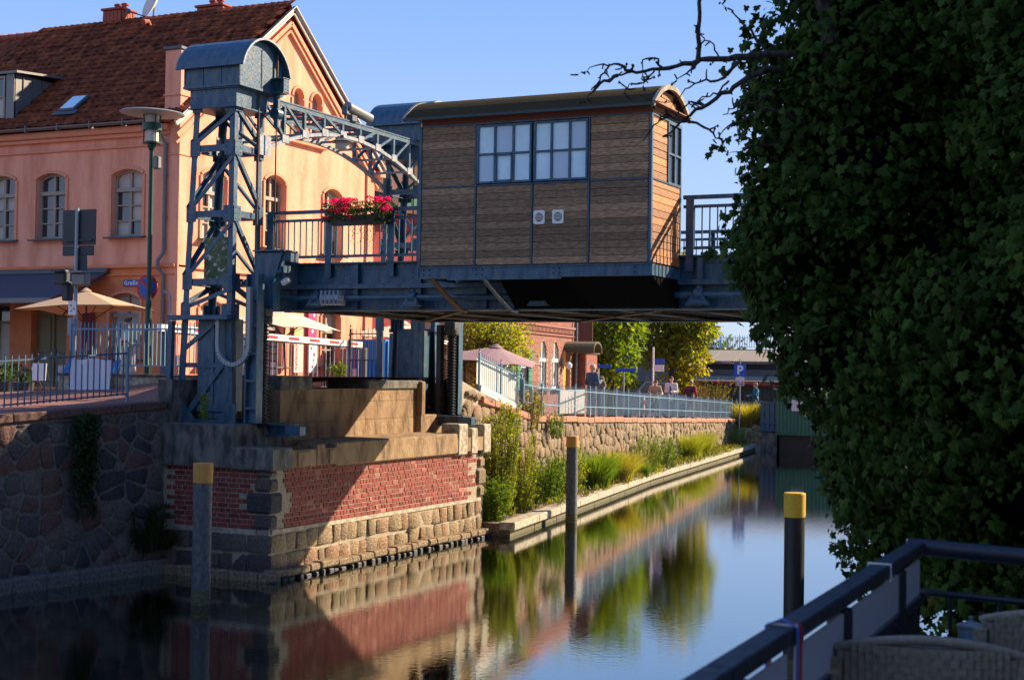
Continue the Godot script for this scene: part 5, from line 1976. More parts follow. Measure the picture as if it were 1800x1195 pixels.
func make_cabin() -> void:
	var o := thing("bridge_cabin", "wooden planked control cabin with vaulted mossy roof fixed to the bridge", "control cabin", Vector3(-11.2, 5.86, -25))
	var X0 := -13.5
	var X1 := -8.9
	var Zf := -24.2
	var Zb := -25.74
	var top := func(x: float) -> float: return 8.71
	var b := B.new()
	b.ext(Vector3(X0 + 0.03, 6.08, Zb), Vector3(X1 - 0.03, 8.9, Zf - 0.05))
	put(b, "inner_shell", o, "black")
	# planks, panel by panel: [x0, x1, y0, y1]
	var col := [[X0 + 0.03, -12.35], [-12.31, -11.2], [-11.16, -10.09], [-10.05, X1 - 0.05]]
	for i in 4:
		for part in [[6.11, 7.555], [7.585, 8.7]]:
			if part[0] > 7 and (i == 1 or i == 2):
				continue
			var rows := 11 if part[0] < 7 else 8
			var h: float = (part[1] - part[0]) / rows
			var x0: float = col[i][0]
			var x1: float = col[i][1]
			for r in rows:
				b = B.new()
				b.cbox(Vector3((x0 + x1) / 2, part[0] + (r + 0.5) * h, Zf - 0.012 + rd(-0.004, 0.004)), Vector3(x1 - x0 - 0.004, h - 0.005, 0.028), 0.004)
				put(b, "plank", o, "wood%d" % (rng.randi() % 4))
	# screws
	b = B.new()
	for i in 4:
		for y in [6.2, 6.75, 7.3, 7.5, 7.68, 8.2, 8.62]:
			if y > 7.55 and (i == 1 or i == 2):
				continue
			for x in [col[i][0] + 0.04, col[i][1] - 0.04]:
				rivets(b, Vector3(x, y + rd(-0.03, 0.03), Zf + 0.008), Vector3.BACK, 0.012)
	tag(put(b, "screw", o, "galv"), "", "", "", "stuff")
	# end wall planks following the vault, plus far end
	var vy := func(z: float) -> float: return 8.72 + 0.42 * cos(clampf((z + 24.97) / 0.78, -1, 1) * PI / 2)
	for e in [X1 - 0.012, X0 + 0.012]:
		var y := 6.11
		while y < 9.16:
			var segs := [[Zf - 0.05, Zb + 0.02]]
			if y > 7.5 and y < 8.66:
				segs = [[Zf - 0.05, -25.0]]
			for sgm in segs:
				var za: float = sgm[0]
				var zb: float = sgm[1]
				if y + 0.13 > 8.72:
					var half := 0.78 * acos(clampf((y + 0.1 - 8.72) / 0.53, 0, 1)) / (PI / 2)
					za = minf(za, -24.97 + half)
					zb = maxf(zb, -24.97 - half)
				if za - zb < 0.05:
					continue
				b = B.new()
				b.cbox(Vector3(e + rd(-0.003, 0.003), y + 0.066, (za + zb) / 2), Vector3(0.028, 0.126, za - zb), 0.005)
				put(b, "plank", o, "fresh%d" % (rng.randi() % 4))
			y += 0.134
	# steel edge strips, seams
	b = B.new()
	for x in [X0 + 0.01, X1 - 0.01]:
		b.box(Vector3(x, 7.4, Zf - 0.01), Vector3(0.05, 2.62, 0.07))
		b.box(Vector3(x, 7.4, Zb), Vector3(0.05, 2.62, 0.05))
	for x in [-12.33, -10.07]:
		b.box(Vector3(x, 7.4, Zf + 0.004), Vector3(0.022, 2.62, 0.03))
	b.box(Vector3(-11.18, 6.83, Zf + 0.004), Vector3(0.022, 1.45, 0.03))
	b.box(Vector3(-11.2, 7.57, Zf + 0.002), Vector3(4.58, 0.022, 0.028))
	b.box(Vector3(X1 + 0.004, 7.57, -24.97), Vector3(0.028, 0.022, 1.5))
	b.box(Vector3(X1 + 0.004, 8.7, -24.97), Vector3(0.03, 0.025, 1.54))
	b.box(Vector3(-11.2, 8.71, Zf + 0.002), Vector3(4.58, 0.025, 0.028))
	put(b, "edge_strip", o, "steel")
	b = B.new()
	b.cbox(Vector3(-11.2, 8.79, Zf - 0.01), Vector3(4.56, 0.14, 0.03), 0.005)
	put(b, "eaves_board", o, "redwood")
	# windows: two of six panes on the long side, one on the end
	for i in 2:
		var xa: float = [-12.31, -11.16][i]
		var xb: float = [-11.19, -10.09][i]
		b = B.new()
		var ya := 7.6
		var yb := 8.68
		for x in [xa + 0.025, lerpf(xa, xb, 1.0 / 3), lerpf(xa, xb, 2.0 / 3), xb - 0.025]:
			b.box(Vector3(x, (ya + yb) / 2, Zf + 0.01), Vector3(0.04, yb - ya, 0.04))
		for y in [ya + 0.02, (ya + yb) / 2, yb - 0.02]:
			b.box(Vector3((xa + xb) / 2, y, Zf + 0.009), Vector3(xb - xa, 0.036, 0.038))
		if i == 0:
			var cx := lerpf(xa, xb, 0.5)
			for d in [-0.16, 0.16]:
				b.box(Vector3(cx + d, 7.88, Zf + 0.02), Vector3(0.035, 0.52, 0.04))
			for y in [7.64, 8.12]:
				b.box(Vector3(cx, y, Zf + 0.02), Vector3(0.34, 0.035, 0.04))
		var w := put(b, "window", o, "steel")
		for c in 3:
			for r in 2:
				b = B.new()
				b.box(Vector3(lerpf(xa, xb, (c + 0.5) / 3), lerpf(ya, yb, (r + 0.5) / 2), Zf - 0.005), Vector3(0.34, 0.5, 0.006), Basis(Vector3.UP, rd(-0.006, 0.006)) * Basis(Vector3.RIGHT, rd(-0.006, 0.006)))
				put(b, "pane", w, "film" if (c * 2 + r + i) % 3 else "film_dull")
	b = B.new()
	for z in [-25.03, -25.38, -25.71]:
		b.box(Vector3(X1 + 0.005, 8.12, z), Vector3(0.04, 1.1, 0.04))
	for y in [7.59, 8.12, 8.67]:
		b.box(Vector3(X1 + 0.004, y, -25.37), Vector3(0.038, 0.036, 0.7))
	var ew := put(b, "window", o, "steel")
	for c in 2:
		for r in 2:
			b = B.new()
			b.box(Vector3(X1 - 0.012, 7.86 + r * 0.53, -25.2 - c * 0.34), Vector3(0.006, 0.5, 0.32))
			put(b, "pane", ew, "glass")
	# ventilation grilles
	for x in [-11.03, -10.66]:
		b = B.new()
		var pl := PackedVector2Array()
		for q in [[0.1, 0.1], [-0.1, 0.1], [-0.1, -0.1], [0.1, -0.1]]:
			for k in 4:
				var a := atan2(q[1], q[0]) - PI / 4 + PI / 2 * k / 3.0
				pl.append(Vector2(q[0] * 0.72 + 0.038 * cos(a), q[1] * 0.95 + 0.03 * sin(a)))
		b.prism(pl, Transform3D(Basis(), Vector3(x, 6.95, Zf + 0.004)), 0.0, 0.02)
		var v := put(b, "vent", o, "white")
		b = B.new()
		b.lathe([Vector2(0.0, 0.0), Vector2(0.075, 0.0), Vector2(0.08, -0.004)], 20, Transform3D(Basis(Vector3.RIGHT, PI / 2), Vector3(x, 6.95, Zf + 0.028)))
		put(b, "opening", v, "black")
		for k in 5:
			b = B.new()
			var y := -0.05 + k * 0.025
			b.box(Vector3(x, 6.95 + y, Zf + 0.033), Vector3(2 * sqrt(0.0058 - y * y), 0.011, 0.008), Basis(Vector3.RIGHT, 0.4))
			put(b, "slat", v, "white")
	# vaulted roof
	b = B.new()
	var arc := PackedVector2Array()
	var pts := []
	for i in 17:
		var s := lerpf(-1, 1, i / 16.0)
		pts.append(Vector2(s * 0.97, 8.86 + 0.44 * (1.0 - pow(absf(s), 2.1))))
	for p in pts:
		arc.append(p)
	for i in 17:
		arc.append(pts[16 - i] - Vector2(0, 0.035))
	var t := Transform3D(Basis(Vector3(0, 0, -1), Vector3.UP, Vector3.RIGHT), Vector3(-11.18, 0, -24.97))
	b.prism(arc, t, -2.56, 2.34)
	put(b, "roof", o, "felt")
	b = B.new()
	var ar2 := PackedVector2Array()
	for p in pts:
		ar2.append(p + Vector2(0, 0.012))
	for i in 17:
		ar2.append(pts[16 - i] - Vector2(0, 0.075))
	b.prism(ar2, t, 2.341, 2.4)
	put(b, "roof_end_board", o, "concrete_pale")
	b = B.new()
	b.prism(ar2, t, -2.62, -2.561)
	put(b, "roof_end_board", o, "concrete_pale")
	b = B.new()
	for s in [0.985, -0.985]:
		b.box(Vector3(-11.29, 8.835, -24.97 + s), Vector3(4.96, 0.05, 0.03))
	put(b, "eaves_trim", o, "oxide")
	b = B.new()
	b.box(Vector3(-11.2, 8.87, -24.97), Vector3(4.9, 0.02, 1.9))
	put(b, "soffit", o, "redwood")
	# base channel and brackets back to the girder
	b = B.new()
	b.box(Vector3(-11.19, 5.98, Zf - 0.03), Vector3(4.62, 0.2, 0.03))
	b.box(Vector3(-11.19, 6.08, Zf - 0.1), Vector3(4.62, 0.025, 0.22))
	b.box(Vector3(-11.19, 5.89, Zf - 0.1), Vector3(4.62, 0.025, 0.18))
	b.box(Vector3(-11.75, 5.87, Zf - 0.02), Vector3(2.3, 0.06, 0.03))
	b.box(Vector3(X1 + 0.02, 5.98, -24.95), Vector3(0.03, 0.2, 1.5))
	b.box(Vector3(X0 - 0.02, 5.98, -24.95), Vector3(0.03, 0.2, 1.5))
	put(b, "base_channel", o, "steel")
	b = B.new()
	for x in [-13.4, -13.28, -12.3, -12.18, -10.75, -10.63, -9.2]:
		for y in [5.94, 6.03]:
			rivets(b, Vector3(x, y, Zf - 0.012), Vector3.BACK, 0.018)
	tag(put(b, "bolt", o, "steel_dark"), "", "", "", "stuff")
	b = B.new()
	b.box(Vector3(-11.2, 6.05, -24.95), Vector3(4.5, 0.04, 1.4))
	put(b, "floor", o, "steel_dark")
	for x in [-13.3, -12.2]:
		b = B.new()
		b.tube(PackedVector3Array([Vector3(x, 5.9, Zf - 0.08), Vector3(x, 5.6, Zf - 0.7), Vector3(x, 5.42, Zf - 1.15), Vector3(x, 5.34, Zf - 1.35), Vector3(x, 5.33, Zf - 1.6)]), PackedFloat32Array([0.05, 0.05, 0.05, 0.045, 0.04]), 6)
		put(b, "bracket", o, "rust" if x < -13 else "steel")
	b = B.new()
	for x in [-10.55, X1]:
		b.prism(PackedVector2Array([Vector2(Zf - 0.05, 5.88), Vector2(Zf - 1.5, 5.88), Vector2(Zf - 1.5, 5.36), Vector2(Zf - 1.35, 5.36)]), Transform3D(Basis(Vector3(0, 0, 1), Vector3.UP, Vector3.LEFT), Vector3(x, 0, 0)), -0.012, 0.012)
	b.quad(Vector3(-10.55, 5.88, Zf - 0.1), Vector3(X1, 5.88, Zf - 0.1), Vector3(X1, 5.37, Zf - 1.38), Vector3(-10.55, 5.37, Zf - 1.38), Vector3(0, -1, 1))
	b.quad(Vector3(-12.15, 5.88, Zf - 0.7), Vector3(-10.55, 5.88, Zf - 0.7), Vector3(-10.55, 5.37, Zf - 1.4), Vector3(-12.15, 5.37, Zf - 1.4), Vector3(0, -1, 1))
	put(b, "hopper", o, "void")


func make_flowers() -> void:
	var o := thing("flower_box", "brown flower box of pink geraniums hooked on the bridge railing", "flower box", Vector3(-15.66, 7.08, -25.62))
	var b := B.new()
	b.prism(PackedVector2Array([Vector2(-0.1, 7.08), Vector2(0.1, 7.08), Vector2(0.13, 7.27), Vector2(-0.13, 7.27)]), Transform3D(Basis(Vector3(0, 0, -1), Vector3.UP, Vector3.RIGHT), Vector3(-15.66, 0, -25.6)), -0.64, 0.64)
	put(b, "trough", o, "planter")
	b = B.new()
	for i in 1500:
		var u := rd(-0.78, 0.78)
		var p := Vector3(-15.66 + u, 7.3 + rd(-0.12, 0.26) - absf(u) * 0.08, -25.58 + rd(-0.2, 0.24))
		var g := rd(0.6, 1.3)
		b.col = Color(0.05 * g, 0.1 * g, 0.02 * g)
		b.leaf(p, rv().normalized(), rv().normalized(), rd(0.04, 0.08), rd(0.04, 0.06))
	tag(put(b, "foliage", o, "leaf"), "", "", "", "stuff")
	b = B.new()
	for k in 11:
		var x := -15.2 + rd(-0.75, 0.5)
		x = -15.66 + rd(-0.25, 0.62)
		var z := -25.45 + rd(-0.05, 0.03)
		var y := 7.2
		var end := 7.2 - rd(0.25, 0.62)
		while y > end:
			var g := rd(0.6, 1.5)
			b.col = Color(0.16 * g, 0.17 * g, 0.04 * g)
			b.leaf(Vector3(x + rd(-0.03, 0.03), y, z + rd(-0.03, 0.03)), Vector3(rd(-1, 1), -0.8, rd(-1, 1)).normalized(), rv().normalized(), 0.04, 0.03)
			y -= 0.02
			x += rd(-0.012, 0.012)
	tag(put(b, "hanging_vine", o, "leaf"), "", "", "", "stuff")
	var fm := B.new()
	for i in 26:
		var d := Vector3(rd(-1, 1), rd(-0.4, 1), rd(-1, 1)).normalized()
		fm.leaf(d * 0.03, (d + rv(0.4)).normalized(), d.cross(rv()).normalized(), 0.035, 0.04, 0.3)
	var ms := fm.mesh()
	for i in 58:
		var u := rd(-0.8, 0.75)
		if u > -0.1 and u < 0.25 and i % 3:
			u -= 0.4
		var low := i % 3 == 0 and u < 0.0
		var p := Vector3(-15.66 + u, 7.47 + rd(-0.08, 0.16) - absf(u) * 0.07 - (0.16 if low else 0.0), -25.58 + rd(-0.12, 0.24) + (0.05 if low else 0.0))
		inst(ms, "flower", o, "geranium", Transform3D(Basis(rv().normalized(), rd(0, 3)).scaled(Vector3.ONE * rd(0.9, 1.35)), p))
	# a second box, further along behind the tree's edge
	var q: Node3D = copy(o, "flower_box", Vector3(-6.8, 7.0, -32.0), PI, "flower box of pink geraniums half hidden by the ivy tree")
	tag(o, "", "", "flower boxes on the bridge railing")
	tag(q, "", "", "flower boxes on the bridge railing")


# ---------------------------------------------------------------- figures
# bones: [a, b, radius a, radius b]; meshes the smooth union of the bones
func figure(b: B, bones: Array, cell: float, k := 0.03) -> void:
	var lo := Vector3.INF
	var hi := -Vector3.INF
	for q in bones:
		var r := Vector3.ONE * (maxf(q[2], q[3]) + cell * 2 + k)
		lo = lo.min(q[0] - r).min(q[1] - r)
		hi = hi.max(q[0] + r).max(q[1] + r)
	var nx := int((hi.x - lo.x) / cell) + 2
	var ny := int((hi.y - lo.y) / cell) + 2
	var nz := int((hi.z - lo.z) / cell) + 2
	var f := PackedFloat32Array()
	f.resize(nx * ny * nz)
	f.fill(1.0)
	for q in bones:
		var a: Vector3 = q[0]
		var e: Vector3 = q[1]
		var ab := e - a
		var l2 := maxf(ab.length_squared(), 1e-9)
		var m: float = maxf(q[2], q[3]) + cell * 2 + k
		var l := ((a.min(e) - Vector3.ONE * m - lo) / cell).floor()
		var h := ((a.max(e) + Vector3.ONE * m - lo) / cell).ceil()
		for z in range(maxi(int(l.z), 0), mini(int(h.z) + 1, nz)):
			for y in range(maxi(int(l.y), 0), mini(int(h.y) + 1, ny)):
				var row := (z * ny + y) * nx
				for x in range(maxi(int(l.x), 0), mini(int(h.x) + 1, nx)):
					var p := lo + Vector3(x, y, z) * cell
					var t := clampf((p - a).dot(ab) / l2, 0, 1)
					var d: float = p.distance_to(a + ab * t) - lerpf(q[2], q[3], t)
					var o := f[row + x]
					var hh := maxf(k - absf(o - d), 0.0) / k
					f[row + x] = minf(o, d) - hh * hh * k * 0.25
	var idx := {}
	var P := PackedVector3Array()
	var N := PackedVector3Array()
	for z in nz - 1:
		for y in ny - 1:
			for x in nx - 1:
				var i0 := (z * ny + y) * nx + x
				var s := 0
				var c := [f[i0], f[i0 + 1], f[i0 + nx], f[i0 + nx + 1], f[i0 + nx * ny], f[i0 + nx * ny + 1], f[i0 + nx * ny + nx], f[i0 + nx * ny + nx + 1]]
				for v in c:
					if v < 0:
						s += 1
				if s == 0 or s == 8:
					continue
				var sum := Vector3.ZERO
				var n := 0
				for w in [[0, 1], [2, 3], [4, 5], [6, 7], [0, 2], [1, 3], [4, 6], [5, 7], [0, 4], [1, 5], [2, 6], [3, 7]]:
					var va: float = c[w[0]]
					var vb: float = c[w[1]]
					if (va < 0) != (vb < 0):
						var pa := Vector3(w[0] & 1, (w[0] >> 1) & 1, w[0] >> 2)
						var pb := Vector3(w[1] & 1, (w[1] >> 1) & 1, w[1] >> 2)
						sum += pa.lerp(pb, va / (va - vb))
						n += 1
				idx[i0] = P.size()
				P.append(lo + (Vector3(x, y, z) + sum / n) * cell)
				N.append(Vector3(c[1] + c[3] + c[5] + c[7] - c[0] - c[2] - c[4] - c[6], c[2] + c[3] + c[6] + c[7] - c[0] - c[1] - c[4] - c[5], c[4] + c[5] + c[6] + c[7] - c[0] - c[1] - c[2] - c[3]).normalized())
	var st := [1, nx, nx * ny]
	for i0 in idx:
		for ax in 3:
			var i1: int = i0 + st[ax]
			if i1 >= f.size() or (f[i0] < 0) == (f[i1] < 0):
				continue
			var u: int = st[(ax + 1) % 3]
			var w: int = st[(ax + 2) % 3]
			if not (idx.has(i0 - u) and idx.has(i0 - w) and idx.has(i0 - u - w)):
				continue
			var q := [idx[i0], idx[i0 - u], idx[i0 - u - w], idx[i0 - w]]
			b.tris(P[q[0]], P[q[1]], P[q[2]], N[q[0]], N[q[1]], N[q[2]])
			b.tris(P[q[0]], P[q[2]], P[q[3]], N[q[0]], N[q[2]], N[q[3]])


# a standing or riding person; hl, hr are the hands, in the body's own axes (x right, y up, z ahead) for a height of 1.75 m
func person(label: String, at: Vector3, turn: float, h: float, hl: Vector3, hr: Vector3, top: String, legs: String, hair: String, lean := 0.0, seated := false, coat := 0.9) -> Node3D:
	var o := thing("person", label, "person", at)
	var s := h / 1.75
	var T := Transform3D(Basis(Vector3.UP, turn).scaled(Vector3.ONE * s), Vector3.ZERO)
	var up := func(p: Vector3) -> Vector3:
		var d := p - Vector3(0, 0.95, 0)
		return Vector3(0, 0.95, 0) + Basis(Vector3.RIGHT, lean) * d
	var neck: Vector3 = up.call(Vector3(0, 1.49, -0.01))
	var head: Vector3 = up.call(Vector3(0, 1.62, 0.02))
	var sh := []
	var el := []
	for i in 2:
		var sx := -1.0 if i == 0 else 1.0
		var a: Vector3 = up.call(Vector3(0.185 * sx, 1.41, 0))
		var hand: Vector3 = hl if i == 0 else hr
		var mid := (a + hand) / 2
		var half := a.distance_to(hand) / 2
		var off := sqrt(maxf(0.29 * 0.29 - half * half, 0.0004))
		var bend := Vector3(0.5 * sx, -0.7, -0.6).normalized()
		var dir := (hand - a).normalized()
		bend = (bend - dir * bend.dot(dir)).normalized()
		sh.append(a)
		el.append(mid + bend * off)
	var hp := [Vector3(-0.09, 0.92, 0), Vector3(0.09, 0.92, 0)]
	var kn := [Vector3(-0.1, 0.5, 0.03), Vector3(0.11, 0.5, 0.02)]
	var an := [Vector3(-0.11, 0.09, -0.02), Vector3(0.13, 0.09, -0.03)]
	if seated:
		kn = [Vector3(-0.12, 0.72, 0.36), Vector3(0.12, 0.6, 0.33)]
		an = [Vector3(-0.12, 0.34, 0.22), Vector3(0.12, 0.12, 0.2)]
	var hands := [hl, hr]
	var bones := [[Vector3(0, 0.98, 0), up.call(Vector3(0, 1.15, 0.01)), 0.125, 0.115], [up.call(Vector3(0, 1.15, 0.01)), up.call(Vector3(0, 1.33, 0)), 0.115, 0.125], [sh[0], sh[1], 0.065, 0.065], [neck, head, 0.052, 0.06]]
	for i in 2:
		bones.append([sh[i], el[i], 0.05, 0.04])
		bones.append([el[i], hands[i], 0.04, 0.03])
		bones.append([hp[i], kn[i], 0.085, 0.06])
		bones.append([kn[i], an[i], 0.055, 0.04])
	var b := B.new()
	var mv := func(l: Array, grow: float) -> Array:
		var r := []
		for q in l:
			r.append([T * q[0], T * q[1], (q[2] + grow) * s, (q[3] + grow) * s])
		return r
	figure(b, mv.call(bones, 0.0), 0.03)
	# head with brow, nose, jaw and ears
	var hb := Basis(Vector3.RIGHT, lean * 0.3)
	var hd := []
	for q in [[Vector3(0, 0.03, -0.01), Vector3(0, 0.04, 0.01), 0.088, 0.085], [Vector3(0, -0.05, 0.03), Vector3(0, -0.075, 0.05), 0.055, 0.045], [Vector3(0, 0.02, 0.09), Vector3(0, -0.015, 0.108), 0.012, 0.018], [Vector3(-0.035, 0.035, 0.075), Vector3(0.035, 0.035, 0.075), 0.016, 0.016], [Vector3(-0.085, 0.01, 0), Vector3(-0.09, -0.02, 0), 0.018, 0.014], [Vector3(0.085, 0.01, 0), Vector3(0.09, -0.02, 0), 0.018, 0.014], [Vector3(-0.02, -0.05, 0.085), Vector3(0.02, -0.05, 0.085), 0.01, 0.01]]:
		hd.append([head + hb * q[0], head + hb * q[1], q[2], q[3]])
	figure(b, mv.call(hd, 0.0), 0.012, 0.02)
	# hands with five fingers
	for i in 2:
		var dir: Vector3 = (hands[i] - el[i]).normalized()
		var side := dir.cross(Vector3.UP if absf(dir.y) < 0.8 else Vector3.BACK).normalized()
		var pn := side.cross(dir)
		var c: Vector3 = hands[i] + dir * 0.04
		var fb := [[c - dir * 0.03, c + dir * 0.03, 0.028, 0.03]]
		for j in 4:
			var r0 := c + dir * 0.045 + side * (j - 1.5) * 0.021
			var l: float = [0.032, 0.038, 0.036, 0.028][j]
			fb.append([r0, r0 + (dir + pn * 0.25) * l, 0.01, 0.009])
			fb.append([r0 + (dir + pn * 0.25) * l, r0 + (dir + pn * 0.25) * l + (dir * 0.6 + pn * 0.9) * l * 0.8, 0.009, 0.008])
		fb.append([c - dir * 0.01 + side * 0.03, c + dir * 0.025 + side * 0.055 + pn * 0.015, 0.013, 0.01])
		figure(b, mv.call(fb, 0.0), 0.014, 0.006)
	own(b, "body", o, "skin")
	b = B.new()
	var cl := [[Vector3(0, coat, 0.0), up.call(Vector3(0, 1.15, 0.01)), 0.155, 0.14], [up.call(Vector3(0, 1.15, 0.01)), up.call(Vector3(0, 1.34, -0.01)), 0.14, 0.15], [sh[0], sh[1], 0.085, 0.085], [up.call(Vector3(-0.07, 1.3, 0)), up.call(Vector3(0.07, 1.3, 0)), 0.12, 0.12]]
	for i in 2:
		cl.append([sh[i], el[i], 0.075, 0.062])
		cl.append([el[i], el[i].lerp(hands[i], 0.86), 0.062, 0.05])
	figure(b, mv.call(cl, 0.0), 0.028)
	own(b, "jacket", o, top)
	b = B.new()
	var tr := [[hp[0] + Vector3(0, 0.06, 0), hp[1] + Vector3(0, 0.06, 0), 0.1, 0.1]]
	for i in 2:
		tr.append([hp[i], kn[i], 0.105, 0.085])
		tr.append([kn[i], an[i] + Vector3(0, 0.0, 0), 0.083, 0.07])
	figure(b, mv.call(tr, 0.0), 0.028)
	own(b, "trousers", o, legs)
	for i in 2:
		b = B.new()
		figure(b, mv.call([[an[i] + Vector3(0, -0.04, -0.03), an[i] + Vector3(0, -0.055, 0.15), 0.05, 0.038]], 0.0), 0.018)
		own(b, "shoe", o, "shoe")
	b = B.new()
	var hr_ := []
	for q in [[Vector3(0, 0.05, -0.025), Vector3(0, 0.06, 0.01), 0.093, 0.088], [Vector3(0, 0.0, -0.04), Vector3(0, -0.03, -0.045), 0.078, 0.06]]:
		hr_.append([head + hb * q[0], head + hb * q[1], q[2], q[3]])
	figure(b, mv.call(hr_, 0.0), 0.014, 0.02)
	own(b, "hair", o, hair)
	return o


# commit a builder that is already in the parent's own axes
func own(b: B, called: String, p: Node, m: String) -> MeshInstance3D:
	var o := MeshInstance3D.new()
	o.name = num(p, called)
	p.add_child(o, true)
	o.mesh = b.mesh()
	o.material_override = M[m]
	return o


func part_at(p: Node3D, turn: float, s: float, q: Vector3) -> Vector3:
	return p.position + Basis(Vector3.UP, turn) * (q * s)


func make_people() -> void:
	# turn: the body's z axis (ahead); the camera lies towards (0.4, 0, 0.9)
	var p := person("person seen from behind in blue vest and grey trousers by the railing", Vector3(-20.27, 2.51, -49.2), 2.7, 1.92, Vector3(-0.12, 1.2, 0.3), Vector3(0.14, 1.22, 0.28), "navy", "grey_cloth", "skin", 0.06)
	p = person("person with long brown hair standing just beyond the blue vest", Vector3(-21.3, 2.42, -52.2), 0.3, 1.85, Vector3(-0.2, 0.95, 0.1), Vector3(0.2, 0.95, 0.1), "grey_cloth", "denim", "hair")
	p = person("person in pale jacket and teal scarf holding something before the chest", Vector3(-22.21, 2.09, -63.34), 0.1, 1.9, Vector3(-0.08, 1.12, 0.26), Vector3(0.1, 1.12, 0.26), "pale_cloth", "denim", "hair", 0.0, false, 0.85)
	var b := B.new()
	b.tube(PackedVector3Array([Vector3(-0.08, 1.5, 0.05), Vector3(0.0, 1.44, 0.13), Vector3(0.02, 1.25, 0.16), Vector3(0.03, 1.1, 0.16)]), PackedFloat32Array([0.04, 0.05, 0.05, 0.06]), 8)
	own(b, "scarf", p, "teal")
	p = person("person in dark red jacket with black backpack walking away", Vector3(-23.59, 1.9, -70.23), 2.95, 1.9, Vector3(-0.24, 1.0, 0.1), Vector3(0.24, 1.0, 0.1), "wine", "grey_cloth", "hair_grey")
	b = B.new()
	var bb := Basis(Vector3.UP, 2.95)
	b.cbox(bb * Vector3(0, 1.22, -0.2), Vector3(0.32, 0.46, 0.2), 0.06, bb)
	own(b, "backpack", p, "black")
	p = person("person in khaki shirt leaning over the handlebar of a bicycle", Vector3(-22.15, 2.16, -60.94), 0.55, 1.74, Vector3(-0.22, 1.05, 0.5), Vector3(0.22, 1.05, 0.5), "khaki", "black", "hair", 0.45, true)
	bicycle(Vector3(-22.15, 2.16, -60.94), 0.55)
	p = person("person in teal shirt and dark vest standing beside the parking sign", Vector3(-23.5, 1.7, -81.4), -1.1, 1.95, Vector3(-0.15, 1.1, 0.36), Vector3(0.15, 1.1, 0.36), "teal", "black", "hair_grey")
	p = person("person in beige coat behind the blue fence at the white cloth", Vector3(-23.2, 3.55, -27.6), 0.35, 1.72, Vector3(-0.1, 1.15, 0.28), Vector3(0.14, 1.16, 0.28), "coat", "pale_cloth", "hair", 0.1, false, 0.7)
	b = B.new()
	bb = Basis(Vector3.UP, 0.35)
	b.cbox(bb * Vector3(0, 1.2, 0.15), Vector3(0.16, 0.5, 0.08), 0.03, bb)
	own(b, "shirt", p, "banner")
	b = B.new()
	b.cbox(bb * Vector3(0.04, 1.18, 0.34), Vector3(0.16, 0.06, 0.1), 0.02, bb)
	solo_at(b, "phone", "red", "small dark red thing in the hands of the beige coat's wearer", "phone", Vector3(-23.2, 3.55, -27.6))


func solo_at(b: B, called: String, m: String, label: String, cat: String, at: Vector3) -> void:
	var o := MeshInstance3D.new()
	o.name = num(self, called)
	add_child(o, true)
	o.position = at
	o.mesh = b.mesh()
	o.material_override = M[m]
	tag(o, label, cat)


func bicycle(at: Vector3, turn: float) -> void:
	var o := thing("bicycle", "dark bicycle under the khaki shirted rider behind the far railing", "bicycle", at)
	var T := Transform3D(Basis(Vector3.UP, turn), Vector3.ZERO)
	for z in [-0.45, 0.62]:
		var b := B.new()
		var w := own(B.new_ring(0.31, 0.02, T * Transform3D(Basis(Vector3.BACK, PI / 2), Vector3(0, 0.33, z))), "wheel", o, "tire")
		for k in 8:
			b.rod(T * Vector3(0, 0.33, z), T * (Vector3(0, 0.33, z) + Basis(Vector3.RIGHT, k * PI / 4) * Vector3(0, 0.3, 0)), 0.004, 3)
		own(b, "spokes", w, "galv")
	var b := B.new()
	for q in [[[0, 0.33, -0.45], [0, 0.9, -0.2]], [[0, 0.3, 0.02], [0, 0.9, -0.2]], [[0, 0.3, 0.02], [0, 0.82, 0.44]], [[0, 0.8, -0.16], [0, 0.85, 0.44]], [[0, 0.33, 0.62], [0, 1.05, 0.44]], [[0, 0.33, -0.45], [0, 0.3, 0.02]]]:
		b.rod(T * Vector3(q[0][0], q[0][1], q[0][2]), T * Vector3(q[1][0], q[1][1], q[1][2]), 0.018)
	own(b, "frame", o, "black")
	b = B.new()
	b.rod(T * Vector3(-0.28, 1.05, 0.46), T * Vector3(0.28, 1.05, 0.46), 0.016)
	own(b, "handlebar", o, "black")
	b = B.new()
	b.cbox(T * Vector3(0, 0.93, -0.22), Vector3(0.15, 0.06, 0.26), 0.02, T.basis)
	own(b, "saddle", o, "black")


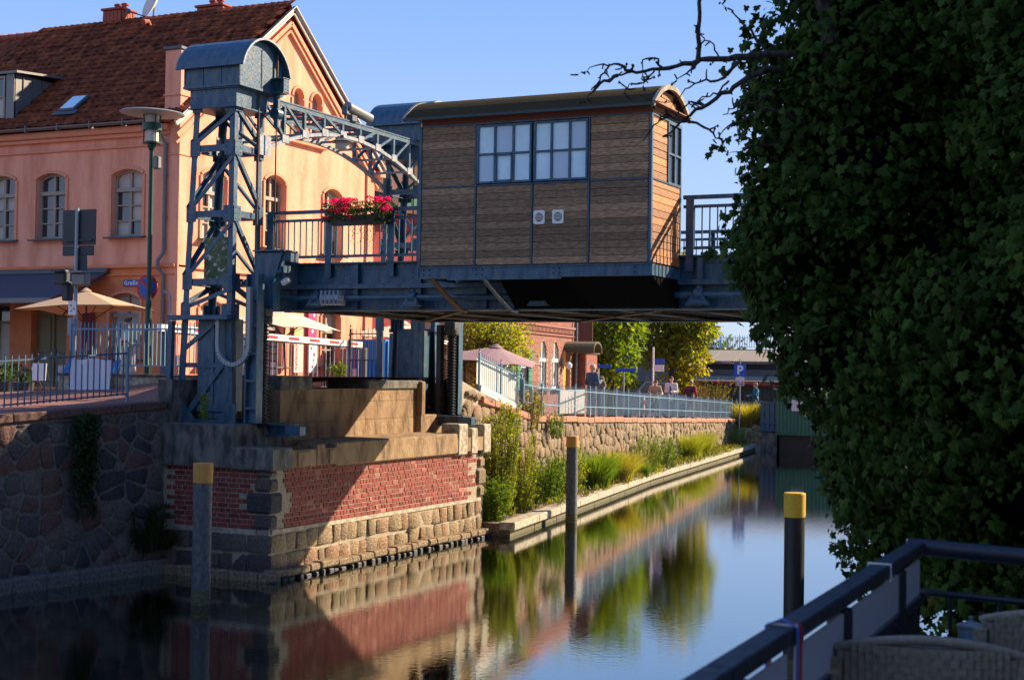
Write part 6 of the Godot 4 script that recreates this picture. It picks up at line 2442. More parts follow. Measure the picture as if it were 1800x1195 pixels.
# ---------------------------------------------------------------- street furniture
# fence along a line of ground points: posts, rails, pointed pickets
func fence(label: String, pts: Array, h: float, post_every: float, gap: float, mat: String, bot: float, overhang := 0.0, group := "", pick := 0.012, pmat := "", stay := false) -> Node3D:
	var o := thing("fence", label, "fence", pts[0], group)
	if pmat == "":
		pmat = mat
	var len := 0.0
	for i in pts.size() - 1:
		len += pts[i].distance_to(pts[i + 1])
	var at := func(d: float) -> Vector3:
		for i in pts.size() - 1:
			var l: float = pts[i].distance_to(pts[i + 1])
			if d <= l or i == pts.size() - 2:
				return pts[i] + (pts[i + 1] - pts[i]) / l * d
			d -= l
		return pts[0]
	var b: B
	var n := maxi(1, roundi(len / post_every))
	for i in n + 1:
		var p: Vector3 = at.call(len * i / n)
		b = B.new()
		b.cbox(p + Vector3(0, (h + 0.06) / 2 - 0.1, 0), Vector3(0.055, h + 0.26, 0.055), 0.008)
		b.lathe([Vector2(0.035, 0), Vector2(0.0, 0.11)], 4, Transform3D(Basis(), p + Vector3(0, h + 0.09, 0)))
		put(b, "post", o, pmat)
		if stay:
			b = B.new()
			b.bar(p + Vector3(0, h * 0.75, 0), p + Vector3(-0.4, 0.0, -0.5), 0.03, 0.03)
			put(b, "stay", o, pmat)
	for i in n:
		for y in [h - 0.08, bot]:
			b = B.new()
			var A: Vector3 = at.call(len * i / n) + Vector3(0, y, 0)
			var Cc: Vector3 = at.call(len * (i + 1) / n) + Vector3(0, y, 0)
			b.bar(A, Cc, 0.045, 0.03)
			put(b, "rail", o, mat)
	var pm := B.new()
	pm.box(Vector3(0, (h - bot + 0.04) / 2 - overhang / 2, 0), Vector3(pick, h - bot + 0.04 + overhang, pick))
	pm.lathe([Vector2(pick * 0.9, h - bot + 0.04), Vector2(0.0, h - bot + 0.12)], 4)
	var ms := pm.mesh()
	var d := gap * 0.5
	while d < len:
		var q: Vector3 = at.call(d)
		inst(ms, "picket", o, mat, Transform3D(Basis(), q + Vector3(0, bot - 0.02, 0)))
		d += gap
	return o


func umbrella(label: String, at: Vector3, r: float, top: float, drop: float, mat: String, sides := 8, tilt := 0.0, turn := 0.0, lean := Vector3.ZERO) -> void:
	var o := thing("parasol", label, "parasol", at)
	var T := Transform3D(Basis(lean.normalized(), tilt) if lean != Vector3.ZERO else Basis(), at + Vector3(0, top, 0))
	var b := B.new()
	var P := []
	for k in sides:
		var a := turn + TAU * k / sides
		P.append(T * Vector3(cos(a) * r, -drop, sin(a) * r))
	var apex := T * Vector3.ZERO
	for k in sides:
		var m := (k + 1) % sides
		var mid: Vector3 = (P[k] + P[m]) / 2 + Vector3(0, 0.04, 0) + (apex - (P[k] + P[m]) / 2) * 0.04
		b.tri(apex, P[k], mid, Vector3.UP)
		b.tri(apex, mid, P[m], Vector3.UP)
		for q in [[P[k], mid], [mid, P[m]]]:
			b.tri(apex + Vector3(0, -0.02, 0), q[0] + Vector3(0, -0.02, 0), q[1] + Vector3(0, -0.02, 0), Vector3.DOWN)
	put(b, "canopy", o, mat)
	b = B.new()
	b.lathe([Vector2(0.2, -0.03), Vector2(0.12, 0.02), Vector2(0.03, 0.07), Vector2(0.0, 0.07)], sides, T)
	put(b, "vent_cap", o, mat)
	for k in sides:
		b = B.new()
		b.bar(apex + Vector3(0, -0.04, 0), P[k] + Vector3(0, -0.04, 0), 0.02, 0.03)
		put(b, "rib", o, "steel_dark")
		b = B.new()
		b.bar(T * Vector3(0, -drop - 0.35, 0), apex.lerp(P[k], 0.5) + Vector3(0, -0.05, 0), 0.015, 0.02)
		put(b, "strut", o, "steel_dark")
	b = B.new()
	b.rod(at, T * Vector3(0, -drop - 0.3, 0), 0.028)
	b.rod(T * Vector3(0, -drop - 0.3, 0), apex, 0.022)
	put(b, "pole", o, "steel_dark")
	b = B.new()
	b.lathe([Vector2(0.0, 0.0), Vector2(0.3, 0.0), Vector2(0.3, 0.06), Vector2(0.05, 0.09), Vector2(0.05, 0.3), Vector2(0, 0.3)], 14, Transform3D(Basis(), at))
	put(b, "foot", o, "concrete")


func make_street() -> void:
	var b := B.new()
	# ramp wall behind the near fence
	var o := thing("ramp_wall", "low grey granite wall of the ramp behind the blue fence", "low wall", Vector3(-22, 3.3, -26.2))
	b.ext(Vector3(-24.05, 2.9, -26.55), Vector3(-19.5, 3.93, -26.22))
	put(b, "wall", o, "concrete_pale")
	b = B.new()
	b.cbox(Vector3(-21.8, 3.95, -26.38), Vector3(4.6, 0.06, 0.42), 0.015)
	put(b, "coping", o, "concrete")
	b = B.new()
	b.ext(Vector3(-19.55, 2.9, -26.2), Vector3(-19.2, 3.9, -24.2))
	put(b, "return_wall", o, "concrete")
	# fences
	fence("blue iron fence along the top of the dark rubble wall", [Vector3(-21.2, 3.0, -16.0), Vector3(-20.35, 3.12, -20.45), Vector3(-19.85, 3.36, -23.6)], 1.14, 4.0, 0.148, "fence_dark", 0.24, 0.0, "", 0.02, "fence_blue", true)
	fence("pale blue pointed fence standing on the low granite wall", [Vector3(-23.85, 3.97, -26.38), Vector3(-19.6, 3.97, -26.38)], 1.1, 1.4, 0.115, "fence_blue", 0.2, 0.0, "", 0.02)
	# white cloth with blue clips on the fence
	o = thing("cloth_banner", "plain white cloth tied to the fence above the granite wall", "cloth", Vector3(-23.0, 3.6, -26.15))
	b = B.new()
	for i in 12:
		for j in 8:
			var q := []
			for w in [[0, 0], [1, 0], [1, 1], [0, 1]]:
				var u: float = (i + w[0]) / 12.0
				var v: float = (j + w[1]) / 8.0
				q.append(Vector3(-23.52 + u * 1.12 + (v - 1) * 0.1 * (1 - u), 3.6 + 0.7 * v - 0.02 * sin(u * 9.0) * v, -26.06 + 0.025 * sin(u * 14.0 + v * 2.0) - 0.03 * v))
			b.quad(q[0], q[1], q[2], q[3], Vector3.BACK)
	put(b, "cloth", o, "banner")
	for x in [-23.78, -23.72, -22.42, -22.32]:
		b = B.new()
		b.bar(Vector3(x, 3.98, -26.1), Vector3(x + 0.12, 4.28, -26.14), 0.03, 0.06)
		put(b, "clip", o, "sky_blue")
	# signal and sign pole
	o = thing("sign_pole", "steel pole with sign backs, signal heads and a white plate", "sign pole", Vector3(-24.28, 3.6, -27.0))
	b = B.new()
	b.rod(Vector3(-24.3, 3.5, -27.0), Vector3(-24.3, 7.86, -27.0), 0.045, 10)
	put(b, "pole", o, "galv")
	b = B.new()
	b.cbox(Vector3(-24.28, 7.41, -27.06), Vector3(1.02, 0.84, 0.025), 0.012)
	b.bar(Vector3(-24.7, 7.1, -27.02), Vector3(-23.85, 7.1, -27.02), 0.03, 0.04)
	put(b, "sign_back", o, "charcoal")
	b = B.new()
	b.cbox(Vector3(-24.3, 6.86, -27.06), Vector3(0.96, 0.24, 0.025), 0.012)
	put(b, "sign_back", o, "charcoal")
	b = B.new()
	b.cbox(Vector3(-24.21, 6.5, -27.07), Vector3(0.36, 0.48, 0.03), 0.01)
	put(b, "plate", o, "oxide")
	for q in [[-24.68, 6.2, 0.34, 0.3, "charcoal"], [-24.1, 6.17, 0.42, 0.3, "zinc"], [-24.5, 5.87, 0.2, 0.4, "charcoal"]]:
		b = B.new()
		b.cbox(Vector3(q[0], q[1], -26.95), Vector3(q[2], q[3], 0.22), 0.03)
		b.prism(PackedVector2Array([Vector2(-q[2] / 2, q[3] / 2), Vector2(q[2] / 2, q[3] / 2), Vector2(q[2] / 2 - 0.03, q[3] / 2 + 0.05), Vector2(-q[2] / 2 + 0.03, q[3] / 2 + 0.05)]), Transform3D(Basis(), Vector3(q[0], q[1], -26.9)), -0.1, 0.16)
		put(b, "signal_head", o, q[4])
	b = B.new()
	b.cbox(Vector3(-24.32, 5.5, -26.92), Vector3(0.24, 0.34, 0.02), 0.006)
	put(b, "white_plate", o, "white")
	for q in [[-0.03, 0.06], [0.05, -0.02], [-0.02, -0.07]]:
		b = B.new()
		b.cbox(Vector3(-24.32 + q[0], 5.5 + q[1], -26.905), Vector3(0.04, 0.03, 0.012), 0.004)
		put(b, "mark", o, "black")
	b = B.new()
	b.cbox(Vector3(-24.3, 5.06, -26.93), Vector3(0.25, 0.42, 0.12), 0.02)
	put(b, "control_box", o, "steel_pale")
	# street lamp with flat disc
	o = thing("street_lamp", "dark green street lamp with flat disc hood and glass cylinder", "street lamp", Vector3(-22.13, 3.6, -27.0))
	b = B.new()
	b.lathe([Vector2(0.075, 3.5), Vector2(0.075, 5.6), Vector2(0.055, 5.7), Vector2(0.055, 9.1), Vector2(0.1, 9.22), Vector2(0.1, 9.3), Vector2(0.0, 9.3)], 14, Transform3D(Basis(), Vector3(-22.13, 0, -27)))
	put(b, "pole", o, "green_pole")
	b = B.new()
	b.lathe([Vector2(0.13, 9.3), Vector2(0.15, 9.32), Vector2(0.15, 9.92), Vector2(0.0, 9.92)], 16, Transform3D(Basis(), Vector3(-22.13, 0, -27)))
	put(b, "glass_cylinder", o, "offwhite")
	b = B.new()
	for k in 4:
		var a := TAU * k / 4 + 0.5
		b.rod(Vector3(-22.13 + 0.2 * cos(a), 9.26, -27 + 0.2 * sin(a)), Vector3(-22.13 + 0.2 * cos(a), 9.95, -27 + 0.2 * sin(a)), 0.015)
	b.lathe([Vector2(0.2, 9.57), Vector2(0.22, 9.57), Vector2(0.22, 9.74), Vector2(0.2, 9.74)], 18, Transform3D(Basis(), Vector3(-22.13, 0, -27)))
	b.lathe([Vector2(0.0, 9.27), Vector2(0.22, 9.27), Vector2(0.22, 9.3), Vector2(0.0, 9.3)], 18, Transform3D(Basis(), Vector3(-22.13, 0, -27)))
	put(b, "cage", o, "green_pole")
	b = B.new()
	b.lathe([Vector2(0.0, 9.93), Vector2(0.72, 9.95), Vector2(0.74, 9.975), Vector2(0.7, 10.0), Vector2(0.2, 10.05), Vector2(0.0, 10.06)], 30, Transform3D(Basis(Vector3.BACK, -0.03), Vector3(-22.13 - 0.3, 0.0, -27)))
	put(b, "hood", o, "galv")
	b = B.new()
	b.cbox(Vector3(-21.95, 8.82, -26.98), Vector3(0.16, 0.3, 0.16), 0.03)
	put(b, "junction_box", o, "zinc")
	# no stopping sign behind the lamp pole
	o = thing("no_parking_sign", "round blue and red no parking sign on the lamp pole", "traffic sign", Vector3(-22.25, 5.98, -27.1))
	var rot := Basis(Vector3.RIGHT, PI / 2)
	b = B.new()
	b.lathe([Vector2(0, -0.01), Vector2(0.3, -0.01), Vector2(0.3, 0.005), Vector2(0.0, 0.005)], 32, Transform3D(rot, Vector3(-22.27, 5.97, -27.11)))
	put(b, "plate", o, "red")
	b = B.new()
	b.lathe([Vector2(0.235, 0.008), Vector2(0.0, 0.008)], 32, Transform3D(rot, Vector3(-22.27, 5.97, -27.11)))
	put(b, "blue_field", o, "sign_blue")
	b = B.new()
	b.box(Vector3(-22.27, 5.97, -27.096), Vector3(0.48, 0.06, 0.006), Basis(Vector3.BACK, -PI / 4))
	put(b, "slash", o, "red")
	b = B.new()
	b.cbox(Vector3(-22.2, 5.56, -27.08), Vector3(0.1, 0.18, 0.02), 0.004)
	b.cbox(Vector3(-22.19, 5.28, -27.08), Vector3(0.12, 0.12, 0.02), 0.004)
	put(b, "sticker", o, "pale_cloth")
	# thin bent pipe
	b = B.new()
	b.tube(PackedVector3Array([Vector3(-21.75, 3.9, -27.3), Vector3(-21.75, 5.75, -27.3), Vector3(-21.8, 5.85, -27.3), Vector3(-21.95, 5.88, -27.3)]), PackedFloat32Array([0.03]), 8)
	solo(b, "bent_pipe", "galv", "thin grey bent pipe right of the lamp pole", "pipe", Vector3(-21.75, 3.9, -27.3))
	# barrier boom with hanging rods
	o = thing("barrier_boom", "white and red barrier boom lowered across the street before the bridge", "barrier", Vector3(-21.5, 3.95, -26.7))
	var A := Vector3(-21.5, 5.03, -26.6)
	var E := Vector3(-21.5, 4.83, -35.3)
	b = B.new()
	b.bar(A, E, 0.12, 0.16)
	put(b, "boom", o, "white")
	b = B.new()
	b.bar(A + Vector3(0, -0.1, 0), E + Vector3(0, -0.1, 0), 0.05, 0.03)
	put(b, "lower_rail", o, "zinc_dark")
	for i in 9:
		b = B.new()
		var f := (i + 0.25) / 9.0
		b.bar(A.lerp(E, f) + Vector3(0, 0.004, 0), A.lerp(E, f + 0.055) + Vector3(0, 0.004, 0), 0.126, 0.07)
		put(b, "red_band", o, "red")
	for i in 42:
		b = B.new()
		var q := A.lerp(E, (i + 0.5) / 42.0)
		b.rod(q + Vector3(0, -0.1, 0), q + Vector3(0, -1.2, 0), 0.009, 4)
		put(b, "hanging_rod", o, "white" if i % 4 else "red")
	b = B.new()
	b.bar(A + Vector3(0, -1.2, 0), E + Vector3(0, -1.2, 0), 0.03, 0.03)
	put(b, "bottom_rail", o, "zinc_dark")
	b = B.new()
	b.cbox(Vector3(-21.5, 4.45, -26.85), Vector3(0.2, 1.1, 0.2), 0.03)
	put(b, "drive_cabinet", o, "fence_dark")
	b = B.new()
	b.cbox(Vector3(-21.5, 4.3, -35.5), Vector3(0.14, 0.9, 0.14), 0.02)
	put(b, "rest_post", o, "zinc_dark")
	# parasols
	umbrella("tan square parasol beside the house door on the left", Vector3(-26.3, 3.4, -29.6), 1.85, 2.68, 0.5, "tan", 4, 0.05, 0.5, Vector3(0, 0, 1))
	umbrella("beige parasol between the near tower and the pink banner", Vector3(-23.9, 3.6, -35.2), 1.6, 2.2, 0.42, "beige", 8, 0.12, 0.2, Vector3(0, 0, -1))
	umbrella("beige parasol in front of the blue container under the bridge", Vector3(-22.9, 3.5, -40.2), 1.7, 2.1, 0.5, "beige", 8, 0.1, 0.2, Vector3(0, 0, -1))
	umbrella("mauve parasol in front of the brick house", Vector3(-19.35, 2.75, -39.5), 1.42, 2.14, 0.42, "mauve", 8, 0.14, 0.25, Vector3(0.3, 0, -1))
	umbrella("small cream parasol behind the mauve one against the red house", Vector3(-22.0, 2.8, -42.6), 1.3, 1.95, 0.25, "beige", 8, 0.0, 0.1)
	# banners and boards on the gable
	for q in [[-39.93, 4.0, 5.0, 0.5, "offwhite", "white cloth banner with red lettering on the gable wall"], [-40.76, 4.0, 5.0, 0.5, "white", "white cloth banner with small print right of the lettered one"], [-39.93, 5.15, 6.3, 0.5, "sand", "pale yellow banner hanging above the lettered banner"], [-40.73, 5.1, 6.4, 0.5, "pink", "pink banner with white swirls hanging on the gable wall"]]:
		o = thing("wall_banner", q[5], "banner", Vector3(-26.6, q[1], q[0]))
		b = B.new()
		b.cbox(Vector3(-26.66, (q[1] + q[2]) / 2, q[0]), Vector3(0.03, q[2] - q[1], q[3]), 0.008)
		put(b, "panel", o, q[4])
		var bs := Basis(Vector3(0, 1, 0), Vector3(0, 0, 1), Vector3(1, 0, 0))
		if q[4] == "offwhite":
			text("Italienische", o, Vector3(-26.642, 4.08, q[0] + 0.12), 0.13, "red", Basis(Vector3.UP, Vector3(0, 0, 1), Vector3.RIGHT), 0)
		elif q[4] != "sand":
			for k in 4:
				b = B.new()
				b.lathe([Vector2(0.0, 0.0), Vector2(rd(0.03, 0.07), 0.0)], 8, Transform3D(Basis(Vector3.BACK, -PI / 2), Vector3(-26.64, lerpf(q[1], q[2], 0.2 + k * 0.2), q[0] + rd(-0.12, 0.12))))
				put(b, "print", o, "white" if q[4] == "pink" else "maroon")
	o = thing("wall_banner", "maroon vertical banner beside the house door behind the sign pole", "banner", Vector3(-29.8, 4.0, -33.7))
	b = B.new()
	b.cbox(Vector3(-29.85, 4.95, -33.72), Vector3(0.44, 2.1, 0.03), 0.008)
	put(b, "panel", o, "maroon")
	o = thing("menu_stand", "easel board covered with picture cards under the beige parasol", "display board", Vector3(-22.9, 3.9, -32.4))
	b = B.new()
	var eb := Basis(Vector3.UP, 0.5) * Basis(Vector3.RIGHT, -0.12)
	b.cbox(Vector3(-22.7, 4.42, -32.2), Vector3(0.95, 1.0, 0.05), 0.01, eb)
	put(b, "board", o, "zinc_dark")
	for i in 5:
		for j in 5:
			b = B.new()
			b.cbox(Vector3(-22.7, 4.42, -32.2) + eb * Vector3(-0.36 + i * 0.18, -0.38 + j * 0.19, 0.03), Vector3(0.14, 0.15, 0.012), 0.003, eb)
			put(b, "picture_card", o, ["pale_cloth", "khaki", "pink", "coat"][rng.randi() % 4] if (i + j) % 3 else "khaki")
	b = B.new()
	b.cbox(Vector3(-26.6, 4.5, -43.55), Vector3(0.2, 0.55, 0.34), 0.03)
	solo(b, "letter_box", "zinc", "grey letter box on the gable wall beside the blue container", "letter box", Vector3(-26.6, 4.5, -43.55))
	b = B.new()
	b.lathe([Vector2(0.06, 3.4), Vector2(0.06, 4.6), Vector2(0.0, 4.63)], 10, Transform3D(Basis(), Vector3(-23.4, 0, -36.5)))
	solo(b, "bollard", "charcoal", "dark bollard before the gable behind the boom", "bollard", Vector3(-23.4, 3.4, -36.5))
	o = thing("marker_post", "short red and white marker post at the foot of the gable", "marker post", Vector3(-22.6, 3.4, -36.8))
	for k in 3:
		b = B.new()
		b.lathe([Vector2(0.06, 3.5 + k * 0.22), Vector2(0.06, 3.72 + k * 0.22), Vector2(0.0, 3.72 + k * 0.22)], 10, Transform3D(Basis(), Vector3(-22.6, 0, -36.8)))
		put(b, "band", o, "red" if k == 1 else "white")
	# blue container with its gate
	o = thing("blue_container", "bright blue steel container between the gable and the far tower", "container", Vector3(-22.2, 3.5, -37.6))
	b = B.new()
	b.ext(Vector3(-22.9, 3.4, -38.6), Vector3(-21.65, 5.02, -36.9))
	put(b, "box", o, "sky_blue")
	for k in 9:
		b = B.new()
		b.cbox(Vector3(-22.82 + k * 0.14, 4.2, -36.87), Vector3(0.07, 1.55, 0.05), 0.015)
		put(b, "rib", o, "sky_blue")
	for k in 11:
		b = B.new()
		b.cbox(Vector3(-21.62, 4.2, -37.0 - k * 0.15), Vector3(0.05, 1.55, 0.08), 0.015)
		put(b, "rib", o, "sky_blue")
	fence("short dark pointed gate in front of the blue container", [Vector3(-21.4, 3.95, -34.6), Vector3(-20.4, 3.95, -34.6)], 1.25, 1.0, 0.125, "charcoal", 0.45)
	# cable chain in a U beside the near tower
	o = thing("cable_chain", "grey cable chain hanging in a U from the near tower", "cable chain", Vector3(-17.9, 4.2, -24.5))
	b = B.new()
	var cp := []
	for i in 61:
		var f := i / 60.0
		var q := Vector3.ZERO
		if f < 0.33:
			q = Vector3(-18.28, lerpf(5.15, 4.62, f / 0.33), 0)
		elif f < 0.62:
			var a := PI + PI * (f - 0.33) / 0.29
			q = Vector3(-17.9 + 0.38 * cos(a), 4.62 + 0.4 * sin(a), 0)
		else:
			q = Vector3(-17.52, lerpf(4.62, 5.78, (f - 0.62) / 0.38), 0)
		cp.append(q + Vector3(0, 0, -24.48))
	for i in 60:
		b.bar(cp[i].lerp(cp[i + 1], 0.12), cp[i].lerp(cp[i + 1], 0.88), 0.085, 0.1 if i % 2 else 0.09, Vector3.BACK)
		b.bar(cp[i], cp[i + 1], 0.06, 0.07, Vector3.BACK)
	put(b, "links", o, "galv")
	# little boards and planters before the shop
	for q in [[-26.6, 3.75, -28.3, 0.46, 0.44, "white", "blank white board on legs left of the white cloth"], [-25.9, 3.72, -28.4, 0.44, 0.42, "steel_pale", "grey board on a folding stand beside the white board"]]:
		o = thing("sandwich_board", q[6], "board", Vector3(q[0], 3.3, q[2]))
		b = B.new()
		b.cbox(Vector3(q[0], q[1] + 0.22, q[2]), Vector3(q[3], q[4], 0.03), 0.008, Basis(Vector3.RIGHT, -0.1))
		put(b, "panel", o, q[5])
		b = B.new()
		for s in [-1, 1]:
			b.rod(Vector3(q[0] + s * q[3] * 0.42, 3.3, q[2] + 0.1), Vector3(q[0] + s * q[3] * 0.42, q[1] + 0.3, q[2] - 0.03), 0.014)
			b.rod(Vector3(q[0] + s * q[3] * 0.3, 3.3, q[2] - 0.4), Vector3(q[0] + s * q[3] * 0.42, q[1] + 0.3, q[2] - 0.04), 0.014)
		put(b, "legs", o, "steel_dark")
	for q in [[-27.4, -28.6, "dark round planter of low green leaves at the foot of the orange pier"], [-28.8, -29.4, "tall leafy planter below the shop window at the left edge"]]:
		o = thing("planter", q[2], "planter", Vector3(q[0], 3.3, q[1]))
		b = B.new()
		b.lathe([Vector2(0.0, 3.3), Vector2(0.22, 3.3), Vector2(0.28, 3.7), Vector2(0.25, 3.7), Vector2(0.0, 3.62)], 14, Transform3D(Basis(), Vector3(q[0], 0, q[1])))
		put(b, "pot", o, "charcoal")
		b = B.new()
		for i in 260:
			var g := rd(0.6, 1.3)
			b.col = Color(0.06 * g, 0.11 * g, 0.03 * g)
			var d := Vector3(rd(-1, 1), rd(0.2, 1.6), rd(-1, 1)).normalized()
			b.leaf(Vector3(q[0], 3.66, q[1]) + d * rd(0.05, 0.5), d, rv().normalized(), 0.09, 0.06)
		tag(put(b, "foliage", o, "leaf"), "", "", "", "stuff")
	# far quay: railing that follows the wall, in two runs
	var pts := [Vector3(-18.45, 3.55, -36.6), Vector3(-18.42, 2.98, -39.3)]
	fence("railing of close pickets sloping down beside the white cloth right of the pier", pts, 1.05, 1.4, 0.13, "fence_blue", 0.22, 0.1, "", 0.014)
	pts = []
	for i in 15:
		var z := -39.3 - i * 2.8
		pts.append(Vector3(quay_x(z) - 0.12, bank(-18, z) + 0.06, z))
	fence("long blue iron railing on the far sunlit quay wall", pts, 0.95, 2.0, 0.135, "fence_blue", 0.36, 0.26, "", 0.011)
	fence("low blue railing behind the dry grass at the end of the wall", [Vector3(-23.9, 1.6, -79.0), Vector3(-22.2, 1.6, -80.6)], 1.0, 1.0, 0.14, "fence_blue", 0.2)
	o = thing("white_screen", "white cloth screen fixed behind the sloping railing right of the pier", "cloth", Vector3(-18.6, 3.2, -38))
	b = B.new()
	b.quad(Vector3(-18.53, 3.8, -36.6), Vector3(-18.5, 3.22, -39.2), Vector3(-18.5, 4.0, -39.2), Vector3(-18.53, 4.5, -36.6), Vector3.RIGHT)
	b.quad(Vector3(-18.545, 3.8, -36.6), Vector3(-18.515, 3.22, -39.2), Vector3(-18.515, 4.0, -39.2), Vector3(-18.545, 4.5, -36.6), Vector3.LEFT)
	put(b, "cloth", o, "offwhite")
	b = B.new()
	b.bar(Vector3(-18.4, 3.66, -36.6), Vector3(-18.38, 3.06, -39.2), 0.04, 0.2)
	put(b, "skirting_board", o, "offwhite")
	# parking sign
	o = thing("parking_sign", "blue square parking sign with white P and two plates on a post", "traffic sign", Vector3(-23.3, 0.33, -77.6))
	b = B.new()
	b.rod(Vector3(-23.3, 0.3, -77.6), Vector3(-23.3, 4.95, -77.6), 0.04, 8)
	put(b, "post", o, "galv")
	var sb := Basis(Vector3.UP, 0.3)
	b = B.new()
	b.cbox(Vector3(-23.28, 4.36, -77.52), Vector3(0.66, 0.66, 0.03), 0.02, sb)
	put(b, "plate", o, "sign_blue")
	text("P", o, Vector3(-23.28, 4.36, -77.52) + sb * Vector3(0, 0, 0.02), 0.5, "white", sb)
	for q in [[3.86, 0.24], [3.6, 0.18]]:
		b = B.new()
		b.cbox(Vector3(-23.28, q[0], -77.52), Vector3(0.46, q[1], 0.03), 0.01, sb)
		put(b, "sub_plate", o, "pale_cloth")
	text("8-18h", o, Vector3(-23.28, 3.6, -77.52) + sb * Vector3(0, 0, 0.02), 0.13, "black", sb)
	b = B.new()
	b.bar(Vector3(-23.65, 4.72, -77.6), Vector3(-24.36, 4.78, -77.6), 0.05, 0.05)
	put(b, "top_arm", o, "galv")
	# bus stop sign, guide signs, bollards, parked car
	o = thing("stop_sign", "small blue and white plate on a white post left of the cyclist", "stop sign", Vector3(-22.6, 2.1, -62.0))
	b = B.new()
	b.rod(Vector3(-22.6, 2.0, -62), Vector3(-22.6, 5.3, -62), 0.04)
	put(b, "post", o, "white")
	b = B.new()
	b.cbox(Vector3(-22.3, 4.65, -61.97), Vector3(0.46, 0.26, 0.03), 0.008)
	put(b, "upper_plate", o, "sign_blue")
	b = B.new()
	b.cbox(Vector3(-22.3, 4.36, -61.97), Vector3(0.42, 0.3, 0.03), 0.008)
	put(b, "lower_plate", o, "white")
	for q in [[-24.4, -60.0, 4.5, "blue street guide plates on a thin post before the trees"], [-23.8, -61.5, 4.35, "second blue guide plate on a thin post before the trees"]]:
		o = thing("guide_sign", q[3], "guide sign", Vector3(q[0], 2, q[1]))
		b = B.new()
		b.rod(Vector3(q[0], 2, q[1]), Vector3(q[0], q[2], q[1]), 0.035)
		put(b, "post", o, "galv")
		b = B.new()
		b.cbox(Vector3(q[0] + 0.1, q[2] - 0.1, q[1]), Vector3(0.9, 0.16, 0.04), 0.01, Basis(Vector3.UP, 0.4))
		put(b, "plate", o, "sign_blue")
	for q in [[-20.63, -52.46, "charcoal", "dark metal bollard behind the long railing right of the blue vest"], [-20.0, -43.4, "fence_dark", "dark blue bollard behind the railing left of the blue vest"]]:
		b = B.new()
		b.lathe([Vector2(0.06, 0.0), Vector2(0.06, 0.9), Vector2(0.075, 0.92), Vector2(0.05, 1.0), Vector2(0.0, 1.02)], 10, Transform3D(Basis(), Vector3(q[0], bank(-18, q[1]), q[1])))
		solo(b, "bollard", q[2], q[3], "bollard", Vector3(q[0], bank(-18, q[1]), q[1]))
	o = thing("marker_post", "red and white striped post beside the bicycle", "marker post", Vector3(-22.17, 2.15, -59.7))
	for k in 5:
		b = B.new()
		b.lathe([Vector2(0.045, 2.17 + k * 0.2), Vector2(0.045, 2.37 + k * 0.2), Vector2(0.0, 2.37 + k * 0.2)], 8, Transform3D(Basis(), Vector3(-22.17, 0, -59.7)))
		put(b, "band", o, "red" if k % 2 else "white")
	car()
	# round table with chairs behind the railing, terrace steps
	o = thing("cafe_chair", "dark slatted cafe chair behind the railing below the mauve parasol", "chair", Vector3(-19.9, 2.75, -41.6))
	b = B.new()
	for s in [-1, 1]:
		for r in [0.0, 0.42]:
			b.rod(Vector3(-19.9 + s * 0.22, 2.72, -41.6 - r), Vector3(-19.9 + s * 0.22, 3.62 if r == 0.0 else 3.2, -41.6 - r), 0.022)
	put(b, "legs", o, "black")
	for k in 5:
		b = B.new()
		b.cbox(Vector3(-19.9, 3.2, -41.62 - k * 0.09), Vector3(0.46, 0.02, 0.07), 0.005)
		put(b, "seat_slat", o, "black")
		b = B.new()
		b.cbox(Vector3(-19.9, 3.3 + k * 0.08, -41.58), Vector3(0.46, 0.06, 0.02), 0.005)
		put(b, "back_slat", o, "black")
	b = B.new()
	b.cbox(Vector3(-19.65, 3.15, -46.0), Vector3(0.02, 0.8, 1.6), 0.006, Basis(Vector3.UP, -0.1439))
	solo(b, "white_cloth", "offwhite", "white cloth panel hung on the long railing left of the blue vest", "cloth", Vector3(-19.35, 2.9, -46.0))
	# blue fence up on the embankment behind the shed
	b = B.new()
	b.ext(Vector3(-46, 1.0, -112), Vector3(-10, 5.95, -106.4))
	solo(b, "embankment_wall", "zinc_dark", "dark embankment wall behind the boat shed", "embankment", Vector3(-30, 1, -107))
	fence("bright blue railing on the embankment above the shed roof", [Vector3(-38.0, 5.95, -106.4), Vector3(-26.0, 5.95, -106.4)], 0.95, 1.5, 0.18, "fence_blue", 0.15, 0.0, "", 0.04, "sky_blue")


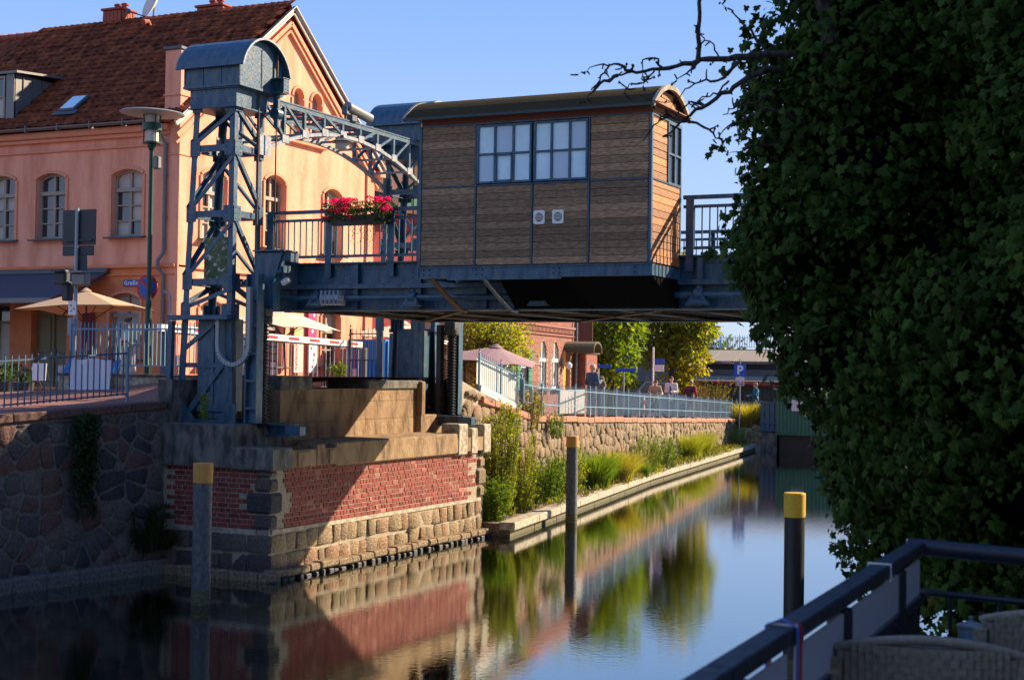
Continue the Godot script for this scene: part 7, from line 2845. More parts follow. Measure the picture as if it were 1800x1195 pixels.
func car() -> void:
	var at := Vector3(-26.3, 1.75, -72.5)
	var o := thing("parked_van", "pale grey parked van behind the cyclist", "van", at)
	var T := Transform3D(Basis(Vector3.UP, 0.9).scaled_local(Vector3(0.9, 1.35, 1.0)), at)
	var b := B.new()
	b.prism(PackedVector2Array([Vector2(-2.1, 0.25), Vector2(2.1, 0.25), Vector2(2.15, 0.6), Vector2(1.9, 0.85), Vector2(1.0, 0.95), Vector2(0.45, 1.4), Vector2(-1.2, 1.45), Vector2(-1.9, 0.98), Vector2(-2.15, 0.8)]), T, -0.82, 0.82)
	put(b, "body", o, "car_grey")
	b = B.new()
	b.prism(PackedVector2Array([Vector2(0.9, 0.95), Vector2(0.42, 1.36), Vector2(-1.15, 1.4), Vector2(-1.7, 0.98)]), T, -0.83, 0.83)
	b.prism(PackedVector2Array([Vector2(1.03, 0.95), Vector2(0.48, 1.39), Vector2(0.44, 1.39), Vector2(0.95, 0.93)]), T, -0.72, 0.72)
	b.prism(PackedVector2Array([Vector2(-1.92, 1.0), Vector2(-1.24, 1.44), Vector2(-1.2, 1.42), Vector2(-1.86, 0.97)]), T, -0.72, 0.72)
	put(b, "window", o, "glass")
	for x in [-1.35, 1.35]:
		for z in [-0.8, 0.8]:
			b = B.new()
			b.lathe([Vector2(0, -0.1), Vector2(0.3, -0.1), Vector2(0.32, -0.06), Vector2(0.32, 0.06), Vector2(0.3, 0.1), Vector2(0, 0.1)], 16, T * Transform3D(Basis(Vector3.RIGHT, PI / 2), Vector3(x, 0.32, z)))
			put(b, "wheel", o, "tire")
	for z in [-0.6, 0.6]:
		b = B.new()
		b.cbox(T * Vector3(2.1, 0.68, z), Vector3(0.1, 0.14, 0.3), 0.03, T.basis)
		put(b, "headlight", o, "white")


func mooring(label: String, at: Vector3, r: float, top: float, cap: float, body: String, capm: String) -> void:
	var o := thing("mooring_post", label, "mooring post", at)
	var b := B.new()
	b.lathe([Vector2(r, -1.4), Vector2(r * 1.01, 0.5), Vector2(r, top - cap)], 24, Transform3D(Basis(), at))
	put(b, "post", o, body)
	b = B.new()
	b.lathe([Vector2(r, top - cap - 0.01), Vector2(r * 1.07, top - cap), Vector2(r * 1.07, top - 0.02), Vector2(r * 1.03, top), Vector2(0.0, top + 0.01)], 24, Transform3D(Basis(), at))
	put(b, "cap", o, capm)
	b = B.new()
	b.lathe([Vector2(r * 1.005, -0.3), Vector2(r * 1.03, -0.28), Vector2(r * 1.03, 0.14), Vector2(r * 1.005, 0.3)], 24, Transform3D(Basis(), at))
	put(b, "waterline_band", o, "moss")


# ---------------------------------------------------------------- plants
func leafy_tree(called: String, label: String, at: Vector3, h: float, r: Vector3, n: int, size: float, ca: Color, cb: Color, group: String, trunk_r := 0.16) -> void:
	var o := thing(called, label, "tree", at, group)
	var b := B.new()
	var top := at + Vector3(0, h, 0)
	var cen := at + Vector3(0, h - r.y, 0)
	b.tube(PackedVector3Array([at - Vector3(0, 0.2, 0), at + Vector3(0.05, h * 0.2, 0), at + Vector3(-0.04, h * 0.45, 0.03), cen + Vector3(0.1, r.y * 0.3, 0)]), PackedFloat32Array([trunk_r * 1.3, trunk_r, trunk_r * 0.8, trunk_r * 0.4]), 9)
	var cl := []
	for i in 46:
		var d := rv()
		while d.length() > 1.0:
			d = rv()
		d = d.normalized() * pow(rd(0.12, 1.0), 0.5)
		var p := cen + Vector3(d.x * r.x, d.y * r.y, d.z * r.z) * 0.86
		cl.append([p, rd(0.5, 1.0) * r.x * 0.42, rd(0, 1)])
		if i < 14:
			b.tube(PackedVector3Array([at + Vector3(0, h * rd(0.25, 0.55), 0), (at + Vector3(0, h * 0.5, 0)).lerp(p, 0.5) + rv(0.2), p]), PackedFloat32Array([trunk_r * 0.4, trunk_r * 0.25, 0.02]), 6)
	put(b, "trunk", o, "bark")
	b = B.new()
	for i in n:
		var c: Array = cl[rng.randi() % cl.size()]
		var d := rv().normalized()
		var p: Vector3 = c[0] + d * c[1] * pow(rd(0.05, 1.0), 0.4)
		var k := ca.lerp(cb, clampf(c[2] + rd(-0.25, 0.25), 0, 1)) * rd(0.75, 1.25)
		b.col = Color(k.r, k.g, k.b)
		b.leaf(p, (d + rv(0.8) + Vector3(0, -0.3, 0)).normalized(), rv().normalized(), size * rd(0.7, 1.3), size * rd(0.6, 0.9), 0.15)
	put(b, "crown", o, "leaf")


# kinds: "leafy" stems with small leaves, "grass" arching blades
func plant(kind: String, label: String, at: Vector3, w: float, h: float, n: int, ca: Color, cb: Color, called := "", group := "plants on the quay ledge") -> void:
	var b := B.new()
	if kind == "grass":
		for i in n:
			var a := rd(0, TAU)
			var q := at + Vector3(cos(a), 0, sin(a)) * w * 0.3 * sqrt(rd(0, 1))
			var lean := Vector3(cos(a + rd(-0.7, 0.7)), 0, sin(a + rd(-0.7, 0.7))) * w * rd(0.1, 0.75)
			var hh := h * rd(0.55, 1.1)
			var k := ca.lerp(cb, rd(0, 1)) * rd(0.75, 1.25)
			b.col = Color(k.r, k.g, k.b)
			var side := Vector3(-lean.z, 0, lean.x).normalized() * 0.013
			if i % 3 == 0:
				side = side.rotated(Vector3.UP, 1.2)
			var pr := q
			for s in 4:
				var f := (s + 1) / 4.0
				var e := q + lean * pow(f, 1.7) + Vector3(0, hh * (f - 0.22 * f * f * f), 0)
				b.tri(pr - side * (1.0 - s * 0.2), pr + side * (1.0 - s * 0.2), e + side * (0.8 - s * 0.2), Vector3(0.5, 0.6, 0.6))
				if s < 3:
					b.tri(pr - side * (1.0 - s * 0.2), e + side * (0.8 - s * 0.2), e - side * (0.8 - s * 0.2), Vector3(0.5, 0.6, 0.6))
				pr = e
	else:
		var stems := int(n / 26.0)
		for s in stems:
			var a := rd(0, TAU)
			var q := at + Vector3(cos(a), 0, sin(a)) * w * 0.4 * sqrt(rd(0, 1))
			var tip := q + Vector3(cos(a) * w * rd(0.0, 0.34), h * rd(0.55, 1.05), sin(a) * w * rd(0.0, 0.34)) + rv(0.06)
			var k0 := ca.lerp(cb, rd(0, 1))
			b.col = k0 * 0.8
			b.bar(q, tip, 0.012, 0.012)
			for i in 26:
				var f := pow(rd(0.04, 1.0), 0.7)
				var k := k0.lerp(ca.lerp(cb, rd(0, 1)), 0.4) * rd(0.7, 1.3)
				b.col = Color(k.r, k.g, k.b)
				var d := Vector3(rd(-1, 1), rd(-0.1, 0.8), rd(-1, 1)).normalized()
				b.leaf(q.lerp(tip, f) + rv(0.05), d, rv().normalized(), rd(0.07, 0.14), rd(0.03, 0.055))
	solo(b, called if called != "" else ("grass_tuft" if kind == "grass" else "leafy_plant"), "leaf", label, "plant", at, group)


func make_plants() -> void:
	var g0 := Color(0.11, 0.2, 0.025)
	var g1 := Color(0.24, 0.3, 0.045)
	var y0 := Color(0.4, 0.34, 0.08)
	var y1 := Color(0.5, 0.37, 0.15)
	plant("leafy", "bright green leafy shrub at the water beside the pier's far end", Vector3(-16.85, 0.25, -34.1), 1.0, 1.15, 2600, g0, g1)
	plant("leafy", "tall yellowing weed rising behind the green shrub at the pier's end", Vector3(-17.10, 0.4, -35.0), 1.0, 2.5, 3600, g1, y0)
	plant("leafy", "bushy yellow green weed left of the middle mooring post", Vector3(-17.30, 0.35, -36.6), 1.3, 1.1, 3000, g1, y0)
	plant("leafy", "tall thin weed against the stone wall left of the middle mooring post", Vector3(-17.75, 0.4, -38.0), 0.9, 2.0, 1500, g1, y1)
	plant("leafy", "broad green weed just behind the middle mooring post", Vector3(-17.90, 0.35, -39.6), 1.4, 1.3, 3000, g0, g1)
	plant("leafy", "pale green weed to the right of the middle mooring post", Vector3(-18.20, 0.35, -42.0), 1.3, 1.45, 2400, g1, y0)
	plant("grass", "lush green arching grass tuft in the middle of the ledge", Vector3(-18.45, 0.35, -45.2), 1.5, 1.5, 1500, g0, g1)
	plant("grass", "golden arching grass tuft right of the lush green one", Vector3(-18.85, 0.35, -48.2), 1.7, 1.4, 1500, y0, y1)
	plant("grass", "small upright green tuft at the edge of the ledge", Vector3(-18.90, 0.35, -51.0), 0.6, 0.7, 320, g0, g1)
	plant("leafy", "rounded bright green bush below the pale jacket person", Vector3(-20.10, 0.35, -53.5), 2.0, 1.35, 3200, g1, Color(0.18, 0.2, 0.06))
	plant("leafy", "second green bush joined to the rounded bright one", Vector3(-20.60, 0.35, -57.0), 1.7, 1.2, 2200, g0, g1)
	plant("grass", "tall yellow green grass before the far end of the wall", Vector3(-21.40, 0.35, -63.0), 2.0, 1.5, 1200, g1, y0)
	plant("grass", "yellow grass tuft nearest the end of the wall", Vector3(-22.20, 0.35, -67.5), 1.6, 1.4, 900, g1, y1)
	plant("leafy", "broad leaved green weed at the foot of the rust red end post", Vector3(-23.30, 0.35, -76.5), 1.8, 1.1, 1200, g1, g1)
	plant("grass", "big tuft of dry golden grass on the stone bastion", Vector3(-23.15, 1.15, -79.5), 2.2, 1.8, 2200, y0, y1)
	plant("leafy", "dry brown weed climbing the railing right of the white screen", Vector3(-18.30, 2.4, -39.6), 0.8, 1.3, 900, y0, Color(0.24, 0.18, 0.1))
	plant("leafy", "green weed growing from the top of the wall under the railing", Vector3(-18.35, 2.1, -41.4), 0.6, 0.8, 520, g0, g1)
	plant("leafy", "green weed with upright stems on the slope beside the pier top", Vector3(-17.60, 2.3, -36.2), 1.0, 1.0, 1300, g1, y0)
	plant("leafy", "tiny green weed on the boom side kerb before the blue container", Vector3(-21.40, 3.95, -34.0), 0.5, 0.35, 260, g0, g1)
	plant("leafy", "thin sprig growing at the foot of the near lift tower", Vector3(-18.30, 3.05, -24.15), 0.25, 0.6, 110, g1, g1)
	# sparse low weeds all along the ledge
	var w := B.new()
	for i in 900:
		var z := -35.0 - rd(0, 1) * 44.0
		var q := Vector3(quay_x(z) + pow(rd(0, 1), 1.8) * 1.2 + 0.06, 0.34, z)
		var k := g0.lerp(y1, rd(0, 1)) * rd(0.5, 1.1)
		for j in 5:
			w.col = Color(k.r, k.g, k.b)
			w.leaf(q + Vector3(rd(-0.06, 0.06), 0, rd(-0.06, 0.06)), Vector3(rd(-0.6, 0.6), 1, rd(-0.6, 0.6)).normalized(), rv().normalized(), rd(0.08, 0.34), rd(0.015, 0.04))
	tag(put(w, "ground_cover", self, "leaf"), "low sparse weeds and dry stalks along the concrete ledge", "weeds", "", "stuff")
	# creeper on the dark wall, made of hanging stems
	var o := thing("hanging_creeper", "dark green creeper hanging down the rubble wall from its coping", "climbing plant", Vector3(-19.7, 3.2, -21.9))
	var b := B.new()
	for s in 24:
		var z := -22.0 + rd(-0.24, 0.24)
		var q := Vector3(-19.58, 3.22, z)
		var l := rd(0.7, 2.0)
		b.col = Color(0.1, 0.08, 0.05)
		b.bar(q, q + Vector3(0.03, -l, rd(-0.15, 0.15)), 0.01, 0.01)
		for i in int(l * 42):
			var k := Color(0.035, 0.07, 0.02) * rd(0.6, 1.5)
			b.col = Color(k.r, k.g, k.b)
			b.leaf(q + Vector3(rd(0, 0.16), -rd(0, l), rd(-0.14, 0.14)), Vector3(rd(0, 1), rd(-1, 0.2), rd(-1, 1)).normalized(), rv().normalized(), rd(0.06, 0.11), rd(0.05, 0.08))
	put(b, "foliage", o, "leaf")
	plant("grass", "dark grass tuft drooping at the water in the corner of wall and pier", Vector3(-19.25, 0.5, -23.75), 1.2, 0.7, 380, Color(0.03, 0.06, 0.02), Color(0.09, 0.09, 0.05))
	plant("leafy", "dark leafy weed in the corner between the rubble wall and the pier", Vector3(-19.35, 0.55, -23.6), 0.8, 0.8, 700, Color(0.03, 0.07, 0.02), Color(0.05, 0.09, 0.03))
	# trees
	leafy_tree("small_tree", "yellow green small tree in front of the brick house behind the mauve parasol", Vector3(-21.55, 2.75, -43.4), 3.7, Vector3(1.45, 1.45, 1.3), 5500, 0.13, Color(0.2, 0.23, 0.04), Color(0.42, 0.36, 0.08), "", 0.09)
	var ly := Color(0.36, 0.38, 0.04)
	var dg := Color(0.14, 0.22, 0.03)
	leafy_tree("street_tree", "yellow green street tree next to the brick house", Vector3(-30.3, 1.7, -73.0), 9.5, Vector3(2.5, 4.1, 2.5), 5200, 0.34, ly, dg, "street trees behind the far quay")
	leafy_tree("street_tree", "dark green street tree second from the brick house", Vector3(-28.4, 1.7, -71.5), 9.3, Vector3(2.3, 4.0, 2.3), 5200, 0.34, dg, ly, "street trees behind the far quay")
	leafy_tree("street_tree", "golden tinged street tree left of the boat shed", Vector3(-27.2, 1.7, -77.5), 9.0, Vector3(2.5, 3.9, 2.4), 5200, 0.34, Color(0.42, 0.32, 0.05), Color(0.2, 0.25, 0.04), "street trees behind the far quay")
	leafy_tree("street_tree", "street tree behind the two foremost ones", Vector3(-33.0, 1.7, -80.0), 10.0, Vector3(3.2, 4.2, 3.0), 4200, 0.4, dg, ly, "street trees behind the far quay")
	for i in 7:
		b = B.new()
		var at := Vector3(-62.0 + i * 9.0, 1.5, -150.0 - (i % 3) * 14)
		leafy_tree("distant_tree", ["pale distant tree left of the sky gap", "distant tree behind the golden tinged tree", "distant tree over the embankment railing's left end", "rounded distant tree over the embankment railing", "distant tree over the shed roof", "distant tree half hidden by ivy", "distant tree far right behind ivy"][i], at, rd(6.6, 8.2), Vector3(4.6, 2.9, 4.0), 1500, 0.7, Color(0.14, 0.17, 0.07), Color(0.1, 0.13, 0.06), "distant trees on the horizon", 0.3)
	for i in 5:
		plant("leafy", ["brown hedge stretch behind the street trees by the brick house", "brown hedge stretch next along", "brown hedge stretch in the middle", "brown hedge stretch behind the parked car", "brown hedge stretch beside the shed"][i], Vector3(-33.0 + i * 1.9, 1.6, -78.5), 2.4, 2.3, 1900, Color(0.34, 0.24, 0.09), Color(0.2, 0.2, 0.06), "hedge", "hedge behind the street trees")


# ivy leaf with five lobes, pointing along -y, facing +z
func ivy_leaf() -> ArrayMesh:
	var b := B.new()
	var p := [Vector2(0, 0.02), Vector2(0.3, 0.16), Vector2(0.56, -0.02), Vector2(0.36, -0.26), Vector2(0.42, -0.55), Vector2(0.16, -0.62), Vector2(0, -1.0)]
	var z := func(q: Vector2) -> Vector3: return Vector3(q.x, q.y, -0.22 * absf(q.x) - 0.12 * q.y * q.y)
	for s in [1.0, -1.0]:
		for i in p.size() - 1:
			b.tri(Vector3(0, -0.3, 0.03), z.call(Vector2(p[i].x * s, p[i].y)), z.call(Vector2(p[i + 1].x * s, p[i + 1].y)), Vector3.BACK)
	return b.mesh()


func make_ivy_tree() -> void:
	var base := Vector3(-1.05, 2.5, -10.3)
	var o := thing("ivy_tree", "big dark tree wrapped in ivy leaning over the water at the right", "tree", base)
	var b := B.new()
	b.tube(PackedVector3Array([base - Vector3(0, 0.3, 0), base + Vector3(-0.1, 1.5, 0.1), base + Vector3(-0.2, 3.2, 0.2), base + Vector3(0.1, 5.5, 0), base + Vector3(0.2, 8, -0.3)]), PackedFloat32Array([0.42, 0.36, 0.33, 0.26, 0.15]), 14)
	b.tube(PackedVector3Array([Vector3(-1.15, 2.2, -9.5), Vector3(-1.2, 3.0, -9.6), Vector3(-1.2, 4.2, -9.9), Vector3(-1.1, 5.2, -10.2)]), PackedFloat32Array([0.08, 0.075, 0.07, 0.06]), 10)
	put(b, "trunk", o, "bark")
	# leaf clumps: [centre, radius]
	var cl := []
	var spec := [[-0.9, 7.8, -10.2, 1.7], [-1.6, 6.9, -9.7, 1.15], [-2.05, 6.3, -9.5, 0.75], [-0.2, 6.7, -9.8, 1.6], [-1.3, 5.7, -9.9, 1.2], [-2.15, 5.55, -9.35, 0.7], [-2.3, 5.0, -9.3, 0.5], [-0.2, 5.4, -9.7, 1.6], [-1.55, 4.75, -9.6, 0.9], [-2.05, 4.35, -9.3, 0.55], [-0.6, 4.4, -9.5, 1.3], [0.5, 4.6, -9.6, 1.5], [-1.55, 4.0, -9.45, 0.62], [-1.9, 3.75, -9.25, 0.4], [-0.9, 3.6, -9.4, 0.85], [-0.1, 3.4, -9.5, 1.1], [0.9, 3.4, -9.4, 1.2], [-1.62, 3.45, -9.3, 0.34], [-1.3, 3.2, -9.4, 0.45], [0.9, 6.2, -9.8, 1.8], [0.9, 8.0, -10, 1.8], [-0.6, 2.85, -9.4, 0.6], [0.4, 2.7, -9.4, 0.8], [-1.2, 2.75, -9.2, 0.42], [-1.05, 2.4, -9.2, 0.4], [-1.75, 3.2, -9.3, 0.42], [-1.55, 2.8, -9.3, 0.36], [-2.1, 5.0, -9.4, 0.7], [-1.95, 5.9, -9.5, 0.75], [-2.05, 6.75, -9.7, 0.7], [-1.9, 7.4, -9.9, 0.8], [-1.4, 3.6, -9.4, 0.6], [0.3, 2.2, -9.2, 0.7], [-0.4, 2.2, -9.2, 0.5], [-2.55, 6.32, -9.15, 0.30], [-2.58, 6.07, -9.14, 0.30], [-2.66, 5.76, -9.11, 0.26], [-2.55, 5.49, -9.17, 0.30], [-2.48, 5.18, -9.21, 0.30], [-2.53, 4.98, -9.19, 0.28], [-2.61, 4.87, -9.16, 0.20], [-2.43, 4.69, -9.25, 0.30], [-2.48, 4.52, -9.22, 0.24], [-2.34, 4.29, -9.30, 0.25], [-2.22, 4.08, -9.36, 0.25], [-2.16, 3.78, -9.39, 0.22], [-2.02, 3.51, -9.47, 0.22], [-1.91, 3.31, -9.53, 0.22], [-1.85, 3.22, -9.55, 0.25], [-1.69, 3.12, -9.64, 0.30], [-1.56, 2.97, -9.70, 0.30], [-1.23, 3.34, -9.85, 0.60], [-2.4, 6.0, -9.3, 0.42], [-1.5, 8.6, -10.3, 1.3], [-1.9, 4.0, -9.2, 0.3]]
	for q in spec:
		cl.append([Vector3(q[0] + (0.0 if q[0] > -1.6 else (0.1 if q[1] > 5.0 else 0.02)), q[1], q[2]), q[3]])
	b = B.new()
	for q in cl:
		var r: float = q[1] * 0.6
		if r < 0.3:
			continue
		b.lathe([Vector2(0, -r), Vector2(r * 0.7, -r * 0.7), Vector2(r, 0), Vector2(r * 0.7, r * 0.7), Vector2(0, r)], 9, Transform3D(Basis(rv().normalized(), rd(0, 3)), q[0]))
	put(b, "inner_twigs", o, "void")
	var lm := ivy_leaf()
	var clump := noise(77, 1.15, 2)
	var near := []
	var xf: Array[Transform3D] = []
	var cols := PackedColorArray()
	for q in cl:
		var c: Vector3 = q[0]
		var r: float = q[1]
		var n := int(3100 * r * r) + 210
		for i in n:
			var d := rv().normalized()
			if d.z < -0.35 and rd(0, 1) < 0.6:
				d.z = -d.z
			var nz := clump.get_noise_3dv(c + d * r)
			if nz < -0.12 and rd(0, 1) < 0.75:
				continue
			var p := c + d * r * (1.0 + 0.42 * nz) * rd(0.78, 1.04)
			var nrm := (d + rv(0.85) + Vector3(0, 0.2, 0.2)).normalized()
			var dn := (Vector3(0, -1, 0) + d * 0.5 + rv(0.7))
			dn = (dn - nrm * dn.dot(nrm)).normalized()
			var s := 0.03 + 0.054 * pow(rd(0, 1), 1.6)
			var bs := Basis(-dn.cross(nrm) * -1.0, -dn, nrm)
			bs = Basis((-dn).cross(nrm).normalized(), -dn, nrm).scaled_local(Vector3.ONE * s)
			near.append([p.distance_to(Vector3(0, 4.2, 0)) + (0.0 if d.dot((Vector3(0, 4.2, 0) - c).normalized()) > 0.2 else 5.0), Transform3D(bs, p)])
	# loose sprays that break the outline
	for k in 300:
		var q: Array = cl[rng.randi() % cl.size()]
		var c: Vector3 = q[0]
		if (c.x > -0.7 or (c.y < 4.4 and c.x < -1.4)) and k % 4 or (c.x < -1.75 and c.y < 4.9 and c.y > 3.7):
			continue
		var d := (Vector3(rd(-1, 0.2), rd(-0.7, 0.7), rd(-0.2, 0.8))).normalized()
		var p: Vector3 = c + d * q[1] * 0.78
		var st := rng.randi_range(3, 8) if c.x < -1.5 else rng.randi_range(6, 15)
		for i in st:
			p += (d + Vector3(0, -0.5 * i / st, 0) + rv(0.5)) * 0.032
			var nrm := (Vector3(0, 0.2, 0.8) + rv(0.8)).normalized()
			var dn := (Vector3(0, -1, 0) + rv(0.7))
			dn = (dn - nrm * dn.dot(nrm)).normalized()
			near.append([p.distance_to(Vector3(0, 4.2, 0)) + 0.3, Transform3D(Basis((-dn).cross(nrm).normalized(), -dn, nrm).scaled_local(Vector3.ONE * rd(0.035, 0.085)), p + rv(0.03))])
	near.sort_custom(func(x, y): return x[0] < y[0])
	for k in 4:
		var m: StandardMaterial3D = M["ivy"].duplicate()
		m.vertex_color_use_as_albedo = false
		m.albedo_color = [c8(49, 71, 26), c8(62, 84, 30), c8(44, 62, 26), c8(80, 95, 35)][k]
		M["ivy%d" % k] = m
	for i in 300:
		inst(lm, "leaf", o, "ivy%d" % (rng.randi() % 4), near[i * 3][1])
	var mm := MultiMesh.new()
	mm.transform_format = MultiMesh.TRANSFORM_3D
	mm.use_colors = true
	mm.mesh = lm
	var keep := []
	for i in near.size():
		if i % 3 != 0 or i >= 900:
			keep.append(near[i][1])
	mm.instance_count = keep.size()
	for i in keep.size():
		var t: Transform3D = keep[i]
		t.origin -= base
		mm.set_instance_transform(i, t)
		var g := rd(0.55, 1.3)
		var yel := 1.0 if rd(0, 1) < 0.985 else 2.2
		mm.set_instance_color(i, Color(0.037 * g * yel, 0.066 * g, 0.01 * g))
	var mi := MultiMeshInstance3D.new()
	mi.name = "ivy_leaves"
	mi.multimesh = mm
	mi.material_override = M["ivy"]
	tag(mi, "", "", "", "stuff")
	o.add_child(mi)
	# bare branches reaching left over the water
	b = B.new()
	var D := 9.0
	var br := [
		[[-2.25, 6.75, -9.0], [-2.17, 6.45, -8.95], [-2.13, 6.2, -8.9], [-2.05, 6.0, -9.0], [-1.8, 5.9, -9.4], 0.05, 0.07],
		[[-2.05, 6.2, -9.0], [-2.4, 6.16, -8.85], [-2.66, 6.13, -8.7], [-2.85, 6.11, -8.6], [-3.02, 6.05, -8.5], [-3.2, 6.02, -8.42], [-3.3, 6.0, -8.36], 0.027, 0.005],
		[[-3.2, 6.02, -8.42], [-3.3, 6.07, -8.37], [-3.42, 6.06, -8.31], [-3.52, 6.0, -8.26], 0.011, 0.0003],
		[[-3.3, 6.0, -8.36], [-3.4, 5.95, -8.32], [-3.46, 5.88, -8.29], [-3.52, 5.8, -8.26], 0.013, 0.0003],
		[[-3.35, 6.07, -8.35], [-3.4, 6.0, -8.33], [-3.44, 5.9, -8.3], 0.007, 0.004],
		[[-2.87, 6.11, -8.6], [-2.87, 6.3, -8.6], [-2.86, 6.5, -8.6], [-2.85, 6.75, -8.6], 0.014, 0.01],
		[[-2.86, 6.1, -8.6], [-2.93, 6.02, -8.56], [-3.02, 5.96, -8.52], 0.01, 0.0003],
		[[-3.05, 6.05, -8.5], [-3.1, 6.11, -8.47], [-3.17, 6.1, -8.44], [-3.17, 6.0, -8.44], [-3.15, 5.86, -8.45], 0.009, 0.0005],
		[[-3.15, 5.86, -8.45], [-3.0, 5.84, -8.5], 0.004, 0.002],
		[[-2.2, 6.1, -9.05], [-2.5, 6.07, -8.8], [-2.63, 5.97, -8.7], [-2.76, 5.87, -8.63], [-2.9, 5.76, -8.55], [-3.05, 5.63, -8.48], 0.024, 0.005],
		[[-2.63, 6.13, -8.72], [-2.72, 6.0, -8.66], [-2.86, 5.97, -8.6], [-2.95, 5.9, -8.55], [-3.04, 5.74, -8.5], 0.012, 0.0003],
		[[-2.82, 5.82, -8.6], [-2.9, 5.85, -8.57], [-2.98, 5.76, -8.53], 0.01, 0.0003],
		[[-2.3, 5.75, -8.95], [-2.5, 5.82, -8.8], [-2.68, 5.72, -8.7], [-2.78, 5.62, -8.64], 0.02, 0.0004],
		[[-2.93, 5.74, -8.54], [-2.8, 5.68, -8.62], [-2.72, 5.6, -8.66], [-2.7, 5.55, -8.68], 0.01, 0.0003],
		[[-2.35, 5.6, -8.95], [-2.55, 5.6, -8.8], [-2.72, 5.53, -8.68], 0.014, 0.0003],
		[[-2.95, 5.72, -8.53], [-3.03, 5.78, -8.5], [-3.1, 5.7, -8.46], [-3.16, 5.6, -8.44], 0.008, 0.003],
		[[-2.7, 5.98, -8.68], [-2.76, 5.9, -8.65], [-2.84, 5.88, -8.6], [-2.9, 5.82, -8.58], 0.007, 0.003],
		[[-2.45, 5.95, -8.85], [-2.55, 5.86, -8.8], [-2.66, 5.84, -8.74], [-2.74, 5.78, -8.7], 0.009, 0.003],
		[[-3.1, 6.03, -8.46], [-3.16, 5.96, -8.44], [-3.24, 5.95, -8.4], [-3.28, 5.89, -8.39], 0.006, 0.003],
		[[-2.75, 6.12, -8.65], [-2.8, 6.22, -8.62], [-2.88, 6.27, -8.58], 0.006, 0.003],
		[[-2.5, 6.17, -8.8], [-2.58, 6.3, -8.75], [-2.68, 6.4, -8.7], [-2.75, 6.46, -8.66], 0.012, 0.0004],
	]
	for q in br:
		var p := PackedVector3Array()
		var np: int = q.size() - 2
		for i in np:
			var v := Vector3(q[i][0], q[i][1], q[i][2])
			if i > 0:
				var u := Vector3(q[i - 1][0], q[i - 1][1], q[i - 1][2])
				for k in [0.25, 0.5, 0.75]:
					p.append(u.lerp(v, k) + rv(0.012))
			p.append(v)
		var rr := PackedFloat32Array()
		for i in p.size():
			rr.append(lerpf(q[np], q[np + 1], i / (p.size() - 1.0)) * rd(0.9, 1.15))
		b.tube(p, rr, 7)
		# knobbly side twigs
		for i in range(2, p.size()):
			if rd(0, 1) < 0.5 and q[np + 1] < 0.02:
				var d := rv().normalized()
				var l := rd(0.015, 0.07)
				b.tube(PackedVector3Array([p[i], p[i] + d * l * 0.6, p[i] + d * l + rv(0.01)]), PackedFloat32Array([0.006, 0.005, 0.004]), 5)
				if rd(0, 1) < 0.4:
					b.lathe([Vector2(0, -0.01), Vector2(0.01, 0), Vector2(0, 0.012)], 5, Transform3D(Basis(), p[i] + d * l))
	put(b, "bare_branch", o, "bark")


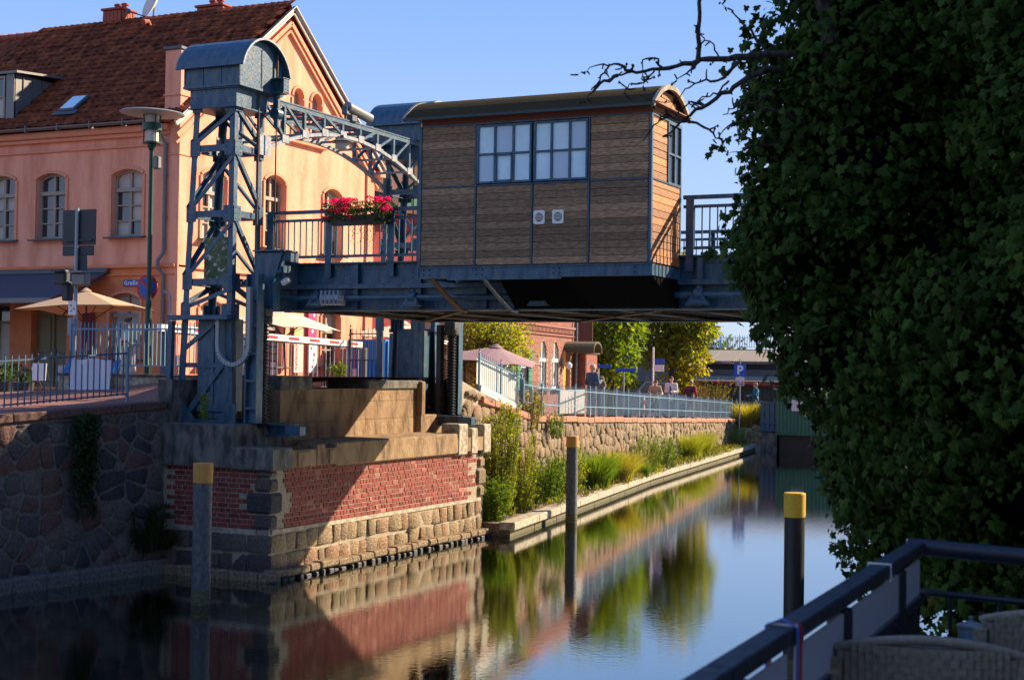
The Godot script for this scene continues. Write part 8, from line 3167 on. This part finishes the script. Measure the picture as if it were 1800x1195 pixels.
func make_terrace() -> void:
	var o := thing("terrace_railing", "dark terrace railing with white banner strips at the bottom right", "railing", Vector3(-1.0, 2.5, -3.5))
	var y := 3.585
	var P := [Vector3(-0.94, y, -0.8), Vector3(-0.97, y, -3.6), Vector3(-1.0, y, -5.45)]
	var b: B
	var rx := func(z: float) -> float: return -0.97 + (z + 5.45) * 0.0237
	# top rail of boards butted end to end
	for w in [[-1.2, -2.9], [-2.91, -4.0], [-4.01, -4.72], [-4.73, -5.45]]:
		b = B.new()
		b.cbox(Vector3(rx.call((w[0] + w[1]) / 2), y, (w[0] + w[1]) / 2), Vector3(0.062, 0.04, absf(w[1] - w[0])), 0.004, Basis(Vector3.UP, 0.0237))
		put(b, "top_rail", o, "rail_wood")
	b = B.new()
	b.rod(Vector3(-1.0, y, -5.45), Vector3(0.6, y - 0.03, -5.3), 0.03, 12)
	put(b, "top_rail", o, "rail_black")
	b = B.new()
	b.box(Vector3(rx.call(-3.3), y - 0.19, -3.3), Vector3(0.04, 0.035, 4.4), Basis(Vector3.UP, 0.0237))
	put(b, "mid_rail", o, "rail_wood")
	b = B.new()
	b.rod(Vector3(-1.0, y - 0.16, -5.45), Vector3(0.6, y - 0.18, -5.3), 0.012, 8)
	put(b, "mid_rail", o, "rail_black")
	for z: float in [-1.9, -3.02, -4.1, -5.0]:
		b = B.new()
		b.cbox(Vector3(rx.call(z), (y + 2.5) / 2 - 0.02, z), Vector3(0.06, y - 2.52, 0.07), 0.008)
		put(b, "post", o, "rail_black")
	for w in [[-1.95, -2.5], [-2.52, -2.99], [-3.05, -3.42], [-3.5, -4.07], [-4.14, -4.95], [-5.04, -5.4]]:
		b = B.new()
		b.box(Vector3(rx.call((w[0] + w[1]) / 2) + 0.015, y - 0.1, (w[0] + w[1]) / 2), Vector3(0.008, 0.12, absf(w[1] - w[0]) - 0.02), Basis(Vector3.UP, 0.0237))
		put(b, "banner_strip", o, "banner")
	var k := 0
	var z := -1.3
	while z > -5.4:
		b = B.new()
		b.cbox(Vector3(rx.call(z) + 0.005, (y - 0.22 + 2.5) / 2, z), Vector3(0.02, y - 0.22 - 2.5, 0.142), 0.004)
		put(b, "board", o, "rail_black")
		z -= 0.15
	for i in 9:
		b = B.new()
		b.rod(Vector3(-0.85 + i * 0.17, 2.5, -5.43 + i * 0.016), Vector3(-0.85 + i * 0.17, y - 0.17, -5.43 + i * 0.016), 0.008)
		put(b, "baluster", o, "rail_black")
	b = B.new()
	for zz: float in [-3.44, -4.7, -5.44]:
		b.tube(PackedVector3Array([Vector3(rx.call(zz) -0.035, y - 0.02, zz), Vector3(rx.call(zz) -0.035, y + 0.023, zz), Vector3(rx.call(zz) +0.035, y + 0.023, zz), Vector3(rx.call(zz) +0.036, y - 0.03, zz)]), PackedFloat32Array([0.004]), 6)
	put(b, "white_tie", o, "white")
	for q in [["rope_blue", 0.0, 0.01], ["rope_red", 0.03, 0.0]]:
		o = thing("knotted_rope", ["blue rope looped over the terrace rail", "red rope looped over the terrace rail"][0 if q[0] == "rope_blue" else 1], "rope", Vector3(-0.97, 3.5, -3.45))
		b = B.new()
		for j in 2:
			var za: float = -3.44 - q[1] + j * 0.008
			b.tube(PackedVector3Array([Vector3(rx.call(-3.44) -0.035, y - 0.2, za), Vector3(rx.call(-3.44) -0.038, y + 0.02, za), Vector3(rx.call(-3.44), y + 0.027 + q[2], za), Vector3(rx.call(-3.44) +0.038, y + 0.02, za), Vector3(rx.call(-3.44) +0.040, y - 0.1, za + 0.01), Vector3(rx.call(-3.44) +0.040, y - 0.24, za + 0.02)]), PackedFloat32Array([0.003]), 6)
		b.lathe([Vector2(0, -0.012), Vector2(0.012, 0), Vector2(0, 0.012)], 8, Transform3D(Basis(), Vector3(rx.call(-3.44) +0.045, y - 0.24, -3.42 - q[1])))
		b.rod(Vector3(rx.call(-3.44) +0.045, y - 0.24, -3.42 - q[1]), Vector3(rx.call(-3.44) +0.070, y - 0.25, -3.38 - q[1]), 0.004)
		put(b, "loop", o, q[0])
	b = B.new()
	for i in 46:
		b.ext(Vector3(-0.94, 2.5, 2.0 - i * 0.16), Vector3(5.0, 2.535, 2.152 - i * 0.16))
	struct(b, "terrace_floor", "rail_wood")
	# wicker chairs: woven bands over a shell
	chair("wicker chair whose curved back stands nearest at the bottom right", Vector3(-0.72, 2.535, -4.2), 0.2)
	chair("second wicker chair partly hidden behind the nearest one", Vector3(-0.42, 2.535, -4.85), 0.12)
	chair("wicker chair at the right edge beyond the table", Vector3(0.02, 2.535, -5.0), -1.5)
	var t := thing("cafe_table", "dark round terrace table behind the wicker chairs", "table", Vector3(-0.62, 2.535, -5.2))
	b = B.new()
	b.lathe([Vector2(0, 3.25), Vector2(0.4, 3.25), Vector2(0.42, 3.265), Vector2(0.4, 3.28), Vector2(0, 3.28)], 30, Transform3D(Basis(), Vector3(-0.5, 0, -5.08)))
	put(b, "tabletop", t, "rail_black")
	b = B.new()
	b.lathe([Vector2(0, 2.54), Vector2(0.25, 2.54), Vector2(0.25, 2.56), Vector2(0.04, 2.6), Vector2(0.04, 3.25), Vector2(0, 3.25)], 18, Transform3D(Basis(), Vector3(-0.5, 0, -5.08)))
	put(b, "pedestal", t, "rail_black")
	t = thing("sugar_jar", "small blue patterned lidded jar on the terrace table", "jar", Vector3(-0.745, 3.28, -5.2))
	b = B.new()
	b.lathe([Vector2(0, 3.28), Vector2(0.04, 3.28), Vector2(0.043, 3.29), Vector2(0.043, 3.35), Vector2(0.038, 3.355)], 20, Transform3D(Basis(), Vector3(-0.745, 0, -5.2)))
	put(b, "jar", t, "jar")
	b = B.new()
	b.lathe([Vector2(0.045, 3.353), Vector2(0.045, 3.362), Vector2(0.015, 3.372), Vector2(0.006, 3.375), Vector2(0.01, 3.388), Vector2(0, 3.392)], 20, Transform3D(Basis(), Vector3(-0.745, 0, -5.2)))
	put(b, "lid", t, "galv")


func chair(label: String, at: Vector3, turn: float) -> void:
	var o := thing("wicker_chair", label, "chair", at, "wicker chairs on the terrace")
	var T := Transform3D(Basis(Vector3.UP, turn), at)
	var b := B.new()
	# the back is a gently curved sheet of woven bands, arched at the top
	var nx := 26
	var ny := 22
	for j in ny:
		for i in nx:
			var u := (i + 0.5) / nx * 2.0 - 1.0
			var lim := 0.985 - 0.04 * u * u
			var y := 0.46 + (j + 0.5) / ny * 0.5
			if y > lim - 0.01:
				continue
			var over := (i + j) % 2 == 0
			b.box(T * Vector3(u * 0.235, y, 0.23 + 0.05 * (1.0 - u * u) + (0.003 if over else 0.0)), Vector3(0.0186, 0.0222, 0.012), T.basis * Basis(Vector3.UP, -u * 0.35))
			b.box(T * Vector3(u * 0.235, y, 0.2 + 0.05 * (1.0 - u * u)), Vector3(0.0195, 0.024, 0.02), T.basis * Basis(Vector3.UP, -u * 0.35))
	put(b, "backrest", o, "wicker")
	b = B.new()
	var p := PackedVector3Array()
	for i in 21:
		var u := i / 10.0 - 1.0
		p.append(T * Vector3(u * 0.24, 0.98 - 0.04 * u * u, 0.22 + 0.05 * (1.0 - u * u)))
	b.tube(p, PackedFloat32Array([0.013]), 8)
	put(b, "top_edge", o, "wicker")
	b = B.new()
	b.cbox(T * Vector3(0, 0.42, -0.02), Vector3(0.5, 0.07, 0.5), 0.02, T.basis)
	put(b, "seat", o, "wicker")
	for sx in [-1, 1]:
		b = B.new()
		b.bar(T * Vector3(0.24 * sx, 0.4, 0.22), T * Vector3(0.24 * sx, 0.92, 0.24), 0.04, 0.04)
		put(b, "back_post", o, "wicker")
		for sz in [-1, 1]:
			b = B.new()
			b.bar(T * Vector3(0.22 * sx, 0.0, 0.22 * sz), T * Vector3(0.22 * sx, 0.4, 0.22 * sz), 0.045, 0.045)
			put(b, "leg", o, "wicker")


func _ready() -> void:
	rng.seed = 20240917
	make_light()
	make_materials()
	make_setting()
	make_pier()
	make_left_wall()
	make_far_quay()
	make_house()
	make_far_buildings()
	make_bridge()
	make_street()
	mooring("grey mooring post with ochre cap before the dark brick face of the pier", Vector3(-16.1, 0, -21.2), 0.165, 2.48, 0.34, "post_gray", "post_yellow")
	mooring("grey mooring post with ochre cap standing before the far quay plants", Vector3(-16.0, 0, -37.5), 0.16, 2.4, 0.29, "post_gray", "post_yellow")
	mooring("black mooring post with bright yellow cap nearest the terrace", Vector3(-5.28, 0, -20.27), 0.14, 2.55, 0.33, "post_black", "post_lemon")
	make_people()
	make_plants()
	make_ivy_tree()
	make_terrace()
	make_right_bank()


# the terrace's house and the trees of the right bank, beside and behind the camera
func make_right_bank() -> void:
	var o := thing("terrace_house", "tall house beside the terrace, outside the frame on the right", "house", Vector3(10, 2.5, -4))
	var t := Transform3D(Basis(Vector3(0, 0, 1), Vector3.UP, Vector3.LEFT), Vector3(5.0, 0, 0))
	var wn := []
	for i in 5:
		for j in 3:
			wn.append([-12.5 + i * 4.0, -11.3 + i * 4.0, 3.6 + j * 3.1, 5.4 + j * 3.1, 0.1])
	var b := B.new()
	wall(b, t, -14, 7, 2.4, func(_u): return 12.5, wn, 0.2)
	b.quad(Vector3(5, 2.4, -14), Vector3(16, 2.4, -14), Vector3(16, 12.5, -14), Vector3(5, 12.5, -14), Vector3.FORWARD)
	b.quad(Vector3(5, 2.4, 7), Vector3(16, 2.4, 7), Vector3(16, 12.5, 7), Vector3(5, 12.5, 7), Vector3.BACK)
	b.quad(Vector3(16, 2.4, -14), Vector3(16, 2.4, 7), Vector3(16, 12.5, 7), Vector3(16, 12.5, -14), Vector3.RIGHT)
	put(b, "wall", o, "offwhite")
	for w in wn:
		window(o, t, w, 0.14, 2, [[0.6, 0.07]], "white")
	b = B.new()
	b.prism(PackedVector2Array([Vector2(4.5, 12.4), Vector2(16.5, 12.4), Vector2(10.5, 16.5)]), Transform3D(Basis(), Vector3.ZERO), -14.4, 7.4)
	put(b, "roof", o, "roof_tile")
	var sp := [[3.2, -11.5, 11.0, 3.4], [3.0, 12.0, 12.0, 4.5], [-4.5, 19.0, 13.0, 5.0], [6.0, 21.0, 14.0, 5.5], [-13.0, 22.0, 13.0, 5.5], [-22.0, 14.0, 13.0, 5.0]]
	for i in sp.size():
		leafy_tree("bank_tree", ["broad tree just right of the ivy tree", "broad tree behind the terrace", "broad tree at the water behind the camera", "tallest tree behind the terrace house", "broad tree beyond the canal bend", "broad tree on the left bank behind the camera"][i], Vector3(sp[i][0], 2.4, sp[i][1]), sp[i][2], Vector3(sp[i][3], sp[i][2] * 0.42, sp[i][3]), 5000, 0.5, Color(0.05, 0.08, 0.02), Color(0.08, 0.12, 0.03), "trees of the right bank", 0.3)
